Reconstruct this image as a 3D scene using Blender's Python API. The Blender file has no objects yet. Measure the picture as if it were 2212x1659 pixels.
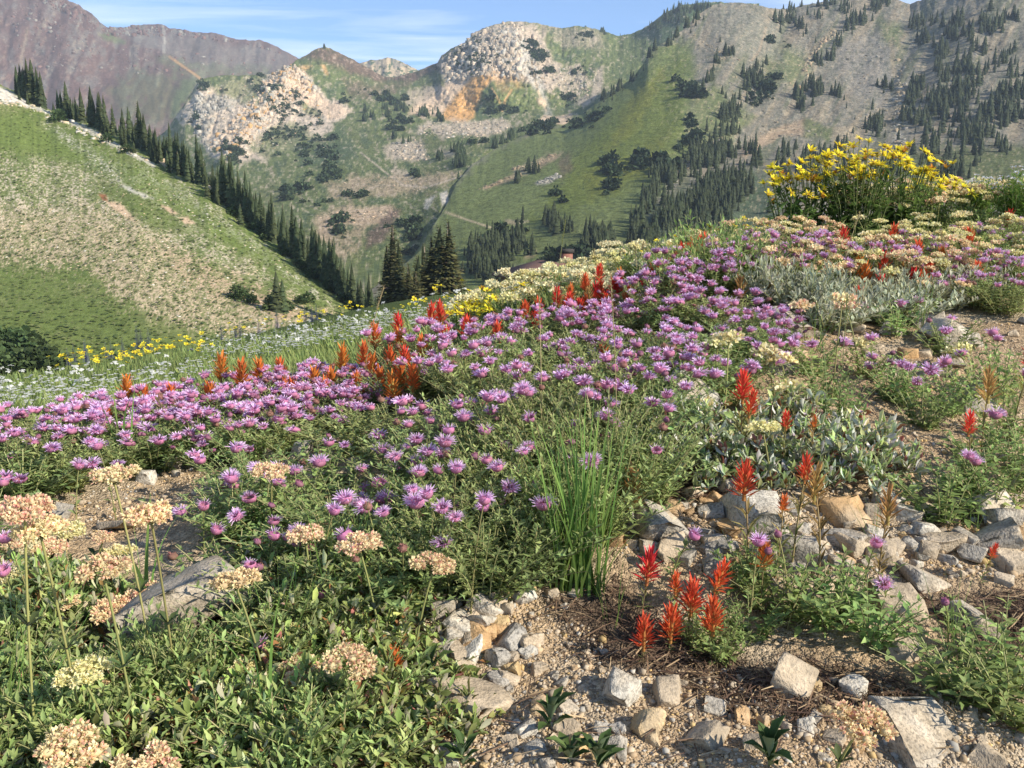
import bpy, math, random
import numpy as np
from mathutils import Vector, Matrix
from mathutils.bvhtree import BVHTree

random.seed(7)
rng = np.random.default_rng(7)
SC = bpy.context.scene
COL = SC.collection

# ------------------------------------------------------------------ camera, sky, sun, exposure
FPX, UC, VC = 1915.0, 1106.0, 829.5            # focal length and centre of a 2212 x 1659 picture
PITCH = math.atan(379.5 / FPX)                 # camera looks this far below the horizon
cam_d = bpy.data.cameras.new('camera')
cam = bpy.data.objects.new('camera', cam_d)
COL.objects.link(cam)
cam_d.sensor_width = 36.0
cam_d.lens = 36.0 * FPX / 2212.0
cam_d.clip_start = 0.05
cam_d.clip_end = 30000
cam.location = (0, 0, 0)
cam.rotation_euler = (math.pi / 2 - PITCH, 0, 0)
SC.camera = cam

SUN = Vector((0.79, -0.43, 0.56)).normalized()
world = bpy.data.worlds.new('World')
SC.world = world
world.use_nodes = True
nt = world.node_tree
nt.nodes.clear()
def N(nt, typ, **kw):
    n = nt.nodes.new(typ)
    for k, v in kw.items():
        if k.startswith('in_'):
            key = k[3:]
            n.inputs[int(key) if key.isdigit() else key.replace('_', ' ')].default_value = v
        else:
            setattr(n, k, v)
    return n
def L(nt, a, ao, b, bi):
    nt.links.new(a.outputs[ao], b.inputs[bi])
out = N(nt, 'ShaderNodeOutputWorld')
bg = N(nt, 'ShaderNodeBackground', in_Strength=0.118)
sky = N(nt, 'ShaderNodeTexSky', sky_type='NISHITA', sun_disc=False, sun_elevation=math.asin(SUN.z),
        sun_rotation=math.atan2(SUN.x, SUN.y), altitude=1500, air_density=0.85, dust_density=0.05, ozone_density=2.6)
# thin streaks of high cloud, laid on a plane far above the ground
tc = N(nt, 'ShaderNodeTexCoord')
sep = N(nt, 'ShaderNodeSeparateXYZ')
L(nt, tc, 'Generated', sep, 0)
zc = N(nt, 'ShaderNodeMath', operation='MAXIMUM', in_1=0.02); L(nt, sep, 'Z', zc, 0)
dx = N(nt, 'ShaderNodeMath', operation='DIVIDE'); L(nt, sep, 'X', dx, 0); L(nt, zc, 0, dx, 1)
dy = N(nt, 'ShaderNodeMath', operation='DIVIDE'); L(nt, sep, 'Y', dy, 0); L(nt, zc, 0, dy, 1)
cmb = N(nt, 'ShaderNodeCombineXYZ'); L(nt, dx, 0, cmb, 0); L(nt, dy, 0, cmb, 1)
mp = N(nt, 'ShaderNodeMapping'); mp.inputs['Scale'].default_value = (0.55, 1.5, 1); mp.inputs['Rotation'].default_value = (0, 0, math.radians(8))
mp.inputs['Location'].default_value = (0.35, 1.9, 0.0)
L(nt, cmb, 0, mp, 'Vector')
cn = N(nt, 'ShaderNodeTexNoise', in_Scale=0.9, in_Detail=7.0, in_Roughness=0.62, in_Distortion=0.5); L(nt, mp, 0, cn, 'Vector')
cr = N(nt, 'ShaderNodeMapRange', in_1=0.47, in_2=0.74, in_3=0.0, in_4=0.66); cr.clamp = True; L(nt, cn, 'Fac', cr, 0)
gain = N(nt, 'ShaderNodeMixRGB', blend_type='MULTIPLY', in_0=1.0, in_2=(0.84, 1.0, 1.14, 1)); L(nt, sky, 0, gain, 1)
cm = N(nt, 'ShaderNodeMixRGB', in_2=(6.6, 7.1, 7.8, 1)); L(nt, cr, 0, cm, 0); L(nt, gain, 0, cm, 1)
L(nt, cm, 0, bg, 'Color'); L(nt, bg, 0, out, 'Surface')

sd = bpy.data.lights.new('sun', 'SUN')
sd.energy = 4.9
sd.angle = math.radians(0.53)
sd.color = (1.0, 0.93, 0.81)
sun = bpy.data.objects.new('sun', sd)
sun.rotation_euler = SUN.to_track_quat('Z', 'Y').to_euler()
sun.location = (30, -20, 40)
COL.objects.link(sun)

SC.view_settings.view_transform = 'Standard'
SC.view_settings.look = 'None'
SC.view_settings.exposure = 0.70
SC.view_settings.gamma = 1.0
SC.view_settings.use_curve_mapping = False
SC.cycles.max_bounces = 6
SC.cycles.diffuse_bounces = 3
SC.cycles.glossy_bounces = 1
SC.cycles.transmission_bounces = 3
SC.cycles.volume_bounces = 0
SC.cycles.use_denoising = True
SC.cycles.caustics_reflective = False
SC.cycles.caustics_refractive = False
SC.cycles.sample_clamp_indirect = 4.0

# ------------------------------------------------------------------ helpers
CP, SP = math.cos(PITCH), math.sin(PITCH)
def ray(u, v):
    a = (np.asarray(u, float) - UC) / FPX
    b = -(np.asarray(v, float) - VC) / FPX
    return np.stack([a, CP + b * SP, -SP + b * CP], -1)
def at(u, v, Y):
    """the point at horizontal distance Y that is seen at picture position (u, v)"""
    d = ray(u, v)
    return d * (np.asarray(Y, float) / d[..., 1])[..., None]
def proj(P):
    P = np.asarray(P, float)
    f = P[..., 1] * CP - P[..., 2] * SP
    g = P[..., 1] * SP + P[..., 2] * CP
    return UC + FPX * P[..., 0] / f, VC - FPX * g / f

def srgb(r, g, b):
    c = np.array([r, g, b]) / 255.0
    return np.where(c <= 0.04045, c / 12.92, ((c + 0.055) / 1.055) ** 2.4)

def _h(ix, iy, iz, s):
    n = ix * 127.1 + iy * 311.7 + iz * 74.7 + s * 53.3
    x = np.sin(n) * 43758.5453
    return x - np.floor(x)
def vnoise(p, s=0):
    p = np.asarray(p, float)
    i = np.floor(p); f = p - i; w = f * f * (3 - 2 * f)
    r = 0
    for a in (0, 1):
        for b in (0, 1):
            for c in (0, 1):
                r = r + _h(i[:, 0] + a, i[:, 1] + b, i[:, 2] + c, s) * \
                    (w[:, 0] if a else 1 - w[:, 0]) * (w[:, 1] if b else 1 - w[:, 1]) * (w[:, 2] if c else 1 - w[:, 2])
    return r
def fbm(p, o=4, s=0, g=0.5):
    p = np.asarray(p, float); a = 1.0; t = 0; r = 0
    for k in range(o):
        r = r + a * vnoise(p * 2.03 ** k + 17.3 * k, s + k); t += a; a *= g
    return r / t
def ridged(p, o=4, s=0):
    p = np.asarray(p, float); a = 1.0; t = 0; r = 0
    for k in range(o):
        r = r + a * (1 - np.abs(2 * vnoise(p * 2.03 ** k + 9.1 * k, s + k) - 1)); t += a; a *= 0.5
    return r / t
def P3(a, b, c=None):
    a = np.asarray(a, float)
    return np.stack([a, np.asarray(b, float), np.zeros_like(a) if c is None else np.asarray(c, float)], -1)
def sstep(a, b, x):
    t = np.clip((x - a) / (b - a), 0, 1)
    return t * t * (3 - 2 * t)

def poly_sd(P, poly):
    """signed distance to a polygon, positive inside"""
    poly = np.asarray(poly, float)
    x, y = P[:, 0], P[:, 1]
    ins = np.zeros(len(x), bool); d2 = np.full(len(x), 1e18)
    for i in range(len(poly)):
        ax, ay = poly[i]; bx, by = poly[(i + 1) % len(poly)]
        ex, ey = bx - ax, by - ay
        t = np.clip(((x - ax) * ex + (y - ay) * ey) / max(ex * ex + ey * ey, 1e-9), 0, 1)
        d2 = np.minimum(d2, (x - ax - t * ex) ** 2 + (y - ay - t * ey) ** 2)
        c = (ay > y) != (by > y)
        with np.errstate(divide='ignore', invalid='ignore'):
            xi = ax + (y - ay) * ex / (ey if ey != 0 else 1e-9)
        ins ^= c & (x < xi)
    d = np.sqrt(d2)
    return np.where(ins, d, -d)
def line_d(P, line):
    line = np.asarray(line, float)
    d2 = np.full(len(P), 1e18)
    for (ax, ay), (bx, by) in zip(line[:-1], line[1:]):
        ex, ey = bx - ax, by - ay
        t = np.clip(((P[:, 0] - ax) * ex + (P[:, 1] - ay) * ey) / max(ex * ex + ey * ey, 1e-9), 0, 1)
        d2 = np.minimum(d2, (P[:, 0] - ax - t * ex) ** 2 + (P[:, 1] - ay - t * ey) ** 2)
    return np.sqrt(d2)

def build_mesh(name, V, Q=None, T=None, C=None, smooth=False, mat=None):
    V = np.asarray(V, np.float32)
    Q = np.zeros((0, 4), np.int32) if Q is None or len(Q) == 0 else np.asarray(Q, np.int32)
    T = np.zeros((0, 3), np.int32) if T is None or len(T) == 0 else np.asarray(T, np.int32)
    me = bpy.data.meshes.new(name)
    me.vertices.add(len(V)); me.vertices.foreach_set('co', V.ravel())
    nl = Q.size + T.size
    me.loops.add(nl)
    me.loops.foreach_set('vertex_index', np.concatenate([Q.ravel(), T.ravel()]))
    me.polygons.add(len(Q) + len(T))
    st = np.concatenate([np.arange(len(Q)) * 4, Q.size + np.arange(len(T)) * 3]).astype(np.int32)
    me.polygons.foreach_set('loop_start', st)
    if smooth:
        me.polygons.foreach_set('use_smooth', np.ones(len(Q) + len(T), bool))
    if C is not None:
        a = me.color_attributes.new('Col', 'FLOAT_COLOR', 'POINT')
        C = np.asarray(C, np.float32)
        a.data.foreach_set('color', np.concatenate([C, np.ones((len(C), 1), np.float32)], 1).ravel())
    me.update(calc_edges=True)
    if mat is not None:
        me.materials.append(mat)
    return me

class Geo:
    """collects vertices, faces and vertex colours of ONE mesh"""
    def __init__(s): s.V = []; s.Q = []; s.T = []; s.C = []; s.n = 0
    def add(s, V, Q=None, T=None, C=(1, 1, 1)):
        V = np.asarray(V, float).reshape(-1, 3)
        C = np.asarray(C, float)
        if C.ndim == 1: C = np.tile(C, (len(V), 1))
        if Q is not None and len(Q): s.Q.append(np.asarray(Q) + s.n)
        if T is not None and len(T): s.T.append(np.asarray(T) + s.n)
        s.V.append(V); s.C.append(C); s.n += len(V)
    def inst(s, tmpl, R, pos, tint=None, scale=None):
        """many copies of a template (V,Q,T,C): R (n,3,3), pos (n,3), tint (n,3) multiplies colour"""
        V, Q, T, C = tmpl
        n = len(pos); m = len(V)
        if n == 0: return
        W = np.einsum('nij,mj->nmi', R, V)
        if scale is not None: W = W * np.asarray(scale)[:, None, None]
        W = W + pos[:, None, :]
        CC = np.broadcast_to(C, (n, m, 3))
        if tint is not None: CC = CC * tint[:, None, :]
        off = (np.arange(n) * m)[:, None, None]
        s.add(W.reshape(-1, 3), None if Q is None else (np.asarray(Q)[None] + off).reshape(-1, 4),
              None if T is None else (np.asarray(T)[None] + off).reshape(-1, 3), CC.reshape(-1, 3))
    def arrays(s):
        return (np.concatenate(s.V), np.concatenate(s.Q) if s.Q else None, np.concatenate(s.T) if s.T else None, np.concatenate(s.C))
    def mesh(s, name, mat=None, smooth=False):
        V, Q, T, C = s.arrays()
        return build_mesh(name, V, Q, T, C, smooth, mat)

def frames(d, up=None, twist=None):
    """rotation matrices (n,3,3) whose X axis is d and whose Z axis leans to up"""
    d = np.asarray(d, float); d = d / np.maximum(np.linalg.norm(d, axis=1, keepdims=True), 1e-9)
    up = np.tile(np.array([0, 0, 1.0]), (len(d), 1)) if up is None else np.asarray(up, float)
    y = np.cross(up, d); ln = np.linalg.norm(y, axis=1, keepdims=True)
    y = np.where(ln < 1e-4, np.array([[0, 1.0, 0]]), y / np.maximum(ln, 1e-9))
    z = np.cross(d, y)
    if twist is not None:
        c, s_ = np.cos(twist)[:, None], np.sin(twist)[:, None]
        y, z = y * c + z * s_, z * c - y * s_
    return np.stack([d, y, z], 2)
def yaw(a):
    a = np.asarray(a, float); c, s_ = np.cos(a), np.sin(a); o = np.zeros_like(a); i = np.ones_like(a)
    return np.stack([np.stack([c, -s_, o], -1), np.stack([s_, c, o], -1), np.stack([o, o, i], -1)], -2)
def ribbon(pts, w, cross=None):
    """a flat tapering strip along pts; returns V,Q"""
    pts = np.asarray(pts, float); k = len(pts)
    d = np.gradient(pts, axis=0)
    c = np.cross(d, np.array([0, 0, 1.0]) if cross is None else np.asarray(cross, float))
    c = c / np.maximum(np.linalg.norm(c, axis=1, keepdims=True), 1e-6)
    w = np.asarray(w, float).reshape(-1, 1)
    V = np.concatenate([pts - c * w / 2, pts + c * w / 2])
    Q = [[i, i + 1, k + i + 1, k + i] for i in range(k - 1)]
    return V, Q
def tube(pts, r, n=5):
    pts = np.asarray(pts, float); k = len(pts)
    d = np.gradient(pts, axis=0); d /= np.maximum(np.linalg.norm(d, axis=1, keepdims=True), 1e-9)
    ref = np.where(np.abs(d[:, 2:3]) > 0.9, np.array([[1.0, 0, 0]]), np.array([[0, 0, 1.0]]))
    a = np.cross(ref, d); a /= np.maximum(np.linalg.norm(a, axis=1, keepdims=True), 1e-9)
    b = np.cross(d, a)
    th = np.arange(n) / n * 2 * math.pi
    r = np.broadcast_to(np.asarray(r, float), (k,))
    V = (pts[:, None] + r[:, None, None] * (np.cos(th)[None, :, None] * a[:, None] + np.sin(th)[None, :, None] * b[:, None])).reshape(-1, 3)
    Q = [[i * n + j, i * n + (j + 1) % n, (i + 1) * n + (j + 1) % n, (i + 1) * n + j] for i in range(k - 1) for j in range(n)]
    return V, Q

# ------------------------------------------------------------------ objects
def tag(o, label=None, cat=None, group=None, kind=None):
    if label: o['label'] = label
    if cat: o['category'] = cat
    if group: o['group'] = group
    if kind: o['kind'] = kind
    return o
def link(name, data, parent=None, loc=(0, 0, 0), rot=None, scale=None, mat4=None, color=None, kind=None):
    o = bpy.data.objects.new(name, data)
    COL.objects.link(o)
    if parent is not None: o.parent = parent
    if mat4 is not None: o.matrix_basis = mat4
    else:
        o.location = loc
        if rot is not None: o.rotation_euler = rot
        if scale is not None: o.scale = (scale, scale, scale) if np.isscalar(scale) else scale
    if color is not None: o.color = (*color, 1.0)
    if kind: o['kind'] = kind
    return o
def dir_mat(p, d, s=1.0, spin=0.0, sz=None):
    q = Vector(d).to_track_quat('Z', 'Y').to_matrix().to_4x4()
    return Matrix.Translation(Vector(p)) @ q @ Matrix.Rotation(spin, 4, 'Z') @ Matrix.Diagonal((s, s, sz or s, 1))

# ------------------------------------------------------------------ materials
def mat_base(name):
    m = bpy.data.materials.new(name); m.use_nodes = True
    nt = m.node_tree; nt.nodes.clear()
    o = N(nt, 'ShaderNodeOutputMaterial')
    return m, nt, o
def mat_plant(name, rough=0.55, trans=0.25, spec=0.3, hue=0.02, val=0.25):
    m, nt, o = mat_base(name)
    a = N(nt, 'ShaderNodeAttribute', attribute_name='Col')
    oi = N(nt, 'ShaderNodeObjectInfo')
    h = N(nt, 'ShaderNodeMapRange', in_1=0.0, in_2=1.0, in_3=0.5 - hue, in_4=0.5 + hue); L(nt, oi, 'Random', h, 0)
    v = N(nt, 'ShaderNodeMapRange', in_1=0.0, in_2=1.0, in_3=1 - val, in_4=1 + val)
    wn = N(nt, 'ShaderNodeTexWhiteNoise', noise_dimensions='1D'); L(nt, oi, 'Random', wn, 'W'); L(nt, wn, 'Value', v, 0)
    hs = N(nt, 'ShaderNodeHueSaturation'); L(nt, h, 0, hs, 'Hue'); L(nt, v, 0, hs, 'Value'); L(nt, a, 'Color', hs, 'Color')
    p = N(nt, 'ShaderNodeBsdfPrincipled'); p.inputs['Roughness'].default_value = rough
    p.inputs['Specular IOR Level'].default_value = spec
    L(nt, hs, 0, p, 'Base Color')
    if trans > 0:
        t = N(nt, 'ShaderNodeBsdfTranslucent'); L(nt, hs, 0, t, 'Color')
        mx = N(nt, 'ShaderNodeMixShader', in_0=trans); L(nt, p, 0, mx, 1); L(nt, t, 0, mx, 2); L(nt, mx, 0, o, 0)
    else:
        L(nt, p, 0, o, 0)
    return m
def mat_terrain(name, scale, bump, dist, var=0.35, detail=5.0):
    m, nt, o = mat_base(name)
    a = N(nt, 'ShaderNodeAttribute', attribute_name='Col')
    tcn = N(nt, 'ShaderNodeTexCoord')
    n1 = N(nt, 'ShaderNodeTexNoise', in_Scale=scale, in_Detail=detail, in_Roughness=0.7); L(nt, tcn, 'Object', n1, 'Vector')
    r = N(nt, 'ShaderNodeMapRange', in_1=0.25, in_2=0.75, in_3=1 - var, in_4=1 + var); L(nt, n1, 'Fac', r, 0)
    mx = N(nt, 'ShaderNodeMixRGB', blend_type='MULTIPLY', in_0=1.0); L(nt, a, 'Color', mx, 1); L(nt, r, 0, mx, 2)
    p = N(nt, 'ShaderNodeBsdfPrincipled'); p.inputs['Roughness'].default_value = 0.95; p.inputs['Specular IOR Level'].default_value = 0.1
    L(nt, mx, 0, p, 'Base Color')
    b = N(nt, 'ShaderNodeBump', in_Strength=bump, in_Distance=dist); L(nt, n1, 'Fac', b, 'Height'); L(nt, b, 0, p, 'Normal')
    L(nt, p, 0, o, 0)
    return m
def mat_soil():
    m, nt, o = mat_base('soil')
    a = N(nt, 'ShaderNodeAttribute', attribute_name='Col')
    tcn = N(nt, 'ShaderNodeTexCoord')
    n0 = N(nt, 'ShaderNodeTexNoise', in_Scale=14.0, in_Detail=6.0, in_Roughness=0.65); L(nt, tcn, 'Object', n0, 'Vector')
    v1 = N(nt, 'ShaderNodeTexVoronoi', in_Scale=95.0); L(nt, tcn, 'Object', v1, 'Vector')
    v2 = N(nt, 'ShaderNodeTexVoronoi', in_Scale=260.0); L(nt, tcn, 'Object', v2, 'Vector')
    sc_ = N(nt, 'ShaderNodeSeparateColor'); L(nt, v1, 'Color', sc_, 0)
    s2 = N(nt, 'ShaderNodeSeparateColor'); L(nt, v2, 'Color', s2, 0)
    r1 = N(nt, 'ShaderNodeMapRange', in_1=0.0, in_2=1.0, in_3=0.72, in_4=1.28); L(nt, sc_, 0, r1, 0)
    r2 = N(nt, 'ShaderNodeMapRange', in_1=0.0, in_2=1.0, in_3=0.72, in_4=1.25); L(nt, s2, 1, r2, 0)
    r0 = N(nt, 'ShaderNodeMapRange', in_1=0.3, in_2=0.7, in_3=0.75, in_4=1.2); L(nt, n0, 'Fac', r0, 0)
    q1 = N(nt, 'ShaderNodeMath', operation='MULTIPLY'); L(nt, r1, 0, q1, 0); L(nt, r2, 0, q1, 1)
    q2 = N(nt, 'ShaderNodeMath', operation='MULTIPLY'); L(nt, q1, 0, q2, 0); L(nt, r0, 0, q2, 1)
    mx = N(nt, 'ShaderNodeMixRGB', blend_type='MULTIPLY', in_0=1.0); L(nt, a, 'Color', mx, 1); L(nt, q2, 0, mx, 2)
    p = N(nt, 'ShaderNodeBsdfPrincipled'); p.inputs['Roughness'].default_value = 0.95; p.inputs['Specular IOR Level'].default_value = 0.1
    L(nt, mx, 0, p, 'Base Color')
    i1 = N(nt, 'ShaderNodeMath', operation='MULTIPLY', in_1=-1.0); L(nt, v1, 'Distance', i1, 0)
    i2 = N(nt, 'ShaderNodeMath', operation='MULTIPLY_ADD', in_1=-0.5); L(nt, v2, 'Distance', i2, 0); L(nt, i1, 0, i2, 2)
    i3 = N(nt, 'ShaderNodeMath', operation='MULTIPLY_ADD', in_1=1.5); L(nt, n0, 'Fac', i3, 0); L(nt, i2, 0, i3, 2)
    b = N(nt, 'ShaderNodeBump', in_Strength=0.9, in_Distance=0.008); L(nt, i3, 0, b, 'Height'); L(nt, b, 0, p, 'Normal')
    L(nt, p, 0, o, 0)
    return m
def mat_rock():
    """granite: pale ground with dark specks; the object's own colour tints it"""
    m, nt, o = mat_base('granite')
    oi = N(nt, 'ShaderNodeObjectInfo')
    tcn = N(nt, 'ShaderNodeTexCoord'); gm = N(nt, 'ShaderNodeNewGeometry')
    n1 = N(nt, 'ShaderNodeTexNoise', in_Scale=170.0, in_Detail=3.0, in_Roughness=0.6); L(nt, gm, 'Position', n1, 'Vector')
    n2 = N(nt, 'ShaderNodeTexNoise', in_Scale=22.0, in_Detail=5.0, in_Roughness=0.65); L(nt, gm, 'Position', n2, 'Vector')
    sp = N(nt, 'ShaderNodeMapRange', in_1=0.38, in_2=0.52, in_3=0.48, in_4=1.0); L(nt, n1, 'Fac', sp, 0)
    # specks fade on the brown, weathered stones (saturated tint)
    sv = N(nt, 'ShaderNodeSeparateColor', mode='HSV'); L(nt, oi, 'Color', sv, 0)
    k = N(nt, 'ShaderNodeMapRange', in_1=0.12, in_2=0.5, in_3=1.0, in_4=0.25); L(nt, sv, 1, k, 0)
    m1 = N(nt, 'ShaderNodeMixRGB', in_1=(1, 1, 1, 1)); L(nt, k, 0, m1, 0); L(nt, sp, 0, m1, 2)
    r2 = N(nt, 'ShaderNodeMapRange', in_1=0.3, in_2=0.7, in_3=0.6, in_4=1.3); L(nt, n2, 'Fac', r2, 0)
    m2 = N(nt, 'ShaderNodeMixRGB', blend_type='MULTIPLY', in_0=1.0); L(nt, m1, 0, m2, 1); L(nt, r2, 0, m2, 2)
    st = N(nt, 'ShaderNodeTexNoise', in_Scale=9.0, in_Detail=4.0, in_Roughness=0.6); L(nt, gm, 'Position', st, 'Vector')
    sr = N(nt, 'ShaderNodeMapRange', in_1=0.46, in_2=0.64, in_3=0.25, in_4=0.8); L(nt, st, 'Fac', sr, 0)
    stn = N(nt, 'ShaderNodeMixRGB', in_2=(0.42, 0.33, 0.22, 1)); L(nt, sr, 0, stn, 0); L(nt, oi, 'Color', stn, 1)
    m3 = N(nt, 'ShaderNodeMixRGB', blend_type='MULTIPLY', in_0=1.0); L(nt, m2, 0, m3, 1); L(nt, stn, 0, m3, 2)
    p = N(nt, 'ShaderNodeBsdfPrincipled'); p.inputs['Roughness'].default_value = 0.85; p.inputs['Specular IOR Level'].default_value = 0.25
    L(nt, m3, 0, p, 'Base Color')
    ad = N(nt, 'ShaderNodeMath', operation='MULTIPLY_ADD', in_1=0.35); L(nt, n1, 'Fac', ad, 0); L(nt, n2, 'Fac', ad, 2)
    b = N(nt, 'ShaderNodeBump', in_Strength=0.8, in_Distance=0.012); L(nt, ad, 0, b, 'Height'); L(nt, b, 0, p, 'Normal')
    L(nt, p, 0, o, 0)
    return m
def mat_flat(name, rough=0.9):
    m, nt, o = mat_base(name)
    a = N(nt, 'ShaderNodeAttribute', attribute_name='Col')
    p = N(nt, 'ShaderNodeBsdfPrincipled'); p.inputs['Roughness'].default_value = rough; p.inputs['Specular IOR Level'].default_value = 0.2
    tcn = N(nt, 'ShaderNodeTexCoord')
    n1 = N(nt, 'ShaderNodeTexNoise', in_Scale=6.0, in_Detail=4.0); L(nt, tcn, 'Object', n1, 'Vector')
    r = N(nt, 'ShaderNodeMapRange', in_1=0.3, in_2=0.7, in_3=0.8, in_4=1.2); L(nt, n1, 'Fac', r, 0)
    mx = N(nt, 'ShaderNodeMixRGB', blend_type='MULTIPLY', in_0=1.0); L(nt, a, 'Color', mx, 1); L(nt, r, 0, mx, 2)
    L(nt, mx, 0, p, 'Base Color'); L(nt, p, 0, o, 0)
    return m
M_LEAF = mat_plant('leaf', 0.62, 0.44, 0.2)
M_PETAL = mat_plant('petal', 0.6, 0.35, 0.15, 0.012, 0.10)
M_STEM = mat_plant('stem', 0.6, 0.0, 0.25)
M_NEEDLE = mat_plant('needle', 0.75, 0.10, 0.15, 0.015, 0.22)
M_BARK = mat_plant('bark', 0.9, 0.0, 0.1, 0.01, 0.2)
M_HILL = mat_terrain('hill_grass_and_stone', 0.55, 0.6, 0.8, 0.38, 7.0)
M_FAR = mat_terrain('mountain_rock_and_grass', 0.16, 0.9, 5.0, 0.42, 8.0)
M_SOIL = mat_soil()
M_ROCK = mat_rock()
M_FLAT = mat_flat('litter')

# ------------------------------------------------------------------ mountains and hills
def ci(pts, u):
    pts = np.asarray(pts, float)
    return np.stack([np.interp(u, pts[:, 0], pts[:, k]) for k in range(1, pts.shape[1])], -1)

def terrain(name, u0, u1, nu, rails, rows, relief, paint, mat, jag=0.0, back=(0.25, 0.22), smooth_rows=3, label=None, smooth=False):
    """a slope built from rails (u, v, Y) running across it from its foot to its crest, then its far side"""
    u = np.linspace(u0, u1, nu)
    pts = []
    for k, rl in enumerate(rails):
        vy = ci(rl, u)
        v = vy[:, 0].copy()
        if k == len(rails) - 1 and jag:
            v += jag * (fbm(P3(u / 9.0, u * 0 + 3.1), 4, 11, 0.65) - 0.5) * 2
        pts.append(at(u, v, vy[:, 1]))
    grid = []
    for k in range(len(rails) - 1):
        t = np.linspace(0, 1, rows[k], endpoint=False)
        grid.append(pts[k][None] * (1 - t)[:, None, None] + pts[k + 1][None] * t[:, None, None])
    G = np.concatenate(grid + [pts[-1][None]], 0)
    H = G.copy()
    for _ in range(smooth_rows):
        H[1:-1] = 0.25 * H[:-2] + 0.5 * H[1:-1] + 0.25 * H[2:]
    G = H
    nr = G.shape[0]
    U, Vv = proj(G.reshape(-1, 3))
    rel = relief(U, Vv)
    G = G * (1 + rel.reshape(nr, nu, 1))
    ridge = G[-1]
    Yr = ridge[:, 1:2]
    bk = []
    for f in (0.15, 0.5, 1.0):
        b = ridge.copy(); b[:, 1:2] += Yr * back[0] * f; b[:, 0:1] += ridge[:, 0:1] * back[0] * f
        b[:, 2:3] -= Yr * back[1] * (f ** 1.2)
        bk.append(b[None])
    A = np.concatenate([G] + bk, 0)
    n = A.shape[0]
    V = A.reshape(-1, 3)
    i, j = np.meshgrid(np.arange(n - 1), np.arange(nu - 1), indexing='ij')
    a = (i * nu + j).ravel()
    Q = np.stack([a, a + 1, a + nu + 1, a + nu], 1)
    UV = np.stack([U, Vv], -1)
    UVb = np.tile(UV[-nu:], (3, 1))
    C = paint(np.concatenate([UV, UVb]), V)
    me = build_mesh(name, V, Q, None, np.clip(C, 0.005, 0.9), smooth, mat)
    o = link(name, me)
    tag(o, label, None, None, 'structure')
    bvh = BVHTree.FromPolygons([Vector(p) for p in V.tolist()], Q.tolist())
    return o, bvh

class Paint:
    def __init__(s, UV, V, base):
        s.P = UV; s.n1 = fbm(P3(UV[:, 0] / 14, UV[:, 1] / 14), 4, 3, 0.6); s.n2 = fbm(P3(UV[:, 0] / 45, UV[:, 1] / 45), 3, 5)
        s.n3 = fbm(P3(UV[:, 0] / 4.5, UV[:, 1] / 4.5), 3, 8, 0.7)
        s.C = np.tile(np.asarray(base, float), (len(UV), 1))
    def mix(s, m, c):
        m = np.clip(m, 0, 1)[:, None]
        s.C = s.C * (1 - m) + np.asarray(c) * m
    def poly(s, pts, c, soft=8, rag=18, amt=1.0, patch=0.0):
        pts = np.asarray(pts, float)
        lo = pts.min(0) - soft - rag - 2; hi = pts.max(0) + soft + rag + 2
        k = np.where((s.P[:, 0] > lo[0]) & (s.P[:, 0] < hi[0]) & (s.P[:, 1] > lo[1]) & (s.P[:, 1] < hi[1]))[0]
        if len(k) == 0: return
        d = poly_sd(s.P[k], pts) + (s.n1[k] - 0.5) * 2 * rag
        m = sstep(-soft, soft, d) * amt
        if patch: m = m * sstep(0.5 - patch * 0.5, 0.62 - patch * 0.35, 0.55 * s.n1[k] + 0.45 * s.n3[k])
        c = np.asarray(c)
        s.C[k] = s.C[k] * (1 - m[:, None]) + c * m[:, None]
    def line(s, pts, w, c, amt=1.0, rag=3):
        pts = np.asarray(pts, float)
        lo = pts.min(0) - w - rag - 2; hi = pts.max(0) + w + rag + 2
        k = np.where((s.P[:, 0] > lo[0]) & (s.P[:, 0] < hi[0]) & (s.P[:, 1] > lo[1]) & (s.P[:, 1] < hi[1]))[0]
        if len(k) == 0: return
        d = line_d(s.P[k], pts) + (s.n3[k] - 0.5) * 2 * rag
        m = (1 - sstep(w * 0.5, w * 1.1, d)) * amt
        s.C[k] = s.C[k] * (1 - m[:, None]) + np.asarray(c) * m[:, None]

# colours of the ground itself
G_GRASS = np.array([0.125, 0.162, 0.042]); G_LIGHT = np.array([0.185, 0.200, 0.072]); G_DARK = np.array([0.068, 0.098, 0.030])
STONE = np.array([0.50, 0.39, 0.25]); STONE_W = np.array([0.55, 0.50, 0.41]); OCHRE = np.array([0.50, 0.29, 0.12]); TAN = np.array([0.42, 0.30, 0.19])
RED = np.array([0.190, 0.112, 0.088]); GREYR = np.array([0.25, 0.225, 0.185]); BROWN = np.array([0.13, 0.085, 0.065])
FG_GRASS = np.array([0.150, 0.178, 0.062]); FG_DARK = np.array([0.045, 0.070, 0.035]); YEL = np.array([0.30, 0.26, 0.03])

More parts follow.
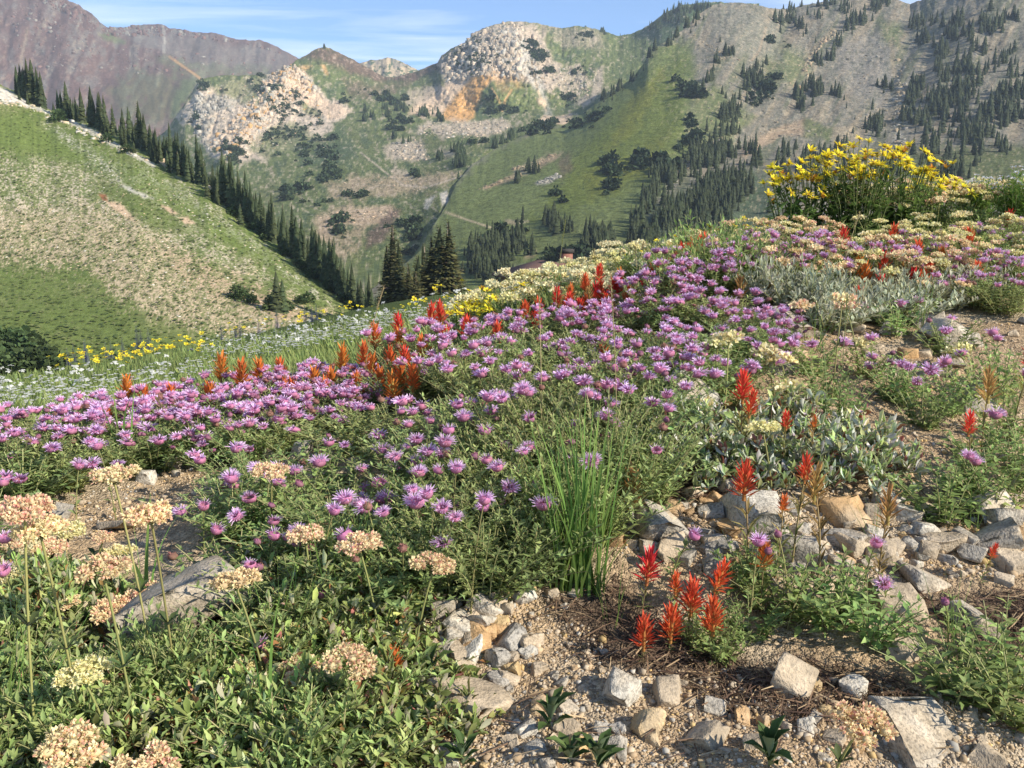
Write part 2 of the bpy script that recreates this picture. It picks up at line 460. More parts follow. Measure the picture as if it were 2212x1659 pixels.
# --- far red mountain
D_R = [(-600, -170, 3100), (-200, -150, 3000), (0, -75, 2900), (100, -20, 2850), (135, -5, 2850), (165, 8, 2850), (195, 28, 2850), (215, 45, 2900), (232, 60, 3000), (250, 58, 3050), (283, 59, 3100),
       (290, 54, 3100), (330, 53, 3100), (352, 52, 3100), (365, 60, 3100), (400, 66, 3100), (450, 72, 3100), (458, 69, 3100), (500, 83, 3100), (550, 88, 3100), (565, 86, 3100), (590, 97, 3100),
       (620, 112, 3100), (645, 126, 3100), (700, 160, 3100), (900, 260, 3100)]
D_B = [(-600, 420, 1950), (0, 400, 1950), (400, 370, 1950), (900, 400, 1950)]
D_M = [(-600, 150, 2400), (0, 190, 2350), (200, 190, 2350), (330, 180, 2450), (430, 190, 2450), (560, 210, 2550), (900, 330, 2550)]
def rel_d(U, V):
    W = 40 * (fbm(P3(U / 80, V / 80), 3, 30) - 0.5)
    a = ridged(P3((U + W + 0.35 * (V - 100)) / 90, (V + W) / 260), 3, 31) - 0.5
    # the near flank stands in front of the long ridge
    near = sstep(-25, 25, (V - np.interp(U, [-700, 215, 300, 380, 440, 900], [-900, 40, 75, 115, 175, 500])))
    return 0.034 * a + 0.010 * (fbm(P3(U / 14, V / 20), 4, 35) - 0.5) + (1 - near) * 0.05
def paint_d(UV, V):
    p = Paint(UV, V, RED * 0.95)
    wv = 30 * fbm(P3(UV[:, 0] / 50, UV[:, 1] / 50), 3, 44)
    st = fbm(P3((UV[:, 0] + wv + 0.35 * UV[:, 1]) / 11, (UV[:, 1] + wv) / 60), 4, 41, 0.6)
    p.mix(sstep(0.45, 0.65, 0.5 * st + 0.5 * p.n1) * 0.7, GREYR * 0.9)
    p.mix(sstep(0.56, 0.70, 0.4 * st + 0.6 * p.n3) * 0.4, STONE * 0.7)
    p.mix(sstep(0.46, 0.34, 0.5 * st + 0.5 * p.n1) * 0.5, BROWN)
    p.poly([(230, 60), (300, 55), (640, 120), (620, 165), (420, 160), (330, 100)], GREYR * 0.9, 12, 20, 0.55)
    p.poly([(215, 75), (240, 70), (270, 92), (235, 90)], FG_GRASS, 5, 8, 0.8)
    p.poly([(330, 120), (480, 140), (620, 155), (560, 180), (400, 170), (360, 150)], FG_GRASS * 0.9, 10, 22, 0.5, 0.4)
    p.poly([(300, 150), (400, 175), (430, 190), (400, 260), (260, 260), (230, 190)], FG_GRASS * 0.75, 20, 30, 0.55, 0.5)
    p.poly([(395, 170), (425, 175), (390, 235), (365, 260), (372, 220)], FG_GRASS, 6, 9, 0.8)
    p.line([(365, 122), (420, 160), (436, 172)], 3, OCHRE, 0.9, 1.5)
    p.line([(352, 55), (356, 90), (354, 112)], 4, STONE_W * 0.8, 0.7, 3)
    for k in range(7):
        u = 380 + k * 33
        p.line([(u, 78 + k * 4), (u + 14, 110 + k * 6), (u + 26, 150 + k * 2)], 2.2, BROWN * 1.2, 0.45, 2)
    p.line([(60, 60), (45, 130), (60, 175)], 3, STONE * 0.9, 0.5, 4); p.line([(100, 40), (75, 90)], 3, STONE * 0.8, 0.4, 4)
    return p.C * (0.50 + 0.60 * p.n3[:, None]) * (0.75 + 0.5 * st[:, None])
ob_d, bvh_d = terrain('mountain', -600, 900, 420, [D_B, D_M, D_R], [55, 95], rel_d, paint_d, M_FAR, 4.0, label='far red-brown mountain with a jagged crest')

# --- small pale peak behind the saddle
E_R = [(720, 190, 2700), (770, 140, 2700), (779, 135, 2700), (800, 130, 2700), (820, 128, 2700), (836, 124, 2700), (856, 128, 2700), (880, 139, 2700), (897, 147, 2700), (915, 160, 2700), (960, 200, 2700)]
E_B = [(720, 230, 2300), (960, 230, 2300)]
def paint_e(UV, V):
    p = Paint(UV, V, STONE * 0.95)
    p.mix(sstep(0.52, 0.60, p.n3), FG_DARK * 1.5); p.mix(sstep(0.60, 0.66, p.n1) * 0.6, GREYR)
    return p.C
terrain('mountain', 720, 960, 110, [E_B, E_R], [60], lambda U, V: 0.02 * (ridged(P3(U / 16, V / 40), 4, 51) - 0.5), paint_e, M_FAR, 3.0, label='small pale rocky peak behind the saddle')

# --- central mountain with its basin
B_R = [(300, 330, 1500), (360, 280, 1480), (380, 252, 1480), (398, 226, 1480), (430, 172, 1540), (470, 164, 1580), (560, 162, 1640), (600, 158, 1650), (614, 146, 1650), (628, 140, 1660), (642, 128, 1720), (690, 103, 1760), (712, 103, 1780),
       (740, 118, 1800), (777, 136, 1820), (830, 166, 1850), (850, 167, 1850), (904, 152, 1850), (945, 136, 1840), (953, 120, 1800), (977, 103, 1800), (1010, 88, 1800), (1027, 68, 1800), (1063, 55, 1810), (1093, 47, 1830), (1137, 47, 1850),
       (1170, 52, 1860), (1203, 60, 1870), (1253, 56, 1880), (1287, 63, 1890), (1337, 78, 1890), (1370, 71, 1870), (1390, 60, 1850), (1403, 55, 1850), (1423, 37, 1830), (1447, 22, 1820), (1474, 10, 1800), (1541, 4, 1800), (1700, 10, 1800), (2300, 60, 1800)]
B_4 = [(300, 350, 1400), (400, 300, 1320), (520, 285, 1320), (620, 250, 1400), (720, 215, 1480), (800, 205, 1520), (900, 232, 1420), (1000, 245, 1380), (1100, 243, 1380), (1220, 232, 1420), (1300, 195, 1450), (1400, 170, 1500), (2300, 170, 1500)]
B_3 = [(300, 420, 1150), (500, 350, 1140), (700, 320, 1150), (900, 318, 1060), (980, 348, 860), (1020, 343, 838), (1070, 316, 912), (1137, 286, 980), (1220, 264, 1045), (1300, 232, 1120), (2300, 310, 1200)]
B_2 = [(300, 470, 860), (700, 430, 800), (880, 440, 720), (950, 455, 635), (975, 424, 690), (1020, 380, 770), (1100, 380, 790), (2300, 400, 850)]
B_1 = [(300, 570, 580), (700, 560, 560), (900, 560, 550), (1000, 560, 540), (2300, 550, 500)]
B_0 = [(300, 700, 380), (2300, 700, 380)]
def rel_b(U, V):
    up = np.clip((420 - V) / 250, 0.15, 1)
    a = ridged(P3((U - 0.45 * (V - 150)) / 85, V / 170), 4, 61) - 0.5
    r = 0.022 * up * a + 0.007 * (fbm(P3(U / 12, V / 14), 4, 66, 0.6) - 0.5)
    pk = np.clip(poly_sd(np.stack([U, V], -1), [(945, 130), (1020, 70), (1100, 45), (1160, 60), (1210, 150), (1150, 200), (1030, 165), (960, 185)]) / 20, 0, 1)
    cg = np.clip(poly_sd(np.stack([U, V], -1), [(380, 250), (440, 170), (640, 120), (720, 215), (870, 205), (950, 120), (1020, 70), (1100, 45), (1170, 50), (1290, 140), (1290, 210), (1200, 270), (1100, 300), (960, 300), (870, 250), (700, 270), (560, 350), (460, 340)]) / 18, 0, 1)
    r = r + 0.012 * cg * (ridged(P3((U + 0.3 * V) / 30, (V - 0.2 * U) / 38), 4, 70) - 0.6)
    r = r + (pk + 0.8 * cg + 0.2) * 0.009 * (ridged(P3((U + 0.3 * V) / 11, V / 13), 3, 72) - 0.6)
    r = r + pk * 0.035 * (ridged(P3((U + 0.3 * V) / 26, V / 34), 4, 71) - 0.62)
    cl = np.clip(poly_sd(np.stack([U, V], -1), [(380, 250), (440, 175), (600, 140), (640, 140), (700, 260), (560, 350), (460, 340)]) / 20, 0, 1)
    r = r + cl * 0.022 * (ridged(P3((U + 0.2 * V) / 28, V / 36), 4, 75) - 0.62)
    # spur of the pale knoll
    dsp = line_d(np.stack([U, V], -1), [(638, 136), (600, 185), (560, 240), (520, 290), (475, 345)])
    r = r - 0.06 * np.exp(-dsp / 42) * np.clip((V - 100) / 60, 0, 1)
    r = r - 0.05 * np.exp(-((U - (1075 + (V - 60) * 0.1)) / 90) ** 2) * np.clip((V - 40) / 60, 0, 1) * np.clip((260 - V) / 60, 0, 1)
    return r
STONE_P = np.array([0.64, 0.51, 0.37]); TAN_P = np.array([0.57, 0.41, 0.27]); OCHRE_P = np.array([0.62, 0.38, 0.17])
def paint_b(UV, V):
    p = Paint(UV, V, FG_GRASS)
    p.mix(sstep(0.5, 0.7, p.n2) * 0.6, G_LIGHT * 0.85); p.mix(sstep(0.47, 0.3, p.n1) * 0.6, FG_DARK * 1.5); p.mix(sstep(0.54, 0.68, 0.5 * p.n1 + 0.5 * p.n3) * 0.5, STONE_P * 0.6)
    # reddish cone and saddle
    p.poly([(640, 128), (690, 100), (740, 112), (850, 165), (905, 150), (955, 125), (955, 150), (900, 172), (820, 178), (740, 150), (690, 130)], RED * 0.85, 8, 10, 0.8)
    p.poly([(740, 175), (830, 180), (900, 172), (830, 215), (760, 208)], RED * 0.75, 10, 16, 0.5, 0.5)
    # pale knoll
    p.poly([(385, 250), (432, 180), (560, 168), (620, 143), (650, 150), (700, 200), (755, 235), (730, 262), (700, 300), (620, 320), (560, 350), (520, 350), (470, 330), (430, 290)], STONE_P * 0.95, 8, 22, 1.0)
    p.poly([(440, 175), (560, 165), (600, 185), (560, 230), (470, 215)], FG_GRASS * 0.9, 10, 16, 0.8, 0.5)
    p.poly([(425, 210), (470, 205), (520, 215), (500, 240), (440, 245), (440, 300), (465, 340), (430, 300), (400, 250)], STONE_W * 0.72, 8, 12, 0.85)
    p.poly([(610, 175), (640, 165), (700, 215), (752, 240), (715, 258), (660, 225)], TAN_P * 1.25, 8, 12, 0.85)
    p.poly([(650, 220), (690, 240), (700, 262), (655, 245)], FG_GRASS, 6, 8, 0.8)
    p.poly([(540, 320), (590, 275), (640, 270), (690, 300), (700, 345), (600, 350)], FG_GRASS, 12, 16, 0.85)
    p.poly([(640, 145), (655, 140), (672, 143), (660, 152)], OCHRE_P * 1.1, 4, 5, 0.8)
    p.poly([(693, 140), (702, 138), (710, 162), (703, 160)], OCHRE_P, 3, 3, 0.9)
    # the main peak
    p.poly([(950, 130), (1000, 92), (1030, 65), (1095, 45), (1165, 50), (1180, 100), (1215, 160), (1190, 200), (1130, 180), (1060, 172), (1010, 170), (965, 185)], STONE_P * 0.8, 8, 14, 1.0)
    p.poly([(960, 128), (1030, 75), (1085, 60), (1090, 120), (1040, 160), (975, 178)], GREYR * 1.15, 10, 16, 0.75, 0.6)
    p.poly([(1085, 60), (1110, 62), (1150, 110), (1165, 160), (1195, 250), (1180, 250), (1140, 170), (1105, 130)], STONE_W * 0.95, 6, 10, 0.85)
    p.poly([(950, 190), (1000, 175), (1060, 150), (1050, 165), (960, 250), (880, 250), (900, 215)], TAN_P * 1.15, 8, 10, 0.95)
    p.poly([(870, 205), (950, 180), (960, 195), (900, 232), (875, 225)], STONE_P * 0.75, 8, 10, 0.7)
    pass
    p.poly([(1060, 150), (1120, 160), (1130, 190), (1085, 205), (1070, 180)], OCHRE_P * 0.85, 8, 10, 0.7)
    p.poly([(1055, 205), (1100, 180), (1160, 190), (1190, 240), (1080, 240)], FG_GRASS, 10, 16, 0.8, 0.3)
    p.poly([(1042, 152), (1062, 168), (1038, 205), (1024, 255), (1002, 266), (952, 257), (985, 205), (1018, 172)], np.array([0.66, 0.36, 0.13]), 5, 7, 1.0)
    p.line([(1105, 195), (1092, 215), (1085, 240)], 3, OCHRE_P, 0.8, 2); p.line([(1062, 190), (1085, 230)], 3, OCHRE_P * 0.9, 0.6, 2)
    p.line([(1148, 130), (1160, 190), (1180, 240)], 3, STONE, 0.9, 1.5)
    p.poly([(1160, 212), (1178, 215), (1180, 228), (1165, 226)], TAN_P * 1.2, 4, 4, 0.9)
    p.poly([(1180, 150), (1250, 140), (1275, 175), (1270, 215), (1230, 220), (1190, 180)], STONE_P * 0.75, 8, 16, 0.8, 0.35)
    p.poly([(1290, 145), (1305, 145), (1300, 200), (1270, 230), (1235, 225), (1275, 200)], STONE_P * 0.85, 6, 8, 0.8)
    p.poly([(1165, 255), (1240, 245), (1225, 268), (1170, 270)], TAN_P * 1.25, 5, 8, 0.9)
    p.poly([(1170, 60), (1200, 55), (1300, 62), (1310, 110), (1220, 100)], STONE_P * 0.55, 10, 16, 0.55, 0.6)
    p.poly([(1300, 110), (1400, 60), (1440, 40), (1400, 120), (1330, 160)], FG_GRASS * 0.9, 14, 12, 0.9)
    p.poly([(1380, 70), (1440, 20), (1560, -5), (1560, 60), (1420, 110)], FG_DARK * 1.4, 8, 8, 0.8)
    # basin: rocky benches
    p.poly([(885, 285), (930, 262), (1000, 262), (1090, 255), (1110, 275), (1060, 295), (980, 292), (960, 300), (930, 280)], STONE_P * 0.85, 8, 14, 0.85)
    p.poly([(830, 315), (880, 300), (910, 305), (930, 345), (880, 350), (830, 338)], STONE_P * 0.8, 8, 12, 0.85)
    p.poly([(940, 325), (990, 320), (980, 340), (950, 345)], STONE_P * 0.8, 6, 10, 0.6)
    p.poly([(840, 365), (880, 365), (885, 388), (850, 388)], STONE_P * 0.8, 6, 10, 0.7)
    p.poly([(700, 395), (760, 385), (1000, 370), (960, 395), (900, 420), (720, 430)], TAN_P * 0.8, 14, 18, 0.65, 0.5)
    p.poly([(680, 465), (760, 445), (850, 445), (860, 470), (800, 490), (740, 490), (690, 520)], TAN_P * 0.9, 10, 14, 0.85)
    p.poly([(840, 455), (870, 450), (850, 480), (830, 520), (790, 540), (790, 500), (820, 480)], BROWN * 1.15, 8, 8, 0.85)
    p.poly([(700, 500), (790, 490), (780, 540), (720, 560)], TAN_P * 0.75, 8, 14, 0.6, 0.4)
    p.poly([(950, 418), (965, 412), (972, 440), (955, 445)], STONE_W * 0.95, 3, 4, 1.0)
    p.poly([(918, 432), (938, 425), (925, 455), (915, 450)], STONE_W * 0.9, 3, 4, 0.9)
    p.line([(780, 330), (830, 370), (870, 400), (920, 405), (1030, 370)], 2.2, STONE_P * 0.9, 0.7, 1.5)
    p.line([(740, 430), (820, 400), (900, 400)], 2.0, STONE_P * 0.8, 0.5, 1.5)
    p.poly([(640, 320), (760, 300), (770, 340), (700, 360), (650, 350)], FG_DARK * 1.5, 8, 12, 0.7, 0.4)
    p.mix(sstep(0.42, 0.30, p.n3) * 0.55, FG_DARK * 1.2); p.mix(sstep(0.60, 0.72, p.n3) * 0.4, STONE_P * 0.85)
    return p.C * (0.74 + 0.52 * p.n3[:, None])
ob_b, bvh_b = terrain('mountain', 300, 1640, 760, [B_0, B_1, B_2, B_3, B_4, B_R], [8, 50, 55, 50, 110], rel_b, paint_b, M_FAR, 3.0, label='central rocky peak above a green basin with ochre scree')

# --- grey wooded slope on the right with the green spur
C_R = [(760, 655, 420), (880, 570, 500), (937, 487, 570), (952, 463, 610), (970, 432, 660), (986, 395, 720), (1020, 355, 800), (1070, 322, 880), (1137, 290, 950), (1220, 268, 1010), (1257, 247, 1020), (1297, 217, 1040), (1337, 190, 1060), (1370, 165, 1080),
       (1400, 122, 1090), (1420, 100, 1120), (1440, 88, 1140), (1474, 66, 1170), (1502, 36, 1210), (1541, 10, 1260), (1587, 4, 1290), (1630, 10, 1300), (1661, 17, 1310), (1707, 20, 1330), (1741, 10, 1340), (1790, 2, 1340), (1850, -8, 1330), (1920, -6, 1310),
       (1967, 8, 1290), (1994, -2, 1270), (2100, -60, 1230), (2212, -130, 1200), (2400, -190, 1200), (2900, -300, 1250)]
C_3 = [(760, 660, 410), (937, 520, 520), (1100, 400, 680), (1250, 330, 760), (1400, 220, 880), (1550, 150, 1010), (1750, 140, 1060), (1900, 140, 1040), (2100, 120, 960), (2900, 60, 960)]
C_2 = [(760, 675, 390), (1000, 520, 500), (1250, 420, 600), (1450, 350, 690), (1650, 300, 790), (1850, 300, 790), (2100, 290, 760), (2900, 260, 760)]
C_1 = [(760, 690, 370), (1000, 580, 430), (1250, 500, 470), (1600, 470, 500), (1900, 430, 520), (2900, 420, 520)]
C_0 = [(760, 760, 300), (1200, 720, 300), (2900, 680, 300)]
def rel_c(U, V):
    W = 50 * (fbm(P3(U / 90, V / 90), 3, 80) - 0.5)
    a = ridged(P3((U + W + 0.62 * V) / 150, (V - 0.5 * U + W) / 420), 2, 81) - 0.5
    b = fbm(P3((U + W + 0.55 * V) / 34, (V - 0.5 * U) / 80), 3, 85) - 0.5
    w = sstep(1250, 1600, U + (200 - V) * 0.5)
    return (0.050 * w + 0.012) * a + (0.016 * w + 0.003) * b + 0.003 * (fbm(P3(U / 9, V / 9), 4, 88) - 0.5)
CG = np.array([0.225, 0.205, 0.155])
def paint_c(UV, V):
    p = Paint(UV, V, CG)
    st = fbm(P3((UV[:, 0] + 0.6 * UV[:, 1]) / 13, (UV[:, 1] - 0.5 * UV[:, 0]) / 90), 4, 91, 0.6)
    p.mix(sstep(0.50, 0.64, st) * 0.55, STONE * 0.62); p.mix(sstep(0.47, 0.34, st) * 0.45, FG_GRASS * 0.7)
    # green spur and its meadow
    p.poly([(760, 700), (880, 565), (940, 480), (985, 395), (1070, 318), (1220, 262), (1340, 185), (1420, 95), (1490, 90), (1500, 150), (1480, 240), (1490, 330), (1440, 400), (1390, 470), (1370, 560), (1300, 700)], FG_GRASS * 0.98, 12, 14, 1.0)
    p.poly([(1250, 300), (1400, 170), (1470, 130), (1480, 260), (1430, 360), (1300, 440), (1150, 480)], np.array([0.125, 0.150, 0.030]), 25, 25, 0.85)
    p.poly([(1370, 190), (1440, 140), (1400, 240), (1330, 330), (1310, 320)], YEL * 0.75, 12, 18, 0.28, 0.55)
    p.poly([(1250, 380), (1450, 290), (1400, 370), (1280, 430)], YEL * 0.6, 20, 22, 0.25, 0.55)
    p.poly([(990, 400), (1100, 330), (1230, 280), (1330, 250), (1250, 330), (1100, 400)], FG_GRASS * 0.85, 14, 18, 0.6)
    p.poly([(1105, 365), (1180, 332), (1212, 328), (1160, 360), (1120, 385)], STONE * 0.8, 6, 10, 0.6, 0.5)
    p.poly([(1160, 345), (1215, 330), (1205, 345), (1165, 362)], TAN * 0.85, 4, 6, 0.85)
    p.poly([(1030, 410), (1075, 395), (1125, 372), (1120, 385), (1060, 405)], TAN * 0.9, 5, 8, 0.8)
    p.poly([(1155, 395), (1205, 375), (1213, 382), (1185, 397), (1160, 400)], STONE_W * 0.65, 4, 5, 0.9)
    p.poly([(1200, 350), (1230, 330), (1235, 360), (1215, 395)], BROWN * 1.2, 8, 10, 0.6)
    p.line([(962, 458), (1010, 475), (1050, 488), (1085, 500)], 2.6, STONE * 0.95, 0.85, 1.2)
    p.line([(1085, 500), (1110, 510), (1122, 520)], 1.6, STONE * 0.8, 0.7, 1.0)
    p.poly([(1090, 475), (1140, 478), (1120, 486), (1095, 482)], STONE * 0.9, 3, 5, 0.7)
    p.poly([(1130, 552), (1160, 540), (1170, 534), (1150, 552)], TAN * 1.2, 2, 3, 0.9)
    p.poly([(1060, 580), (1110, 572), (1140, 580), (1110, 600), (1060, 600)], STONE_W * 0.6, 4, 8, 0.5, 0.5)
    p.poly([(1200, 500), (1370, 470), (1360, 560), (1180, 560)], FG_GRASS * 0.85 + BROWN * 0.15, 20, 20, 0.6)
    # slopes further right
    p.poly([(1490, 180), (1560, 190), (1620, 250), (1560, 340), (1500, 330), (1480, 250)], FG_GRASS * 0.95, 14, 20, 0.8)
    p.poly([(1680, 90), (1760, 130), (1730, 180), (1660, 180), (1640, 130)], FG_GRASS * 0.95, 16, 18, 0.7)
    p.poly([(1900, 40), (1950, 60), (1940, 100), (1900, 90)], FG_GRASS * 0.9, 12, 14, 0.7)
    p.poly([(1540, 20), (1600, 10), (1680, 60), (1690, 130), (1600, 120), (1530, 60)], GREYR * 0.85 + FG_GRASS * 0.2, 14, 16, 0.7)
    p.poly([(1800, 100), (1900, 70), (1940, 160), (1900, 240), (1830, 200)], GREYR * 1.05, 14, 18, 0.7)
    p.line([(1800, 65), (1765, 95), (1745, 130), (1735, 160)], 5, STONE * 0.8, 0.6, 5)
    p.line([(1470, 60), (1510, 90), (1530, 110)], 3, STONE * 0.85, 0.5, 3)
    p.line([(1655, 60), (1640, 110), (1625, 130)], 3, TAN, 0.5, 3)
    p.poly([(1600, 335), (1640, 300), (1665, 280), (1700, 268), (1740, 255), (1735, 290), (1690, 293), (1650, 315), (1610, 340)], TAN * 1.05, 5, 6, 0.95)
    p.line([(1660, 286), (1735, 272)], 2, STONE, 0.7, 2)
    p.poly([(1715, 185), (1740, 185), (1738, 200), (1718, 200)], OCHRE, 3, 4, 0.8)
    p.poly([(1735, 250), (1800, 280), (1790, 305), (1740, 295)], FG_GRASS * 0.8, 8, 10, 0.8)
    p.poly([(1930, 270), (1950, 285), (1945, 320), (1930, 310)], STONE_W * 0.7, 5, 8, 0.85)
    p.poly([(1800, 275), (1850, 270), (1840, 300), (1800, 310)], STONE * 0.8, 6, 10, 0.6, 0.5)
    p.line([(1925, 90), (1930, 150), (1945, 200), (1940, 240)], 6, STONE * 0.75, 0.55, 5)
    p.line([(1560, 345), (1600, 320), (1660, 360)], 4, TAN * 0.8, 0.4, 4)
    p.poly([(1500, 330), (1560, 300), (1540, 340), (1480, 370), (1450, 400), (1470, 360)], STONE * 0.75, 6, 12, 0.6, 0.4)
    p.poly([(1960, 330), (2260, 310), (2700, 330), (2700, 440), (1960, 420), (1930, 370)], FG_GRASS * 0.75, 14, 18, 0.9)
    p.poly([(1370, 560), (1400, 440), (1500, 400), (1650, 370), (1700, 500), (1600, 700), (1370, 700)], FG_DARK * 1.5, 14, 20, 0.8)
    p.mix(sstep(0.60, 0.72, p.n3) * 0.5 * sstep(1350, 1560, UV[:, 0] + 0.3 * (300 - UV[:, 1])), STONE * 0.8)
    p.mix(sstep(0.40, 0.28, p.n3) * 0.4, FG_DARK * 1.3)
    return p.C * (0.72 + 0.56 * p.n3[:, None])
ob_c, bvh_c = terrain('mountain', 760, 2560, 760, [C_0, C_1, C_2, C_3, C_R], [10, 60, 70, 120], rel_c, paint_c, M_FAR, 2.5, label='grey wooded mountainside with a green grassy spur')

# --- near green hillside on the left
A_R = [(-700, -40, 450), (-300, 90, 390), (0, 183, 330), (33, 197, 325), (100, 233, 315), (180, 262, 300), (290, 305, 275), (367, 358, 255), (450, 402, 238), (567, 502, 213), (633, 552, 200), (780, 672, 172), (900, 745, 155), (1060, 800, 140)]
A_1 = [(-700, 560, 190), (0, 560, 185), (300, 600, 170), (600, 660, 160), (780, 720, 155), (1060, 830, 130)]
A_0 = [(-700, 900, 95), (0, 880, 98), (400, 850, 108), (780, 840, 118), (1060, 880, 105)]
def rel_a(U, V):
    return 0.012 * (fbm(P3((U - 0.8 * V) / 170, (V + 0.6 * U) / 300), 4, 101) - 0.5) + 0.0035 * (fbm(P3(U / 14, V / 8), 4, 105, 0.65) - 0.5)
def paint_a(UV, V):
    p = Paint(UV, V, G_GRASS)
    # stony strips run down the fall of the slope
    sp = fbm(P3(UV[:, 0] / 2.6, UV[:, 1] / 1.7), 3, 111, 0.8)
    p.mix(sstep(0.45, 0.75, p.n2) * 0.8, G_LIGHT * 0.95); p.mix(sstep(0.42, 0.28, p.n1) * 0.5, G_DARK * 1.2)
    p.mix(sstep(0.55, 0.68, 0.75 * sp + 0.25 * p.n1) * 0.55, STONE * 0.85)
    def stony(pts, dens, c=STONE, soft=25, rag=24):
        d = poly_sd(p.P, pts) + (p.n1 - 0.5) * 2 * rag
        m = sstep(-soft, soft, d) * dens
        p.mix(sstep(0.62 - 0.20 * m, 0.70 - 0.13 * m, 0.8 * sp + 0.2 * p.n1) * np.minimum(1, m * 1.4) * 0.9, c * (0.75 + 0.4 * p.n1[:, None]))
        p.mix(m * 0.16, c * 0.7)
    stony([(-700, 400), (60, 440), (250, 430), (330, 480), (430, 560), (600, 650), (760, 690), (700, 720), (480, 730), (350, 690), (260, 640), (180, 580), (-700, 560)], 1.0)
    stony([(-700, 250), (0, 330), (120, 330), (210, 370), (330, 400), (420, 470), (560, 570), (660, 640), (600, 640), (420, 560), (230, 470), (0, 470), (-700, 500)], 0.62, STONE * 0.6 + STONE_W * 0.4)
    stony([(90, 270), (140, 280), (200, 330), (330, 370), (450, 450), (600, 560), (720, 660), (640, 610), (480, 500), (330, 420), (200, 370)], 0.75, STONE_W)
    stony([(330, 520), (520, 600), (740, 680), (600, 690), (400, 620)], 0.8, TAN * 1.1)
    stony([(-700, 660), (-100, 640), (100, 600), (240, 640), (330, 700), (180, 660), (-100, 690)], 0.5)
    # green tongues
    p.poly([(-300, 640), (0, 590), (130, 600), (220, 650), (340, 720), (560, 745), (300, 800), (-300, 850)], G_GRASS * 0.95, 24, 26, 0.85)
    p.poly([(-200, 230), (60, 250), (130, 300), (210, 350), (150, 350), (0, 320), (-200, 330)], G_GRASS * 1.05, 16, 18, 0.9)
    p.poly([(290, 395), (420, 500), (330, 500), (250, 440), (200, 400)], G_GRASS * 0.9, 14, 18, 0.8)
    p.poly([(200, 320), (330, 370), (420, 440), (520, 510), (640, 580), (740, 665), (660, 600), (520, 545), (400, 470), (280, 400)], G_GRASS * 1.05, 8, 14, 0.75)
    # bare rock
    p.poly([(-80, 180), (0, 190), (55, 215), (60, 230), (0, 218), (-80, 215)], STONE_W * 1.05, 5, 8, 1.0)
    p.line([(55, 225), (110, 245), (190, 280), (260, 320), (330, 355)], 6, STONE_W * 0.95, 0.7, 9)
    p.poly([(278, 288), (310, 295), (318, 315), (300, 310)], TAN * 1.1, 4, 5, 1.0)
    p.poly([(330, 320), (352, 325), (378, 355), (370, 370), (345, 348)], STONE * 0.95, 4, 6, 1.0)
    p.poly([(388, 345), (420, 360), (470, 400), (510, 442), (480, 430), (430, 395)], STONE * 1.05, 4, 8, 0.95)
    p.poly([(210, 418), (228, 420), (232, 434), (222, 432)], np.array([0.30, 0.13, 0.06]), 3, 4, 1.0)
    p.poly([(232, 436), (255, 438), (275, 455), (292, 478), (270, 468), (245, 452)], TAN * 1.25, 4, 4, 1.0)
    p.poly([(350, 445), (372, 452), (388, 463), (370, 462)], TAN * 1.2, 3, 5, 1.0)
    p.poly([(385, 470), (405, 468), (420, 482), (400, 486)], TAN * 1.2, 3, 5, 1.0)
    p.poly([(262, 400), (300, 412), (330, 430), (290, 420)], STONE_W, 4, 7, 0.8)
    p.poly([(535, 625), (560, 640), (590, 680), (560, 660)], TAN, 4, 6, 0.9)
    p.poly([(590, 660), (640, 680), (620, 690), (575, 680)], TAN, 4, 6, 0.7)
    p.poly([(-400, 690), (0, 725), (60, 745), (110, 790), (60, 830), (-400, 860)], G_DARK * 0.9, 10, 14, 0.9)
    return p.C * (0.62 + 0.42 * p.n3 + 0.36 * sp)[:, None]
ob_a, bvh_a = terrain('hillside', -700, 1060, 700, [A_0, A_1, A_R], [60, 190], rel_a, paint_a, M_HILL, 3.0, back=(0.3, 0.30), smooth=True, label='near green hillside scattered with pale stones')

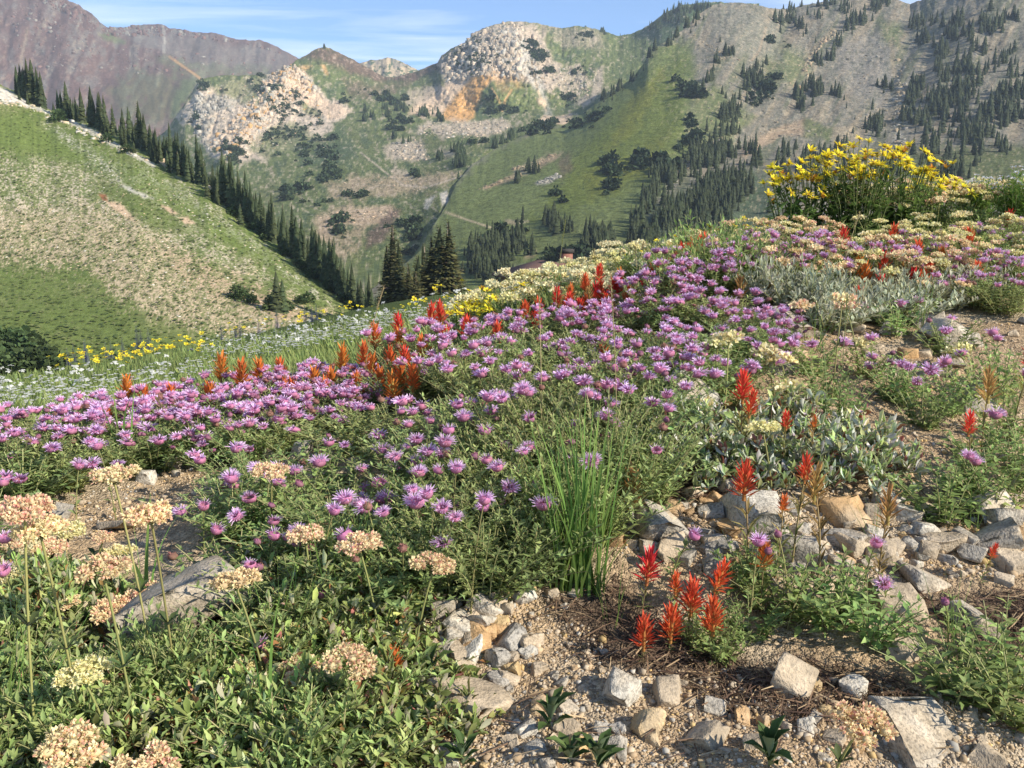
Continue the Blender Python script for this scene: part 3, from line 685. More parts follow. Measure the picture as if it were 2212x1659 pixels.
# --- the knoll the camera stands on: a height field through measured spots of ground
KN = []
def kn(u, v, Y):
    p = at(u, v, Y); KN.append((p[0], p[1], p[2]))
def knz(x, y, z): KN.append((x, y, z))
for x in (-1.6, -0.6, 0.3, 1.2):
    knz(x, 0.25, -0.93 + 0.03 * x)
for u, v, Y in [(0, 1659, 1.15), (500, 1659, 1.15), (1106, 1659, 1.12), (1600, 1659, 1.13), (2212, 1659, 1.15),
                (0, 1400, 1.45), (400, 1380, 1.48), (900, 1330, 1.50), (1400, 1400, 1.42), (1900, 1400, 1.42), (2212, 1400, 1.42),
                (1150, 1190, 1.68), (1600, 1150, 1.78), (1900, 1100, 1.88), (2212, 1100, 1.9), (100, 1150, 1.92), (300, 1100, 2.05), (600, 1080, 2.0),
                (60, 1020, 2.3), (300, 1005, 2.4), (500, 1000, 2.4), (700, 970, 2.4), (900, 1060, 2.0), (1300, 1000, 2.0), (1500, 980, 2.05), (1750, 900, 2.35), (2000, 880, 2.5), (2200, 900, 2.45),
                (1700, 730, 3.0), (1900, 720, 3.1), (2150, 740, 3.0), (1900, 640, 3.7), (2150, 630, 3.8), (1600, 660, 3.3), (1450, 690, 3.4), (1250, 730, 3.4), (1000, 780, 3.3), (800, 870, 3.0),
                (600, 930, 2.9), (350, 960, 2.85), (50, 960, 2.8),
                (1700, 530, 4.8), (1900, 500, 5.2), (2150, 480, 5.6), (2500, 470, 5.6), (2500, 700, 3.4), (2600, 1000, 2.2), (1500, 570, 4.8), (1300, 650, 5.2), (1120, 700, 5.6), (950, 760, 5.2), (750, 830, 5.0), (500, 885, 5.0), (200, 920, 5.0), (-100, 940, 5.0),
                (100, 865, 8.5), (300, 838, 9.0), (600, 780, 10), (900, 705, 11), (1100, 670, 9), (-200, 880, 9.0), (-300, 1020, 2.4), (-300, 1300, 1.6), (-500, 1000, 3),
                (0, 820, 14), (300, 776, 18), (600, 718, 23), (800, 680, 28), (950, 655, 26), (1150, 640, 18), (-300, 850, 14), (-600, 870, 14)]:
    kn(u, v, Y)
for u, Y, z in [(1300, 9, -1.0), (1500, 8, -0.7), (1700, 8.5, -0.45), (2000, 9, -0.35), (2400, 9.5, -0.3), (1300, 16, -2.6), (1600, 16, -2.6), (2000, 18, -2.6), (2500, 18, -2.6),
                (-600, 26, -6.0), (0, 26, -5.6), (300, 32, -6.0), (600, 38, -6.8), (900, 42, -6.6), (1200, 36, -5.2), (1600, 32, -6.5), (2000, 32, -6.5), (2500, 32, -6.5),
                (-600, 60, -15), (0, 60, -15), (500, 64, -15), (900, 70, -15), (1130, 58, -7.6), (1200, 62, -7.8), (1300, 64, -8.0), (1450, 62, -11), (2000, 60, -16), (2600, 60, -16),
                (-700, 110, -29), (300, 120, -29), (1100, 130, -30), (2000, 130, -32), (2700, 130, -32)]:
    a = at(u, 450, Y); knz(a[0], a[1], z)
KN = np.array(KN)
def _kp(x, y):
    return np.stack([np.asarray(x) / (np.asarray(y) + 0.35), 1.15 * np.log(np.asarray(y) + 0.35)], -1)
def _rb(a, b):
    d2 = ((a[:, None] - b[None]) ** 2).sum(-1) + 1e-12
    return 0.5 * d2 * np.log(d2)
_k = _kp(KN[:, 0], KN[:, 1]); _kw = KN[:, 2] / (KN[:, 1] + 0.9)
_n = len(_k)
_A = np.zeros((_n + 3, _n + 3)); _A[:_n, :_n] = _rb(_k, _k) + 0.004 * np.eye(_n)
_A[:_n, _n] = 1; _A[:_n, _n + 1:] = _k; _A[_n, :_n] = 1; _A[_n + 1:, :_n] = _k.T
_w = np.linalg.solve(_A, np.concatenate([_kw, np.zeros(3)]))
def gz_smooth(x, y):
    q = _kp(x, y); r = np.empty(len(q))
    for i in range(0, len(q), 20000):
        s = q[i:i + 20000]
        r[i:i + 20000] = _rb(s, _k) @ _w[:_n] + _w[_n] + s @ _w[_n + 1:]
    return r * (np.asarray(y) + 0.9)
def gz(x, y):
    x = np.atleast_1d(np.asarray(x, float)); y = np.atleast_1d(np.asarray(y, float))
    z = gz_smooth(x, y)
    near = np.clip(1.4 - y / 6, 0, 1)
    p = P3(x, y)
    z = z + 0.050 * (fbm(p * 2.2, 3, 121) - 0.5) + near * (0.030 * (fbm(p * 9, 3, 125) - 0.5) + 0.012 * (fbm(p * 38, 3, 127) - 0.5))
    return z
def gz1(x, y): return float(gz(x, y)[0])

# litter and bare ground on the knoll, by (u, v) outline on the ground
LITTER = [[(1180, 1290), (1330, 1250), (1420, 1330), (1600, 1430), (1700, 1480), (1600, 1560), (1420, 1460), (1250, 1430)], [(1960, 1290), (2212, 1280), (2400, 1300), (2400, 1420), (2100, 1400)],
          [(960, 1200), (1180, 1170), (1230, 1230), (1020, 1260)], [(1300, 1030), (1560, 1010), (1570, 1080), (1330, 1090)], [(240, 960), (420, 970), (440, 1000), (260, 1000)], [(1600, 1480), (1700, 1420), (1980, 1480), (2000, 1560), (1700, 1560)],
          [(1550, 640), (1900, 640), (1950, 690), (1700, 700)], [(30, 1300), (500, 1450), (850, 1500), (800, 1659), (0, 1659)]]
_us = np.linspace(-900, 3100, 540)
_ys = np.concatenate([np.exp(np.linspace(math.log(0.42), math.log(6), 360)), np.exp(np.linspace(math.log(6), math.log(135), 111))[1:]])
_ax = (_us - UC) / FPX
_X = (_ax[None] * (_ys[:, None] * 1.02 + 0.12)); _Y = np.broadcast_to(_ys[:, None], _X.shape)
_Z = gz(_X.ravel(), _Y.ravel())
KV = np.stack([_X.ravel(), _Y.ravel(), _Z], -1)
nr, nu = _X.shape
_i, _j = np.meshgrid(np.arange(nr - 1), np.arange(nu - 1), indexing='ij'); _a = (_i * nu + _j).ravel()
KQ = np.stack([_a, _a + 1, _a + nu + 1, _a + nu], 1)
bvh_k = BVHTree.FromPolygons([Vector(p) for p in KV.tolist()], KQ.tolist())
SOIL = np.array([0.40, 0.29, 0.175]); DUFF = np.array([0.085, 0.058, 0.040])
def paint_k():
    U, Vv = proj(KV)
    p = Paint(np.stack([U, Vv], -1), KV, SOIL)
    w = P3(KV[:, 0], KV[:, 1])
    a = fbm(w * 5, 4, 131, 0.6)
    p.mix(sstep(0.5, 0.66, a) * 0.5, np.array([0.44, 0.37, 0.27])); p.mix(sstep(0.48, 0.36, a) * 0.5, np.array([0.29, 0.20, 0.12]))
    for q in LITTER: p.poly(q, DUFF, 30, 40, 0.9)
    m = sstep(3.0, 4.4, KV[:, 1] + (a - 0.5) * 1.0) * sstep(-0.1, 0.5, 3.4 - 0.0 + 0 * a)
    veg = sstep(0.0, 1.0, (KV[:, 1] - 3.2)) 
    p.mix(veg, np.array([0.075, 0.10, 0.03]))
    p.mix(sstep(20, 40, KV[:, 1]) * 0.9, G_GRASS)
    return np.clip(p.C, 0.01, 0.8)
link('ground', build_mesh('ground', KV, KQ, None, paint_k(), True, M_SOIL), kind='structure')
# wide valley floor that everything stands over
_vf = Geo(); _s = 4600
_vf.add([(-_s, -300, -75), (_s, -300, -75), (_s, 4700, -75), (-_s, 4700, -75)], [[0, 1, 2, 3]], None, FG_GRASS * 0.7)
link('valley', _vf.mesh('valley', M_FAR), kind='structure')
_bh = Geo()   # the knoll goes on behind the camera
_xs = np.linspace(-9, 9, 30); _yb = np.linspace(-14, 0.5, 30); _gx, _gy = np.meshgrid(_xs, _yb)
_zz = -0.99 + 0.03 * _gx + 0.05 * (fbm(P3(_gx.ravel(), _gy.ravel()), 3, 9).reshape(_gx.shape) - 0.5) + 0.02 * _gy
_i, _j = np.meshgrid(np.arange(29), np.arange(29), indexing='ij'); _a = (_i * 30 + _j).ravel()
_bh.add(np.stack([_gx.ravel(), _gy.ravel(), _zz.ravel()], -1), np.stack([_a, _a + 1, _a + 31, _a + 30], 1), None, SOIL)
link('ground', _bh.mesh('ground', M_SOIL, True), kind='structure')

def hit(bvh, u, v):
    d = Vector(ray(u, v)).normalized()
    h = bvh.ray_cast(Vector((0, 0, 0)), d)
    return None if h[0] is None else np.array(h[0])
def ground_at(u, v):
    """the spot of ground on the knoll seen at (u, v)"""
    return hit(bvh_k, u, v)

# ------------------------------------------------------------------ crags, loose stones and tussocks that give the slopes their relief
def rock_arrays(seed, sub, sharp=10):
    import bmesh
    r = np.random.default_rng(seed)
    bm = bmesh.new(); bmesh.ops.create_icosphere(bm, subdivisions=sub, radius=1.0)
    V = np.array([v.co[:] for v in bm.verts]); T = np.array([[v.index for v in f.verts] for f in bm.faces]); bm.free()
    V = V * (1.25 + 0.25 * (fbm(V * 1.3 + seed, 3, seed) - 0.5)[:, None] * 2)
    ax = np.concatenate([np.eye(3), -np.eye(3)]) + r.normal(0, 0.24, (6, 3))
    for q_ in range(6 + sharp // 2):
        n = ax[q_] if q_ < 6 else r.normal(0, 1, 3)
        n = n / np.linalg.norm(n); d = r.uniform(0.48, 0.72) if q_ < 6 else r.uniform(0.62, 0.86)
        k = V @ n - d; m = k > 0
        V[m] -= np.outer(k[m] * 0.985, n)
    if sub > 2: V += (fbm(V * 5 + seed, 3, seed + 5) - 0.5)[:, None] * 0.09 * V
    V = V / np.abs(V).max(0)
    return V, T

CHIP = []
for k in range(6):
    V, T = rock_arrays(1050 + k, 1, 6); CHIP.append((V, None, T, np.ones((len(V), 3))))
def poly_points(poly, n):
    poly = np.asarray(poly, float); lo, hi = poly.min(0), poly.max(0); out = np.zeros((0, 2))
    while len(out) < n:
        q = np.stack([rng.uniform(lo[0], hi[0], n * 2), rng.uniform(lo[1], hi[1], n * 2)], -1)
        out = np.concatenate([out, q[poly_sd(q, poly) > 0]])
    return out[:n]
def crags(name, bvh, jobs, label, mat, cat='rock', ks=1.0, kn=1.0):
    """angular rocks bedded in a slope: jobs are (outline, count, size lo, size hi, colours, height factor)"""
    g = Geo()
    for poly, n, lo, hi, cols, hf in jobs:
        P_ = [hit(bvh, u, v) for u, v in poly_points(poly, int(n * kn))]
        P_ = np.array([p for p in P_ if p is not None]); m = len(P_)
        if m == 0: continue
        sz = ks * lo * (hi / lo) ** (rng.random(m) ** 2.2); P_[:, 2] -= sz * 0.12; cols = np.array(cols)
        c = cols[rng.integers(0, len(cols), m)] * rng.uniform(0.75, 1.2, (m, 1)); w = rng.integers(0, 6, m)
        for k in range(6):
            s = w == k
            V, Q, T, C = CHIP[k]
            g.inst((V * np.array([1, 0.8, hf]), None, T, C), yaw(rng.random(s.sum()) * 6.28), P_[s], c[s], sz[s] * 0.5)
    return tag(link(name, g.mesh(name, mat)), label, cat, None, 'stuff')
PK = [STONE_P * 0.85, STONE_P, GREYR * 1.2, STONE_P * 0.7, STONE_W * 0.9]; KNO = [STONE_P, STONE_P * 0.85, STONE_W * 0.85, TAN_P, OCHRE_P * 0.9]
crags('crags', bvh_b, [([(953, 130), (1000, 92), (1030, 68), (1095, 50), (1130, 55), (1125, 120), (1120, 168), (1060, 165), (1010, 168), (965, 183)], 520, 6, 30, PK, 1.5), ([(1130, 60), (1180, 100), (1215, 160), (1190, 195), (1130, 178)], 110, 4, 14, PK, 1.0),
                       ([(622, 138), (652, 150), (690, 195), (640, 215), (600, 240), (570, 280), (530, 310), (490, 340), (450, 315), (500, 260), (555, 200), (595, 160)], 420, 5, 24, KNO, 1.4), ([(390, 250), (432, 185), (560, 172), (640, 160), (700, 215), (690, 290), (600, 320), (480, 335), (430, 290)], 260, 3, 12, KNO, 0.9),
                       ([(600, 150), (630, 138), (650, 150), (620, 175), (560, 200), (560, 185)], 120, 6, 24, KNO, 1.6), ([(420, 205), (500, 210), (470, 245), (445, 300), (465, 338), (420, 290)], 160, 6, 24, [STONE_W * 0.8, GREYR * 1.3], 1.6),
                       ([(885, 285), (930, 262), (1000, 262), (1090, 255), (1110, 275), (1060, 295), (960, 300)], 220, 3, 14, PK, 0.9), ([(830, 315), (880, 300), (910, 305), (930, 345), (880, 350)], 130, 3, 14, PK, 0.9),
                       ([(1180, 150), (1250, 140), (1300, 150), (1270, 215), (1230, 220)], 160, 4, 16, PK, 1.0), ([(1170, 55), (1290, 66), (1310, 110), (1220, 105)], 90, 3, 10, PK, 0.8), ([(680, 465), (850, 445), (860, 470), (740, 490)], 90, 2, 9, [TAN_P, STONE_P * 0.8], 0.8), ([(700, 395), (760, 385), (1000, 370), (900, 420)], 110, 2, 7, [TAN_P, STONE_P * 0.8], 0.7), ([(640, 300), (1150, 300), (950, 420), (700, 470)], 200, 1.5, 5, [STONE_P * 0.8, GREYR], 0.7)],
      'pale broken crags on the central rocky peak', M_FAR, ks=0.42, kn=1.7)
crags('crags', bvh_d, [([(-300, -190), (0, -70), (135, -4), (232, 62), (330, 56), (500, 86), (645, 128), (560, 100), (400, 80), (232, 78), (100, 10)], 420, 10, 44, [RED, GREYR, BROWN * 1.3, RED * 0.8], 1.5), ([(0, 0), (150, 20), (260, 100), (400, 110), (600, 130), (560, 165), (330, 160), (60, 150)], 260, 8, 34, [RED * 1.1, GREYR * 1.1, BROWN * 1.3], 0.9)],
      'dark broken rock along the crest of the far red mountain', M_FAR, ks=0.45, kn=1.3)
crags('crags', bvh_c, [([(1500, 60), (1700, 40), (1900, 60), (2250, 60), (2250, 320), (1900, 320), (1700, 330), (1560, 300), (1480, 200)], 900, 1.5, 7, [CG * 1.1, STONE * 0.75, STONE_W * 0.7, CG * 0.8], 0.8), ([(1795, 62), (1812, 70), (1765, 110), (1745, 165), (1730, 160), (1750, 110)], 90, 3, 12, [STONE * 0.85, TAN], 1.0), ([(1940, 120), (1960, 200), (1955, 320), (1930, 320), (1935, 200)], 120, 3, 12, [STONE_W * 0.75, STONE * 0.8], 1.0),
                       ([(1500, 330), (1560, 300), (1540, 340), (1450, 400)], 90, 2, 10, [STONE * 0.85, STONE_W * 0.7], 1.0), ([(1105, 365), (1212, 328), (1160, 360), (1120, 385)], 70, 2, 8, [STONE * 0.85, TAN], 0.9), ([(1155, 395), (1205, 375), (1213, 382), (1185, 397)], 60, 2, 7, [STONE_W * 0.7], 0.9), ([(1030, 410), (1125, 372), (1060, 405)], 50, 2, 7, [TAN, STONE * 0.8], 0.9), ([(1480, 60), (1540, 100), (1600, 130), (1560, 130)], 60, 2, 8, [STONE * 0.8], 0.9)],
      'grey outcrops and scree blocks on the wooded mountainside', M_FAR, ks=0.65)
ST_A = [STONE, STONE * 0.9, STONE_W, STONE * 1.1, TAN]
crags('loose_stones', bvh_a, [([(-200, 430), (60, 440), (250, 430), (330, 480), (430, 560), (600, 650), (760, 690), (700, 715), (480, 730), (350, 690), (260, 640), (180, 580), (-200, 560)], 2300, 0.18, 1.1, ST_A, 0.6), ([(-100, 330), (120, 335), (210, 370), (330, 400), (420, 470), (560, 570), (660, 640), (420, 560), (230, 470), (0, 470)], 700, 0.18, 1.0, ST_A, 0.6),
                              ([(90, 270), (200, 330), (330, 370), (450, 450), (600, 560), (720, 660), (480, 500), (200, 370)], 500, 0.2, 1.0, [STONE_W, STONE], 0.6), ([(-60, 185), (0, 192), (60, 220), (120, 246), (200, 282), (330, 352), (200, 300), (60, 235), (-60, 215)], 240, 0.6, 3.2, [STONE_W, STONE_W * 0.85, STONE], 0.8),
                              ([(388, 345), (420, 360), (470, 400), (512, 445), (480, 430), (430, 395)], 110, 0.7, 3.4, [STONE * 1.1, STONE, STONE_W], 1.0), ([(330, 320), (352, 325), (378, 355), (370, 370), (345, 348)], 60, 0.7, 3.2, [STONE, TAN * 1.1], 1.0), ([(278, 288), (310, 295), (318, 315), (300, 310)], 40, 0.6, 2.4, [TAN * 1.1], 0.9)],
      'pale loose stones strewn down the green hillside', M_FLAT, ks=0.75)
tg = Geo(); _q = poly_points([(-250, 260), (0, 215), (200, 285), (360, 375), (560, 515), (760, 680), (560, 740), (300, 790), (0, 830), (-250, 850)], 5200)
_p = np.array([p for p in (hit(bvh_a, u, v) for u, v in _q) if p is not None]); _m = len(_p)
_tt = (np.array([(0, 0, 0), (0.5, 0.3, 0.5), (0.1, 0.55, 0.3), (-0.4, 0.35, 0.55), (-0.55, -0.2, 0.3), (0, -0.5, 0.5), (0.5, -0.3, 0.3), (0, 0, 0.75)]) * np.array([1, 1, 0.75]), None, np.array([[1, 2, 7], [2, 3, 7], [3, 4, 7], [4, 5, 7], [5, 6, 7], [6, 1, 7]]), np.array([[0.8] * 3] * 7 + [[1.1] * 3]))
_pal = np.array([G_GRASS, G_LIGHT, G_DARK * 1.1, G_GRASS * 0.85])
tg.inst(_tt, yaw(rng.random(_m) * 6.28), _p, _pal[rng.integers(0, 4, _m)] * rng.uniform(0.95, 1.3, (_m, 1)), rng.uniform(0.2, 0.75, _m))
tag(link('tussock_grass', tg.mesh('tussock_grass', M_NEEDLE)), 'grass tussocks all over the green hillside', 'grass', None, 'stuff')

# ------------------------------------------------------------------ conifers
def conifer_parts(seed, whorls, per, h=1.0, width=0.30, sub=3, droop=0.35, gap=0.0, ragged=0.35, bare=0.06):
    """trunk mesh arrays and crown mesh arrays of one tree, height 1"""
    r = np.random.default_rng(seed)
    tr = Geo()
    lean = r.normal(0, 0.012, 2)
    zs = np.linspace(-0.03, 0.97, 7)
    pts = np.stack([lean[0] * zs, lean[1] * zs, zs], -1)
    V, Q = tube(pts, 0.015 * (1.02 - zs) + 0.002, 5)
    tr.add(V, Q, None, np.array([0.34, 0.27, 0.20]) * (0.8 + 0.3 * r.random()))
    cr = Geo()
    pos, dr, ln = [], [], []
    for w in range(whorls):
        t = (w + 0.5 * r.random()) / whorls
        z = bare + (1 - bare) * (t ** 0.92)
        if z > 0.995: continue
        L0 = width * (1 - z) ** 0.88 * (0.55 + 0.45 * min(1, z * 5)) + 0.012
        k = max(3, int(per * (0.45 + 0.75 * (1 - z))))
        a0 = r.random() * 6.28
        for j in range(k):
            if r.random() < gap: continue
            a = a0 + j / k * 6.28 + r.normal(0, 0.25)
            l = L0 * (1 - ragged * r.random())
            e = -droop * (1 - z) + 0.45 * z + r.normal(0, 0.12)
            pos.append((lean[0] * z, lean[1] * z, z)); dr.append((math.cos(a) * math.cos(e), math.sin(a) * math.cos(e), math.sin(e))); ln.append(l)
    pos, dr, ln = np.array(pos), np.array(dr), np.array(ln)
    if sub == 0:
        w = 0.52
        T = (np.array([(0.0, 0, 0.03), (0.55, w * 0.5, -0.05), (0.55, -w * 0.5, -0.05), (1.0, 0, -0.02), (0.6, 0, 0.16)]), None,
             np.array([[0, 2, 4], [0, 4, 1], [2, 3, 4], [4, 3, 1]]), np.array([(0.5, 0.5, 0.5), (1, 1, 1), (1, 1, 1), (1.15, 1.15, 1.1), (1, 1, 1)]))
        tint = np.array([0.095, 0.112, 0.042]) * (0.65 + 0.7 * r.random((len(ln), 1)))
        cr.inst(T, frames(dr), pos, tint, ln)
    else:
        # each branch carries several flat sprays
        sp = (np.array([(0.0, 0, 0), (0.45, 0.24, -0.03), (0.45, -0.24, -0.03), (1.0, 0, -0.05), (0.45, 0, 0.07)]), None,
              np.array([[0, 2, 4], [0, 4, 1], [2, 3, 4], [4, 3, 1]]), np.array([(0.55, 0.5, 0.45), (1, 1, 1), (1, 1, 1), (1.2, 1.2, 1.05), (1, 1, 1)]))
        pp, dd, ll = [], [], []
        for q in range(sub):
            f = (q + 0.35) / sub
            for sgn in ((0,) if q == sub - 1 else (-1, 1)):
                a = sgn * (0.75 + 0.3 * r.random(len(ln)))
                side = np.cross(dr, np.array([0, 0, 1.0])); side /= np.maximum(np.linalg.norm(side, axis=1, keepdims=True), 1e-6)
                d2 = dr * np.cos(a)[:, None] + side * np.sin(a)[:, None]
                d2[:, 2] -= 0.12 + 0.15 * r.random(len(ln))
                pp.append(pos + dr * (ln * f)[:, None] + r.normal(0, 0.003, pos.shape)); dd.append(d2); ll.append(ln * (0.62 - 0.25 * f) * (0.7 + 0.5 * r.random(len(ln))))
        pp, dd, ll = np.concatenate(pp), np.concatenate(dd), np.concatenate(ll)
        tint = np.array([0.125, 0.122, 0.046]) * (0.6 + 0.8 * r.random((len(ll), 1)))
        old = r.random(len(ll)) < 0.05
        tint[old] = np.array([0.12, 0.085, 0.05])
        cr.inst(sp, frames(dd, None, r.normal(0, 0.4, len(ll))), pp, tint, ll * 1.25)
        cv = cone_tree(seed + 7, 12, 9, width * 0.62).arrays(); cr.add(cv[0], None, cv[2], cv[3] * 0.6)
    return tr, cr

def cone_tree(seed, tiers, seg, width, core=1.0):
    r = np.random.default_rng(seed); g = Geo()
    for i in range(tiers):
        z0 = i / tiers * 0.93; z1 = min(1.0, z0 + 1.75 / tiers); R = width * core * (1 - z0) ** 0.8
        a = (np.arange(seg) + r.random()) / seg * 6.28; rr = R * (0.62 + 0.55 * r.random(seg))
        V = np.concatenate([np.stack([np.cos(a) * rr, np.sin(a) * rr, z0 - 0.04 * r.random(seg) - 0.02 * (rr / R)], -1), [[r.normal(0, 0.006), r.normal(0, 0.006), z1]]])
        T = [[j, (j + 1) % seg, seg] for j in range(seg)]
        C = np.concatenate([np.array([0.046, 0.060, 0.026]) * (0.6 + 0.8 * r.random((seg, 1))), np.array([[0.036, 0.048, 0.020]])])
        g.add(V, None, T, C)
    return g
BIG = []
for k in range(5):
    t_, c_ = conifer_parts(300 + k, 46, 11, width=(0.17, 0.20, 0.15, 0.19, 0.16)[k], sub=3, gap=(0.25, 0.12, 0.30, 0.1, 0.2)[k])
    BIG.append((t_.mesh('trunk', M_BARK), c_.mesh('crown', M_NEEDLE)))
MID = []
for k in range(7):
    t_, c_ = conifer_parts(400 + k, 22, 9, width=0.17 + 0.03 * (k % 3), sub=0, gap=0.12, ragged=0.5)
    V, Q, T, C = cone_tree(420 + k, 7, 8, 0.15 + 0.02 * (k % 3)).arrays(); c_.add(V, None, T, C * 1.05)
    MID.append((t_.mesh('trunk', M_BARK), c_.mesh('crown', M_NEEDLE)))
FAR = []
for k in range(6):
    t_, _c = conifer_parts(500 + k, 2, 3, sub=0)
    c_ = cone_tree(520 + k, 6, 9, 0.19 + 0.03 * (k % 3))
    FAR.append((c_.mesh('crown', M_NEEDLE), t_.mesh('trunk', M_BARK), c_.arrays()))

def tree(meshes, p, h, label, group, spread=1.0, name='conifer'):
    e = link(name, None, loc=p, rot=(0, 0, random.random() * 6.28), scale=(h * spread, h * spread, h))
    e.empty_display_size = 0.1
    tag(e, label, 'tree', group)
    link('trunk', meshes[0], e); link('crown', meshes[1], e)
    return e
DOWN = lambda bvh, x, y: bvh.ray_cast(Vector((x, y, 900)), Vector((0, 0, -1)))[0]

# the stand of tall conifers just beyond the meadow's edge: (u, v of top, v of foot, distance, variety)
STAND = [(838, 528, 690, 148, 0, 'with bare pale trunk at the outer edge of the stand'), (852, 480, 690, 152, 2, 'with thin top and bare stretch of trunk'), (866, 520, 690, 147, 0, 'short and sparse beside the thin-topped one'),
         (885, 566, 695, 145, 3, 'low and bushy in the middle of the stand'), (905, 548, 690, 150, 1, 'small and dark in the gap of the stand'), (918, 524, 690, 156, 2, 'narrow and dark with a pointed spire'),
         (935, 508, 690, 152, 3, 'broad and dense behind its neighbours'), (951, 484, 690, 150, 1, 'tall and dense with a sharp top'), (972, 472, 690, 150, 3, 'tallest and broad-skirted at the valley edge of the stand'),
         (986, 545, 690, 154, 1, 'half as tall beside the tallest one'), (898, 585, 695, 143, 1, 'stunted at the foot of the stand')]
for u, vt, vb, Y, k, lb in STAND:
    p = at(u, vb, Y); q = at(u, vt, Y)
    g = DOWN(bvh_a, p[0], p[1]) or DOWN(bvh_k, p[0], p[1])
    z0 = max(p[2] - 6, g.z) if g is not None else p[2]
    tree(BIG[k], (p[0], p[1], z0), q[2] - z0, 'conifer ' + lb, 'stand of conifers below the meadow', 1.25)

# conifers along the crest of the green hillside
CREST = [(35, 100, 190, 206, 16, 12), (113, 167, 230, 243, 12, 8.5), (175, 247, 258, 274, 20, 11), (258, 322, 284, 303, 19, 10), (320, 375, 305, 346, 18, 8.5), (362, 455, 338, 388, 32, 9.5),
         (455, 545, 400, 470, 42, 9.5), (540, 640, 462, 548, 44, 9), (632, 740, 540, 625, 40, 8.5), (735, 805, 612, 672, 26, 7.5)]
ntree = 0
for ua, ub, va, vb, n, h in CREST:
    for i in range(n):
        u = ua + (ub - ua) * (i + random.random()) / n
        v = np.interp(u, [ua, ub], [va, vb]) + random.uniform(-10, 7)
        p = hit(bvh_a, u, max(v, ci(A_R, u)[0] + 3))
        if p is None: continue
        f = random.random()
        if f < 0.45:                      # on the far side, just below the crest
            p = p + np.array([p[0] / p[1] * 14, 14, 0]) * random.uniform(0.3, 1.0)
            g = DOWN(bvh_a, p[0], p[1])
            if g is None: continue
            p[2] = g.z
        tree(MID[ntree % 7], (p[0], p[1], p[2] - 0.1), h * random.choice((0.5, 0.7, 0.85, 0.95, 1.0, 1.1, 1.25)) * random.uniform(0.9, 1.1), 'dark conifer in the belt along the crest of the green hillside', 'conifers along the crest of the green hillside', random.uniform(0.68, 0.98))
        ntree += 1
bg_ = Geo(); _bt = [cone_tree(560 + k, 8, 9, 0.13 + 0.02 * k).arrays() for k in range(4)]; _bp = {k: [] for k in range(4)}
for i in range(330):                      # the depth of the belt behind its front trees
    u = 20 + 800 * random.random() ** 0.8; v = ci(A_R, u)[0] + 4
    p = hit(bvh_a, u, v)
    if p is None: continue
    p = p + np.array([p[0] / p[1], 1, 0]) * random.uniform(4, 30); g = DOWN(bvh_a, p[0], p[1])
    if g is not None: _bp[i % 4].append((p[0], p[1], g.z - 0.2, random.uniform(6.5, 11) * np.interp(u, [0, 300, 800], [1.15, 1.05, 0.8])))
for k in range(4):
    b_ = np.array(_bp[k]); V, Q, T, C = _bt[k]
    bg_.inst((V, None, T, C * 1.15), yaw(rng.random(len(b_)) * 6.28), b_[:, :3], rng.uniform(0.8, 1.3, (len(b_), 1)) * np.ones((1, 3)), b_[:, 3])
tag(link('forest', bg_.mesh('forest', M_NEEDLE)), 'deep conifer wood on the far side of the green hillside crest', 'forest', None, 'stuff')
for i, (u, v, h) in enumerate([(230, 292, 6), (222, 288, 4.5), (265, 313, 6), (272, 316, 5), (330, 348, 6), (338, 352, 4.5), (363, 372, 6), (387, 378, 6.5), (407, 392, 7), (290, 330, 3.5), (448, 425, 6), (470, 440, 5), (520, 485, 5), (60, 225, 4.5), (42, 215, 4)]):
    p = hit(bvh_a, u, v)
    if p is not None: tree(MID[i % 7], (p[0], p[1], p[2] - 0.1), h, 'small conifer standing clear of the belt on the stony upper slope', 'small conifers below the hillside crest', 1.1)
for u, v, h, lb in [(600, 672, 9, 'taller of two slim conifers alone on the open hillside'), (612, 674, 7.5, 'shorter of two slim conifers alone on the open hillside')]:
    p = hit(bvh_a, u, v); tree(MID[2], (p[0], p[1], p[2] - 0.1), h * 0.8, lb, None, 1.2)

# shrubs: many small leaf clumps in a mound
def shrub_arrays(seed, n, c=(0.06, 0.09, 0.032), size=0.13):
    r = np.random.default_rng(seed); g = Geo()
    a = r.random(n) * 6.28; rr = np.sqrt(r.random(n)); zz = r.random(n)
    lob = 0.75 + 0.35 * np.sin(a * 3 + seed) * r.random(n)
    P = np.stack([np.cos(a) * rr * 0.5 * lob, np.sin(a) * rr * 0.5 * lob, (0.12 + 0.88 * zz) * np.sqrt(np.maximum(0.05, 1 - rr ** 2)) * 0.62], -1)
    D = P * np.array([1, 1, 1.2]) + r.normal(0, 0.22, P.shape)
    T = (np.array([(0.0, 0, 0), (0.5, 0.42, 0.06), (0.5, -0.42, 0.06), (1.0, 0, 0)]), None, np.array([[0, 2, 1], [2, 3, 1]]), np.ones((4, 3)))
    g.inst(T, frames(D, None, r.normal(0, 0.9, n)), P, np.array(c) * (0.55 + 0.9 * r.random((n, 1))), size * (0.6 + 0.8 * r.random(n)))
    return g
SHR = [shrub_arrays(600 + k, 260) for k in range(5)]
SHR_M = [s.mesh('foliage', M_NEEDLE) for s in SHR]
SHR_L = [shrub_arrays(610 + k, 70, (0.042, 0.064, 0.028), 0.26).arrays() for k in range(5)]
def shrub(p, w, h, label, group=None, name='shrub'):
    e = link(name, None, loc=p, rot=(0, 0, random.random() * 6.28), scale=(w, w, h)); e.empty_display_size = 0.1
    tag(e, label, 'shrub', group); link('foliage', random.choice(SHR_M), e, kind='stuff')
    return e
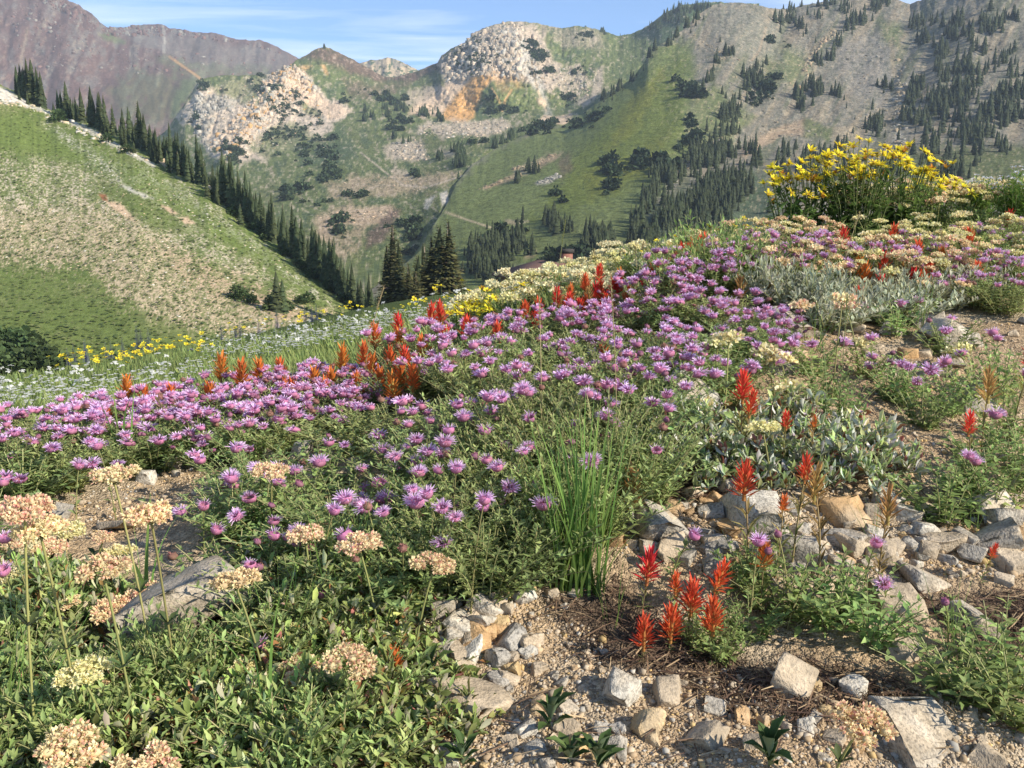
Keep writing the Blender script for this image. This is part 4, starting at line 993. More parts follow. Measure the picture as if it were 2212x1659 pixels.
for u, v, w, h in [(512, 642, 4, 2.4), (525, 648, 4, 2.2), (545, 655, 3, 1.8), (585, 668, 4, 2.4), (595, 655, 3, 2.2), (650, 655, 3, 1.6), (664, 652, 3.4, 2), (622, 668, 3, 1.6), (355, 270, 5, 3), (125, 262, 6, 3.5), (230, 305, 4, 2.5), (275, 330, 4, 2.5), (318, 318, 4, 2), (130, 255, 5, 3)]:
    p = hit(bvh_a, u, v)
    if p is not None: shrub((p[0], p[1], p[2] - 0.15), w, h * 1.6, 'dark green bush on the open green hillside', 'bushes on the green hillside')
for u, v in [(-60, 740), (-20, 742), (15, 748), (45, 757), (72, 770), (95, 786), (-40, 770), (0, 775), (35, 785), (62, 796), (-20, 800), (20, 805), (-90, 760), (-70, 790), (85, 800), (5, 760), (50, 775), (-10, 785)]:
    p = hit(bvh_a, u, v)
    if p is not None: shrub((p[0], p[1], p[2] - 0.2), random.uniform(6, 8), random.uniform(3.5, 5), 'bushy willow in the thicket at the foot of the green hillside', 'willow thicket at the foot of the hillside', 'willow_bush')
# scrub line under the conifer belt
for i in range(46):
    u = random.uniform(440, 770); v = ci(A_R, u)[0] + random.uniform(4, 16)
    p = hit(bvh_a, u, v)
    if p is not None: shrub((p[0], p[1], p[2] - 0.1), random.uniform(2.5, 4.5), random.uniform(1.6, 3.2), 'low bush edging the conifer belt on the hillside', 'bushes edging the conifer belt')

# trees on the mountains: bands (surface, outline line, width, count, height m, kind)
BANDS_C = [([(1925, 8), (1840, 55), (1790, 105), (1755, 140)], 20, 80, 13, 0), ([(1690, 30), (1705, 58), (1728, 78)], 18, 34, 13, 0), ([(1570, 110), (1537, 147), (1517, 192)], 14, 34, 11, 0),
           ([(1643, 160), (1603, 200), (1577, 240), (1560, 290), (1563, 325)], 24, 100, 12, 0), ([(1775, 180), (1737, 208), (1713, 230)], 22, 60, 13, 0), ([(1800, 205), (1815, 220)], 12, 10, 12, 0),
           ([(2180, 25), (2135, 70), (2085, 100), (2000, 138)], 26, 85, 13, 0), ([(2085, 40), (2060, 67), (1995, 97)], 20, 55, 13, 0), ([(2190, 150), (2102, 187), (2035, 233), (1970, 262)], 38, 150, 13, 0),
           ([(1985, 160), (1970, 213), (1955, 240)], 20, 45, 12, 0), ([(2190, 217), (2135, 283), (2070, 300), (2000, 283)], 36, 150, 13, 0), ([(1850, 250), (1885, 267), (1918, 285)], 20, 40, 11, 0), ([(1870, 168), (1925, 195)], 14, 12, 11, 0),
           ([(1635, 322), (1595, 350), (1545, 337), (1485, 362), (1452, 400)], 24, 170, 11, 0), ([(1622, 402), (1552, 417), (1518, 443), (1468, 475)], 44, 230, 10, 0), ([(1442, 380), (1402, 430), (1384, 480), (1372, 525)], 16, 110, 10, 0),
           ([(1380, 520), (1430, 500), (1500, 480), (1560, 500)], 34, 150, 10, 0), ([(1980, 335), (2110, 330), (2200, 320)], 22, 50, 10, 0), ([(1031, 565), (1080, 545), (1135, 525)], 26, 170, 8, 0), ([(1010, 600), (1060, 592), (1110, 585)], 26, 90, 8, 0),
           ([(1185, 478), (1192, 490)], 20, 26, 9, 0), ([(1217, 500), (1225, 508)], 14, 12, 9, 0), ([(1280, 535), (1310, 530)], 28, 80, 9, 0), ([(1380, 540), (1420, 545)], 28, 80, 9, 0), ([(1318, 362), (1330, 380)], 15, 26, 10, 1), ([(1380, 362), (1395, 352)], 17, 28, 10, 1),
           ([(1313, 403), (1320, 405)], 11, 10, 9, 1), ([(1437, 372), (1450, 360)], 18, 40, 10, 1), ([(1210, 428), (1218, 436)], 11, 9, 8, 1), ([(1140, 378), (1160, 362)], 9, 18, 9, 0), ([(1115, 395), (1125, 390)], 9, 8, 8, 0), ([(1420, 102), (1380, 152), (1340, 192), (1290, 226)], 7, 60, 11, 0),
           ([(1430, 195), (1470, 185), (1520, 200)], 24, 40, 10, 1), ([(1255, 270), (1330, 230)], 18, 26, 9, 1), ([(1160, 275), (1290, 270)], 14, 16, 9, 1), ([(1800, 3), (1960, 30)], 20, 40, 11, 0), ([(1600, 12), (1780, 14)], 7, 34, 9, 0), ([(1545, 15), (1500, 45), (1470, 78), (1425, 104)], 9, 46, 11, 0),
           ([(1690, 90), (1650, 95)], 14, 12, 9, 1), ([(1480, 240), (1500, 300), (1460, 330)], 14, 26, 10, 1), ([(2240, 60), (2400, 120), (2500, 260)], 60, 90, 13, 0), ([(1850, 330), (1760, 340), (1690, 360)], 26, 80, 10, 0), ([(1700, 390), (1900, 380), (2100, 385)], 40, 90, 10, 0),
           ([(1140, 560), (1220, 575), (1330, 580)], 20, 60, 8, 1), ([(1060, 500), (1100, 505)], 10, 12, 8, 1), ([(1090, 520), (1140, 500)], 6, 14, 7, 1), ([(1130, 300), (1200, 275)], 8, 24, 9, 1), ([(2030, 40), (1975, 60)], 22, 26, 12, 0), ([(2100, 140), (2040, 175)], 22, 40, 12, 0), ([(1690, 170), (1650, 200), (1625, 240)], 18, 30, 11, 1), ([(1760, 30), (1830, 20)], 18, 26, 11, 0)]
BANDS_B = [([(1395, 78), (1440, 40), (1490, 20), (1530, 25)], 22, 120, 12, 0), ([(737, 213), (800, 205), (885, 222)], 12, 80, 10, 1), ([(765, 250), (830, 240), (880, 240)], 12, 80, 10, 0), ([(905, 247), (963, 255)], 8, 60, 10, 0), ([(1050, 247), (1080, 240), (1137, 240)], 8, 60, 9, 1),
           ([(1120, 285), (1203, 262)], 8, 60, 9, 1), ([(1070, 318), (1113, 294)], 7, 36, 9, 0), ([(987, 325), (1003, 365)], 16, 70, 9, 0), ([(943, 345), (948, 350)], 8, 12, 9, 0), ([(1055, 205), (1065, 215)], 10, 12, 9, 1), ([(1130, 85), (1147, 100), (1170, 130)], 16, 70, 9, 1), ([(1250, 62), (1280, 85)], 20, 34, 8, 1),
           ([(1150, 165), (1220, 140), (1265, 160)], 10, 40, 9, 1), ([(975, 115), (1020, 145), (1060, 110)], 32, 110, 7, 1), ([(640, 335), (720, 320)], 22, 60, 9, 1), ([(690, 372), (745, 380)], 18, 50, 9, 1), ([(610, 420), (660, 408)], 14, 40, 9, 1), ([(430, 185), (500, 175), (590, 190)], 22, 80, 9, 1), ([(400, 250), (440, 270)], 14, 20, 9, 1),
           ([(590, 220), (640, 250), (600, 300)], 44, 110, 8, 1), ([(470, 300), (520, 320), (500, 345)], 22, 50, 9, 1), ([(870, 490), (900, 478), (890, 510)], 16, 60, 7, 1), ([(800, 440), (760, 415)], 18, 14, 8, 1), ([(690, 440), (740, 470), (700, 500)], 22, 24, 8, 1), ([(870, 270), (830, 275)], 14, 16, 9, 1), ([(690, 103), (712, 100), (740, 114)], 4, 14, 8, 0),
           ([(855, 320), (880, 310)], 16, 12, 9, 0), ([(900, 500), (880, 540)], 18, 30, 7, 1), ([(1010, 320), (1050, 300)], 12, 14, 9, 1), ([(830, 250), (880, 262)], 12, 26, 9, 1), ([(1290, 72), (1380, 74)], 5, 24, 8, 0), ([(1190, 190), (1240, 215)], 16, 24, 9, 1), ([(905, 384), (880, 378)], 8, 14, 8, 1)]
cand = []
for bvh, bands in ((bvh_c, BANDS_C), (bvh_b, BANDS_B)):
    for line, w, n, h, kind in bands:
        ln = np.asarray(line, float); seg = np.linalg.norm(np.diff(ln, axis=0), axis=1); cum = np.concatenate([[0], np.cumsum(seg)])
        n = int(n * 1.35); nc = max(2, n // 11)                    # trees gather in clumps
        cc = [(random.random() * cum[-1], random.gauss(0, w * 0.42), random.gauss(0, w * 0.42)) for _ in range(nc)]
        for i in range(n):
            s_, ox, oy = cc[i % nc] if random.random() < 0.86 else (random.random() * cum[-1], random.gauss(0, w * 0.75), random.gauss(0, w * 0.75))
            u = np.interp(s_, cum, ln[:, 0]) + ox + random.gauss(0, w * 0.30); v = np.interp(s_, cum, ln[:, 1]) + oy + random.gauss(0, w * 0.16)
            p = hit(bvh, u, v)
            if p is None: continue
            hh = h * random.choice((0.4, 0.55, 0.7, 0.85, 1.0, 1.15)) * random.uniform(0.85, 1.15)
            if kind == 1: hh *= random.uniform(0.35, 0.75)
            cand.append((hh / p[1], p, hh, kind, bvh is bvh_c))
cand.sort(key=lambda c: -c[0])
far_geo = {True: Geo(), False: Geo()}; scrub_geo = {True: Geo(), False: Geo()}
acc = {}
nsingle = 0
for _, p, hh, kind, isc in cand:
    if kind == 0 and nsingle < 45:
        k = random.randrange(6)
        tree((FAR[k][1], FAR[k][0]), (p[0], p[1], p[2] - 0.3), hh, 'distant conifer on the grey wooded mountainside' if isc else 'distant conifer on the slopes of the central rocky peak', 'conifers on the grey mountainside' if isc else 'conifers on the central mountain', random.uniform(1.0, 1.4))
        nsingle += 1
    else:
        acc.setdefault((kind, isc, random.randrange(5)), []).append((p, hh))
for (kind, isc, k), lst in acc.items():
    P_ = np.array([a[0] for a in lst]); H_ = np.array([a[1] for a in lst])
    T = FAR[k][2] if kind == 0 else SHR_L[k]
    V, Q, Tt, C = T
    V = V * (np.array([(0.9, 1.0, 1.25, 1.1, 1.45)[k], (0.9, 1.0, 1.25, 1.1, 1.45)[k], 1.1]) if kind == 0 else np.array([1.7, 1.7, 1.5]))
    (far_geo if kind == 0 else scrub_geo)[isc].inst((V, Q, Tt, C), yaw(rng.random(len(H_)) * 6.28), P_ - np.array([0, 0, 0.3]), 0.75 + 0.5 * rng.random((len(H_), 1)) * np.ones((1, 3)), H_)
for isc in (True, False):
    nm = 'grey wooded mountainside' if isc else 'central mountain'
    tag(link('forest', far_geo[isc].mesh('forest', M_NEEDLE)), 'far conifer woods scattered over the ' + nm, 'forest', None, 'stuff')
    tag(link('scrub', scrub_geo[isc].mesh('scrub', M_NEEDLE)), 'dark far scrub dotted over the ' + nm, 'scrub', None, 'stuff')

# the air between: pale haze in one closed box round the place
def haze_box():
    g = Geo()
    x0, x1, y0, y1, z0, z1 = -4700, 4700, -320, 4800, -77, 960
    g.add([(x0, y0, z0), (x1, y0, z0), (x1, y1, z0), (x0, y1, z0), (x0, y0, z1), (x1, y0, z1), (x1, y1, z1), (x0, y1, z1)],
          [[0, 3, 2, 1], [4, 5, 6, 7], [0, 1, 5, 4], [1, 2, 6, 5], [2, 3, 7, 6], [3, 0, 4, 7]])
    m, nt, o = mat_base('air')
    pv = N(nt, 'ShaderNodeVolumePrincipled'); pv.inputs['Color'].default_value = (0.74, 0.86, 1.0, 1); pv.inputs['Density'].default_value = 0.000095; pv.inputs['Anisotropy'].default_value = 0.0
    L(nt, pv, 0, o, 'Volume')
    me = g.mesh('haze', m)
    link('haze', me, kind='stuff')
HAZE = True
if HAZE: haze_box()

# ------------------------------------------------------------------ flower and leaf shapes
def leaf_t(w=0.3, fold=0.08, droop=0.12, at_=0.45):
    """a lance leaf of length 1 along X"""
    V = np.array([(0, 0, 0), (at_, w / 2, fold), (at_, 0, 0), (at_, -w / 2, fold), (1, 0, -droop)])
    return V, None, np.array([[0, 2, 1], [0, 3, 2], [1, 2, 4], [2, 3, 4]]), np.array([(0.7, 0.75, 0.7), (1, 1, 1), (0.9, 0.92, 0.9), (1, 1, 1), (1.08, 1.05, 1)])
def oval_t(w=0.45, fold=0.06, droop=0.1, under=(1.9, 1.55, 3.2)):
    """an oval leaf with a second, paler skin beneath it"""
    top = np.array([(0, 0, 0), (0.35, w * 0.38, fold), (0.35, 0, 0), (0.35, -w * 0.38, fold), (0.72, w * 0.5, fold * 0.8), (0.72, 0, -0.02), (0.72, -w * 0.5, fold * 0.8), (1, 0, -droop)])
    T = np.array([[0, 2, 1], [0, 3, 2], [1, 2, 5], [1, 5, 4], [2, 3, 6], [2, 6, 5], [4, 5, 7], [5, 6, 7]])
    bot = top - np.array([0, 0, 0.018])
    V = np.concatenate([top, bot]); TT = np.concatenate([T, T[:, ::-1] + 8])
    C = np.concatenate([np.tile([1.0, 1, 1], (8, 1)), np.tile(np.array(under), (8, 1))])
    return V, None, TT, C
LEAF = leaf_t(0.30); LEAF_N = leaf_t(0.16, 0.05, 0.1); LEAF_B = leaf_t(0.40, 0.09, 0.16); OVAL = oval_t(0.36)

def ellipsoid(g, rx, rz, cz, nu_, nv_, c0, c1, top=1.0):
    th = np.linspace(-math.pi / 2, math.pi / 2 * top, nv_); a = np.arange(nu_) / nu_ * 2 * math.pi
    V = np.stack([(rx * np.cos(th)[:, None] * np.cos(a)[None]).ravel(), (rx * np.cos(th)[:, None] * np.sin(a)[None]).ravel(), np.repeat(cz + rz * np.sin(th), nu_)], -1)
    Q = [[i * nu_ + j, i * nu_ + (j + 1) % nu_, (i + 1) * nu_ + (j + 1) % nu_, (i + 1) * nu_ + j] for i in range(nv_ - 1) for j in range(nu_)]
    t = np.repeat((th - th[0]) / (th[-1] - th[0]), nu_)[:, None]
    odd = (0.82 + 0.3 * (np.arange(len(V)) % 2))[:, None]
    g.add(V, Q, None, (np.array(c0) * (1 - t) + np.array(c1) * t) * odd)

LILAC = np.array([0.86, 0.61, 0.85]); BRACT = np.array([0.54, 0.20, 0.34]); PALE = np.array([0.60, 0.40, 0.68])
def mint_head(seed, n, w, stage):
    """a head of coyote mint, radius about 1: a cup of bracts and a brush of thin florets"""
    r = np.random.default_rng(seed); g = Geo()
    if stage == 'bud':
        ellipsoid(g, 0.62, 0.58, 0.45, 8, 6, np.array([0.22, 0.14, 0.10]), np.array([0.42, 0.16, 0.27]))
        m = 14
        a = r.random(m) * 6.28; e = r.uniform(0.1, 1.3, m)
        d = np.stack([np.cos(a) * np.cos(e), np.sin(a) * np.cos(e), np.sin(e)], -1)
        g.inst(leaf_t(0.5, 0.1, 0.1), frames(np.array([[0, 0, 1.0]]) * 0.8 + d * 0.5, d), d * 0.52 + np.array([0, 0, 0.42]), np.array([0.40, 0.15, 0.25]) * (0.7 + 0.6 * r.random((m, 1))), np.full(m, 0.4))
        return g
    if stage == 'spent':
        ellipsoid(g, 0.7, 0.6, 0.5, 8, 6, np.array([0.25, 0.16, 0.10]), np.array([0.36, 0.17, 0.14]))
        a = r.random(46) * 6.28; e = r.uniform(-0.1, 1.5, 46)
        d = np.stack([np.cos(a) * np.cos(e), np.sin(a) * np.cos(e), np.sin(e)], -1)
        g.inst(leaf_t(0.35, 0.1, 0), frames(d), d * 0.55 + np.array([0, 0, 0.45]), np.array([0.46, 0.22, 0.19]) * (0.6 + 0.8 * r.random((46, 1))), 0.3 + 0.2 * r.random(46))
        return g
    ellipsoid(g, 0.62, 0.55, 0.42, 8, 6, np.array([0.30, 0.16, 0.13]), BRACT * 1.2, 0.35)
    half = stage == 'half'
    a = r.random(n) * 6.28; e = np.arcsin(r.uniform(0.2 if half else -0.12, 1, n))
    d = np.stack([np.cos(a) * np.cos(e), np.sin(a) * np.cos(e), np.sin(e)], -1)
    ln = (0.42 if half else 0.46) * (0.6 + 0.75 * r.random(n))
    V = np.array([(0, -0.5, 0), (0, 0.5, 0), (0.55, -0.6, 0.0), (0.55, 0.6, 0.0), (1.0, -0.35, -0.09), (1.0, 0.35, -0.09)]) * np.array([1, w, 1])
    T = (V, np.array([[0, 2, 3, 1], [2, 4, 5, 3]]), None, np.array([(0.75, 0.55, 0.75), (0.75, 0.55, 0.75), (1, 1, 1), (1, 1, 1), (1.12, 1.15, 1.1), (1.12, 1.15, 1.1)]))
    tint = LILAC * (0.72 + 0.5 * r.random((n, 1))); pk = r.random(n) < 0.15
    tint[pk] = np.array([0.72, 0.42, 0.62])
    g.inst(T, frames(d, None, r.random(n) * 6.28), d * np.array([0.58, 0.58, 0.38]) * r.uniform(0.7, 1.05, (n, 1)) + np.array([0, 0, 0.50]), tint, ln)
    return g
HEAD_NEAR = {'full': [mint_head(700 + k, 130, 0.085, 'full').mesh('flower_head', M_PETAL) for k in range(4)], 'half': [mint_head(710 + k, 46, 0.075, 'half').mesh('flower_head', M_PETAL) for k in range(3)],
             'bud': [mint_head(720 + k, 0, 0, 'bud').mesh('flower_head', M_PETAL) for k in range(2)], 'spent': [mint_head(730 + k, 0, 0, 'spent').mesh('flower_head', M_PETAL) for k in range(2)]}
HEAD_FAR = {'full': [mint_head(740 + k, 70, 0.17, 'full').mesh('flower_head', M_PETAL) for k in range(4)], 'half': [mint_head(750 + k, 34, 0.17, 'half').mesh('flower_head', M_PETAL) for k in range(3)],
            'bud': HEAD_NEAR['bud'], 'spent': HEAD_NEAR['spent']}

def stems_and_leaves(seed, n, R, hlo, hhi, leaf, lsize, spacing, green, spread=0.35, base_r=0.25, updeg=0.72, tops=True, stem_c=(0.30, 0.29, 0.13), jitter=0.35, lean=0.0):
    """upright leafy stems fanning out of a crown of radius R and height about 1*h; returns stems Geo, foliage Geo, tips"""
    r = np.random.default_rng(seed); st = Geo(); fo = Geo(); tips = []
    LP, LD, LS, LU = [], [], [], []
    for i in range(n):
        a = r.random() * 6.28; q = math.sqrt((i + 0.5) / n)
        b = np.array([math.cos(a), math.sin(a), 0]) * q * R
        p0 = b * base_r; p0[2] = -0.01
        h = r.uniform(hlo, hhi) * (1 - 0.22 * q * q)
        p2 = b + np.array([r.normal(0, 0.03) + lean, r.normal(0, 0.03), 0]); p2[2] = h
        p1 = (p0 + p2) / 2 + np.array([0, 0, h * 0.12]) * (0.4 + q) - b * 0.12
        t = np.linspace(0, 1, 6)[:, None]
        c = p0 * (1 - t) ** 2 + 2 * p1 * t * (1 - t) + p2 * t * t
        V, Q = tube(c, np.linspace(0.0016, 0.0010, 6), 3); st.add(V, Q, None, np.array(stem_c) * r.uniform(0.7, 1.3))
        d = c[-1] - c[-2]; tips.append((c[-1].copy(), d / np.linalg.norm(d)))
        L_ = np.linalg.norm(p2 - p0); k = max(3, int(L_ / spacing))
        az = r.random() * 6.28
        for m in range(k):
            f = 0.10 + 0.86 * (m + r.random() * 0.5) / k
            x = p0 * (1 - f) ** 2 + 2 * p1 * f * (1 - f) + p2 * f * f
            az += 1.57 + r.normal(0, 0.3)
            for s_ in (0, math.pi):
                up = updeg * (0.35 + 0.9 * f) + r.normal(0, jitter)
                LP.append(x); LD.append((math.cos(az + s_) * math.cos(up), math.sin(az + s_) * math.cos(up), math.sin(up)))
                LS.append(lsize * (0.65 + 0.55 * r.random()) * (1.1 - 0.45 * f)); LU.append(f)
    LP, LD, LS, LU = np.array(LP), np.array(LD), np.array(LS), np.array(LU)
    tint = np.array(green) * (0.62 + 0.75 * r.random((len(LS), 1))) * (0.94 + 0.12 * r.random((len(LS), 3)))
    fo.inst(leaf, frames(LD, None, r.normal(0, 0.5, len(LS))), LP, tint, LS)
    return st, fo, tips

MINT_G = (0.33, 0.40, 0.15)
MINT = []       # clumps of coyote mint: stems, foliage, tips
for k in range(7):
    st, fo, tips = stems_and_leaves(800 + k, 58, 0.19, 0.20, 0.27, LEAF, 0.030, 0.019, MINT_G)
    MINT.append((st.mesh('stems', M_STEM), fo.mesh('foliage', M_LEAF), tips))
MINT_S = []     # small clumps with broader leaves for the stony ground
for k in range(4):
    st, fo, tips = stems_and_leaves(820 + k, 20, 0.13, 0.12, 0.20, LEAF_B, 0.031, 0.022, (0.31, 0.40, 0.135), updeg=0.6)
    MINT_S.append((st.mesh('stems', M_STEM), fo.mesh('foliage', M_LEAF), tips))
HERB = []       # leafy stems without flowers
for k in range(4):
    st, fo, tips = stems_and_leaves(840 + k, 46, 0.20, 0.14, 0.24, LEAF, 0.034, 0.022, (0.29, 0.38, 0.12))
    HERB.append((st.mesh('stems', M_STEM), fo.mesh('foliage', M_LEAF), tips))
SAGE = []       # silvery-leaved low plants
for k in range(3):
    st, fo, tips = stems_and_leaves(850 + k, 44, 0.16, 0.07, 0.14, leaf_t(0.34, 0.08, 0.05), 0.036, 0.018, (0.52, 0.53, 0.38), updeg=0.9)
    SAGE.append((st.mesh('stems', M_STEM), fo.mesh('foliage', M_LEAF), tips))
def leaf_mat(seed, n, R, size, green, leaf=OVAL, h=0.05, flip=0.16):
    """rosettes of oval leaves making a low mat"""
    r = np.random.default_rng(seed); fo = Geo()
    a = r.random(n) * 6.28; q = np.sqrt(r.random(n)) * R
    c = np.stack([np.cos(a) * q, np.sin(a) * q, h * (0.3 + 0.9 * r.random(n)) * (1.1 - (q / R) ** 2)], -1)
    LP, LD, LS = [], [], []
    for i in range(n):
        tilt = r.normal(0, 0.35, 2)
        for j in range(9):
            az = j * 2.4 + r.random(); e = r.uniform(0.15, 1.15)
            d = np.array([math.cos(az) * math.cos(e) + tilt[0], math.sin(az) * math.cos(e) + tilt[1], math.sin(e)])
            LP.append(c[i] + r.normal(0, 0.003, 3)); LD.append(d); LS.append(size * r.uniform(0.6, 1.2))
    LP, LD, LS = np.array(LP), np.array(LD), np.array(LS)
    tint = np.array(green) * (0.6 + 0.7 * r.random((len(LS), 1))) * np.array([0.92, 1, 0.92]) ** r.normal(0, 1, (len(LS), 1)); dead = r.random(len(LS)) < 0.07
    tint[dead] = np.array([0.34, 0.19, 0.07])
    fo.inst(leaf, frames(LD, None, r.normal(0, 0.5, len(LS)) + math.pi * (r.random(len(LS)) < flip)), LP, tint, LS)
    st = Geo()
    for i in range(0, n, 2):
        V, Q = tube(np.stack([np.array([0, 0, -0.01]), c[i] * np.array([0.5, 0.5, 0.4]), c[i]]), 0.0014, 3); st.add(V, Q, None, np.array([0.12, 0.07, 0.045]))
    return st, fo
SPRIG = []
for k in range(4):
    st, fo, tips = stems_and_leaves(890 + k, 30, 0.14, 0.06, 0.13, leaf_t(0.30, 0.07, 0.1), 0.032, 0.017, (0.37, 0.45, 0.16), updeg=0.75)
    SPRIG.append((st.mesh('stems', M_STEM), fo.mesh('foliage', M_LEAF)))
MATS = []
for k in range(5):
    st, fo = leaf_mat(870 + k, 78, 0.17, 0.025, (0.36, 0.43, 0.135)); MATS.append((st.mesh('stems', M_STEM), fo.mesh('foliage', M_LEAF)))
MATS_S = []
for k in range(3):
    st, fo = leaf_mat(880 + k, 52, 0.15, 0.029, (0.42, 0.50, 0.20), oval_t(0.34, 0.08, 0.12, (1.6, 1.35, 2.9)), 0.07, 0.45); MATS_S.append((st.mesh('stems', M_STEM), fo.mesh('foliage', M_LEAF)))

# Indian paintbrush spikes
def brush_spike(seed, tip, base, n=34, wide=0.21):
    r = np.random.default_rng(seed); g = Geo()
    P_, D_, S_, Tn = [], [], [], []
    for i in range(n):
        f = i / n; az = i * 2.4 + r.normal(0, 0.2); e = 0.45 + 0.85 * f + r.normal(0, 0.12)
        for k in (-1, 0, 1):
            a2 = az + k * 0.42
            D_.append((math.cos(a2) * math.cos(e), math.sin(a2) * math.cos(e), math.sin(e) + (0.1 if k == 0 else 0)))
            P_.append((0.05 * math.cos(az), 0.05 * math.sin(az), f * 0.75)); S_.append((0.52 - 0.14 * f) * (1 if k == 0 else 0.72) * r.uniform(0.8, 1.15))
            Tn.append(r.uniform(0.75, 1.2))
    V, _, T, _c = leaf_t(wide, 0.05, 0.02, 0.5)
    tip, base = np.array(tip), np.array(base)
    C = np.stack([base, base * 0.35 + tip * 0.65, base * 0.5 + tip * 0.5, base * 0.35 + tip * 0.65, tip])
    g.inst((V, None, T, C), frames(np.array(D_)), np.array(P_), np.array(Tn)[:, None] * np.ones((1, 3)), np.array(S_))
    V2, Q2 = tube(np.array([(0, 0, -0.1), (0, 0, 0.4), (0, 0, 0.8)]), [0.05, 0.05, 0.03], 5); g.add(V2, Q2, None, base)
    return g
SPIKE = {'red': [brush_spike(900 + k, (0.95, 0.055, 0.050), (0.55, 0.24, 0.08)) for k in range(4)], 'orange': [brush_spike(910 + k, (0.88, 0.17, 0.04), (0.52, 0.32, 0.09)) for k in range(4)],
         'faded': [brush_spike(920 + k, (0.58, 0.27, 0.11), (0.46, 0.35, 0.12), 22) for k in range(3)]}
SPIKE = {k: [g.mesh('flower_spike', M_PETAL) for g in v] for k, v in SPIKE.items()}
def brush_stalk(seed, kind):
    """stem and leaves of a paintbrush, height 1"""
    r = np.random.default_rng(seed); st = Geo(); fo = Geo()
    bend = r.normal(0, 0.06, 2); z = np.linspace(-0.02, 1, 6)
    c = np.stack([bend[0] * z * z, bend[1] * z * z, z], -1)
    V, Q = tube(c, np.linspace(0.012, 0.008, 6), 4); st.add(V, Q, None, np.array([0.26, 0.19, 0.09]) if kind != 'red' else np.array([0.20, 0.15, 0.07]))
    n = 26; f = np.sort(r.uniform(0.08, 0.98, n)); az = np.arange(n) * 2.4 + r.normal(0, 0.3, n); e = r.uniform(0.5, 1.15, n)
    D = np.stack([np.cos(az) * np.cos(e), np.sin(az) * np.cos(e), np.sin(e)], -1)
    P_ = np.stack([bend[0] * f * f, bend[1] * f * f, f], -1)
    lo = np.array([0.19, 0.24, 0.08]); hi = np.array([0.46, 0.34, 0.12]) if kind != 'faded' else np.array([0.52, 0.36, 0.13])
    if kind == 'faded': lo = np.array([0.26, 0.20, 0.06])
    mixf = np.clip((f - 0.35) / 0.5, 0, 1)[:, None]
    fo.inst(LEAF_N, frames(D), P_, (lo * (1 - mixf) + hi * mixf) * (0.7 + 0.6 * r.random((n, 1))), 0.20 * (0.8 + 0.5 * r.random(n)))
    return st.mesh('stem', M_STEM), fo.mesh('foliage', M_LEAF), c[-1]
STALK = {k: [brush_stalk(930 + i + 10 * j, k) for i in range(3)] for j, k in enumerate(('red', 'orange', 'faded'))}

# buckwheat umbels
def umbel(seed, pal, nc, npet, flat=0.42, sz=0.17, cr=0.355):
    r = np.random.default_rng(seed); g = Geo()
    pal = np.array(pal)
    for i in range(nc):
        if i == 0: c = np.array([0, 0, 0.52])
        else:
            a = i / (nc - 1) * 6.28 + r.normal(0, 0.2); q = 0.74 * r.uniform(0.8, 1.15); c = np.array([math.cos(a) * q, math.sin(a) * q, 0.46 - 0.10 * q + r.normal(0, 0.05)])
        V, Q = tube(np.stack([np.array([0, 0, 0.0]), c * np.array([0.5, 0.5, 0.35]), c - np.array([0, 0, 0.12])]), 0.022, 3); g.add(V, Q, None, np.array([0.22, 0.22, 0.07]))
        ellipsoid(g, cr * 0.62, cr * 0.45, 0.0, 6, 4, pal[0] * 0.8, pal[0] * 0.95); g.V[-1] = g.V[-1] + c
        a = r.random(npet) * 6.28; e = np.arcsin(r.uniform(-0.55, 1, npet))
        d = np.stack([np.cos(a) * np.cos(e), np.sin(a) * np.cos(e), np.sin(e)], -1)
        P_ = c + d * cr * np.array([1, 1, 0.72]) * r.uniform(0.55, 0.9, (npet, 1))
        T = (np.array([(-0.15, 0, 0), (0.45, 0.42, 0.10), (0.45, -0.42, 0.10), (1.0, 0, -0.10)]), None, np.array([[0, 2, 1], [2, 3, 1]]), np.array([(0.75, 0.7, 0.5), (1, 1, 1), (1, 1, 1), (1.1, 1.1, 1.1)]))
        tint = pal[r.integers(0, len(pal), npet)] * (0.78 + 0.4 * r.random((npet, 1)))
        g.inst(T, frames(d, None, r.random(npet) * 6.28), P_, tint, sz * (0.8 + 0.5 * r.random(npet)))
    a = np.arange(6) / 6 * 6.28
    g.inst(LEAF, frames(np.stack([np.cos(a), np.sin(a), -0.1 + 0 * a], -1)), np.zeros((6, 3)), np.tile([0.16, 0.19, 0.06], (6, 1)), np.full(6, 0.30))
    return g
CREAM = (0.84, 0.69, 0.40); PINK = (0.80, 0.43, 0.32); PEACH = (0.84, 0.59, 0.38); LEMON = (0.80, 0.73, 0.34); IVORY = (0.82, 0.78, 0.50); BUFF = (0.76, 0.55, 0.33)
PAL = {'pink': [CREAM, CREAM, CREAM, IVORY, PEACH, PINK], 'rose': [CREAM, CREAM, PINK, PEACH], 'lemon': [LEMON, LEMON, CREAM, IVORY], 'ivory': [IVORY, IVORY, CREAM], 'buff': [BUFF, PEACH, CREAM]}
UMB_NEAR = {k: [umbel(950 + i + 7 * j, PAL[k], 8, 105, sz=0.125) .mesh('flower_head', M_PETAL) for i in range(3)] for j, k in enumerate(PAL)}
UMB_FAR = {k: [umbel(990 + i + 7 * j, PAL[k], 6, 20, sz=0.30).mesh('flower_head', M_PETAL) for i in range(3)] for j, k in enumerate(PAL)}

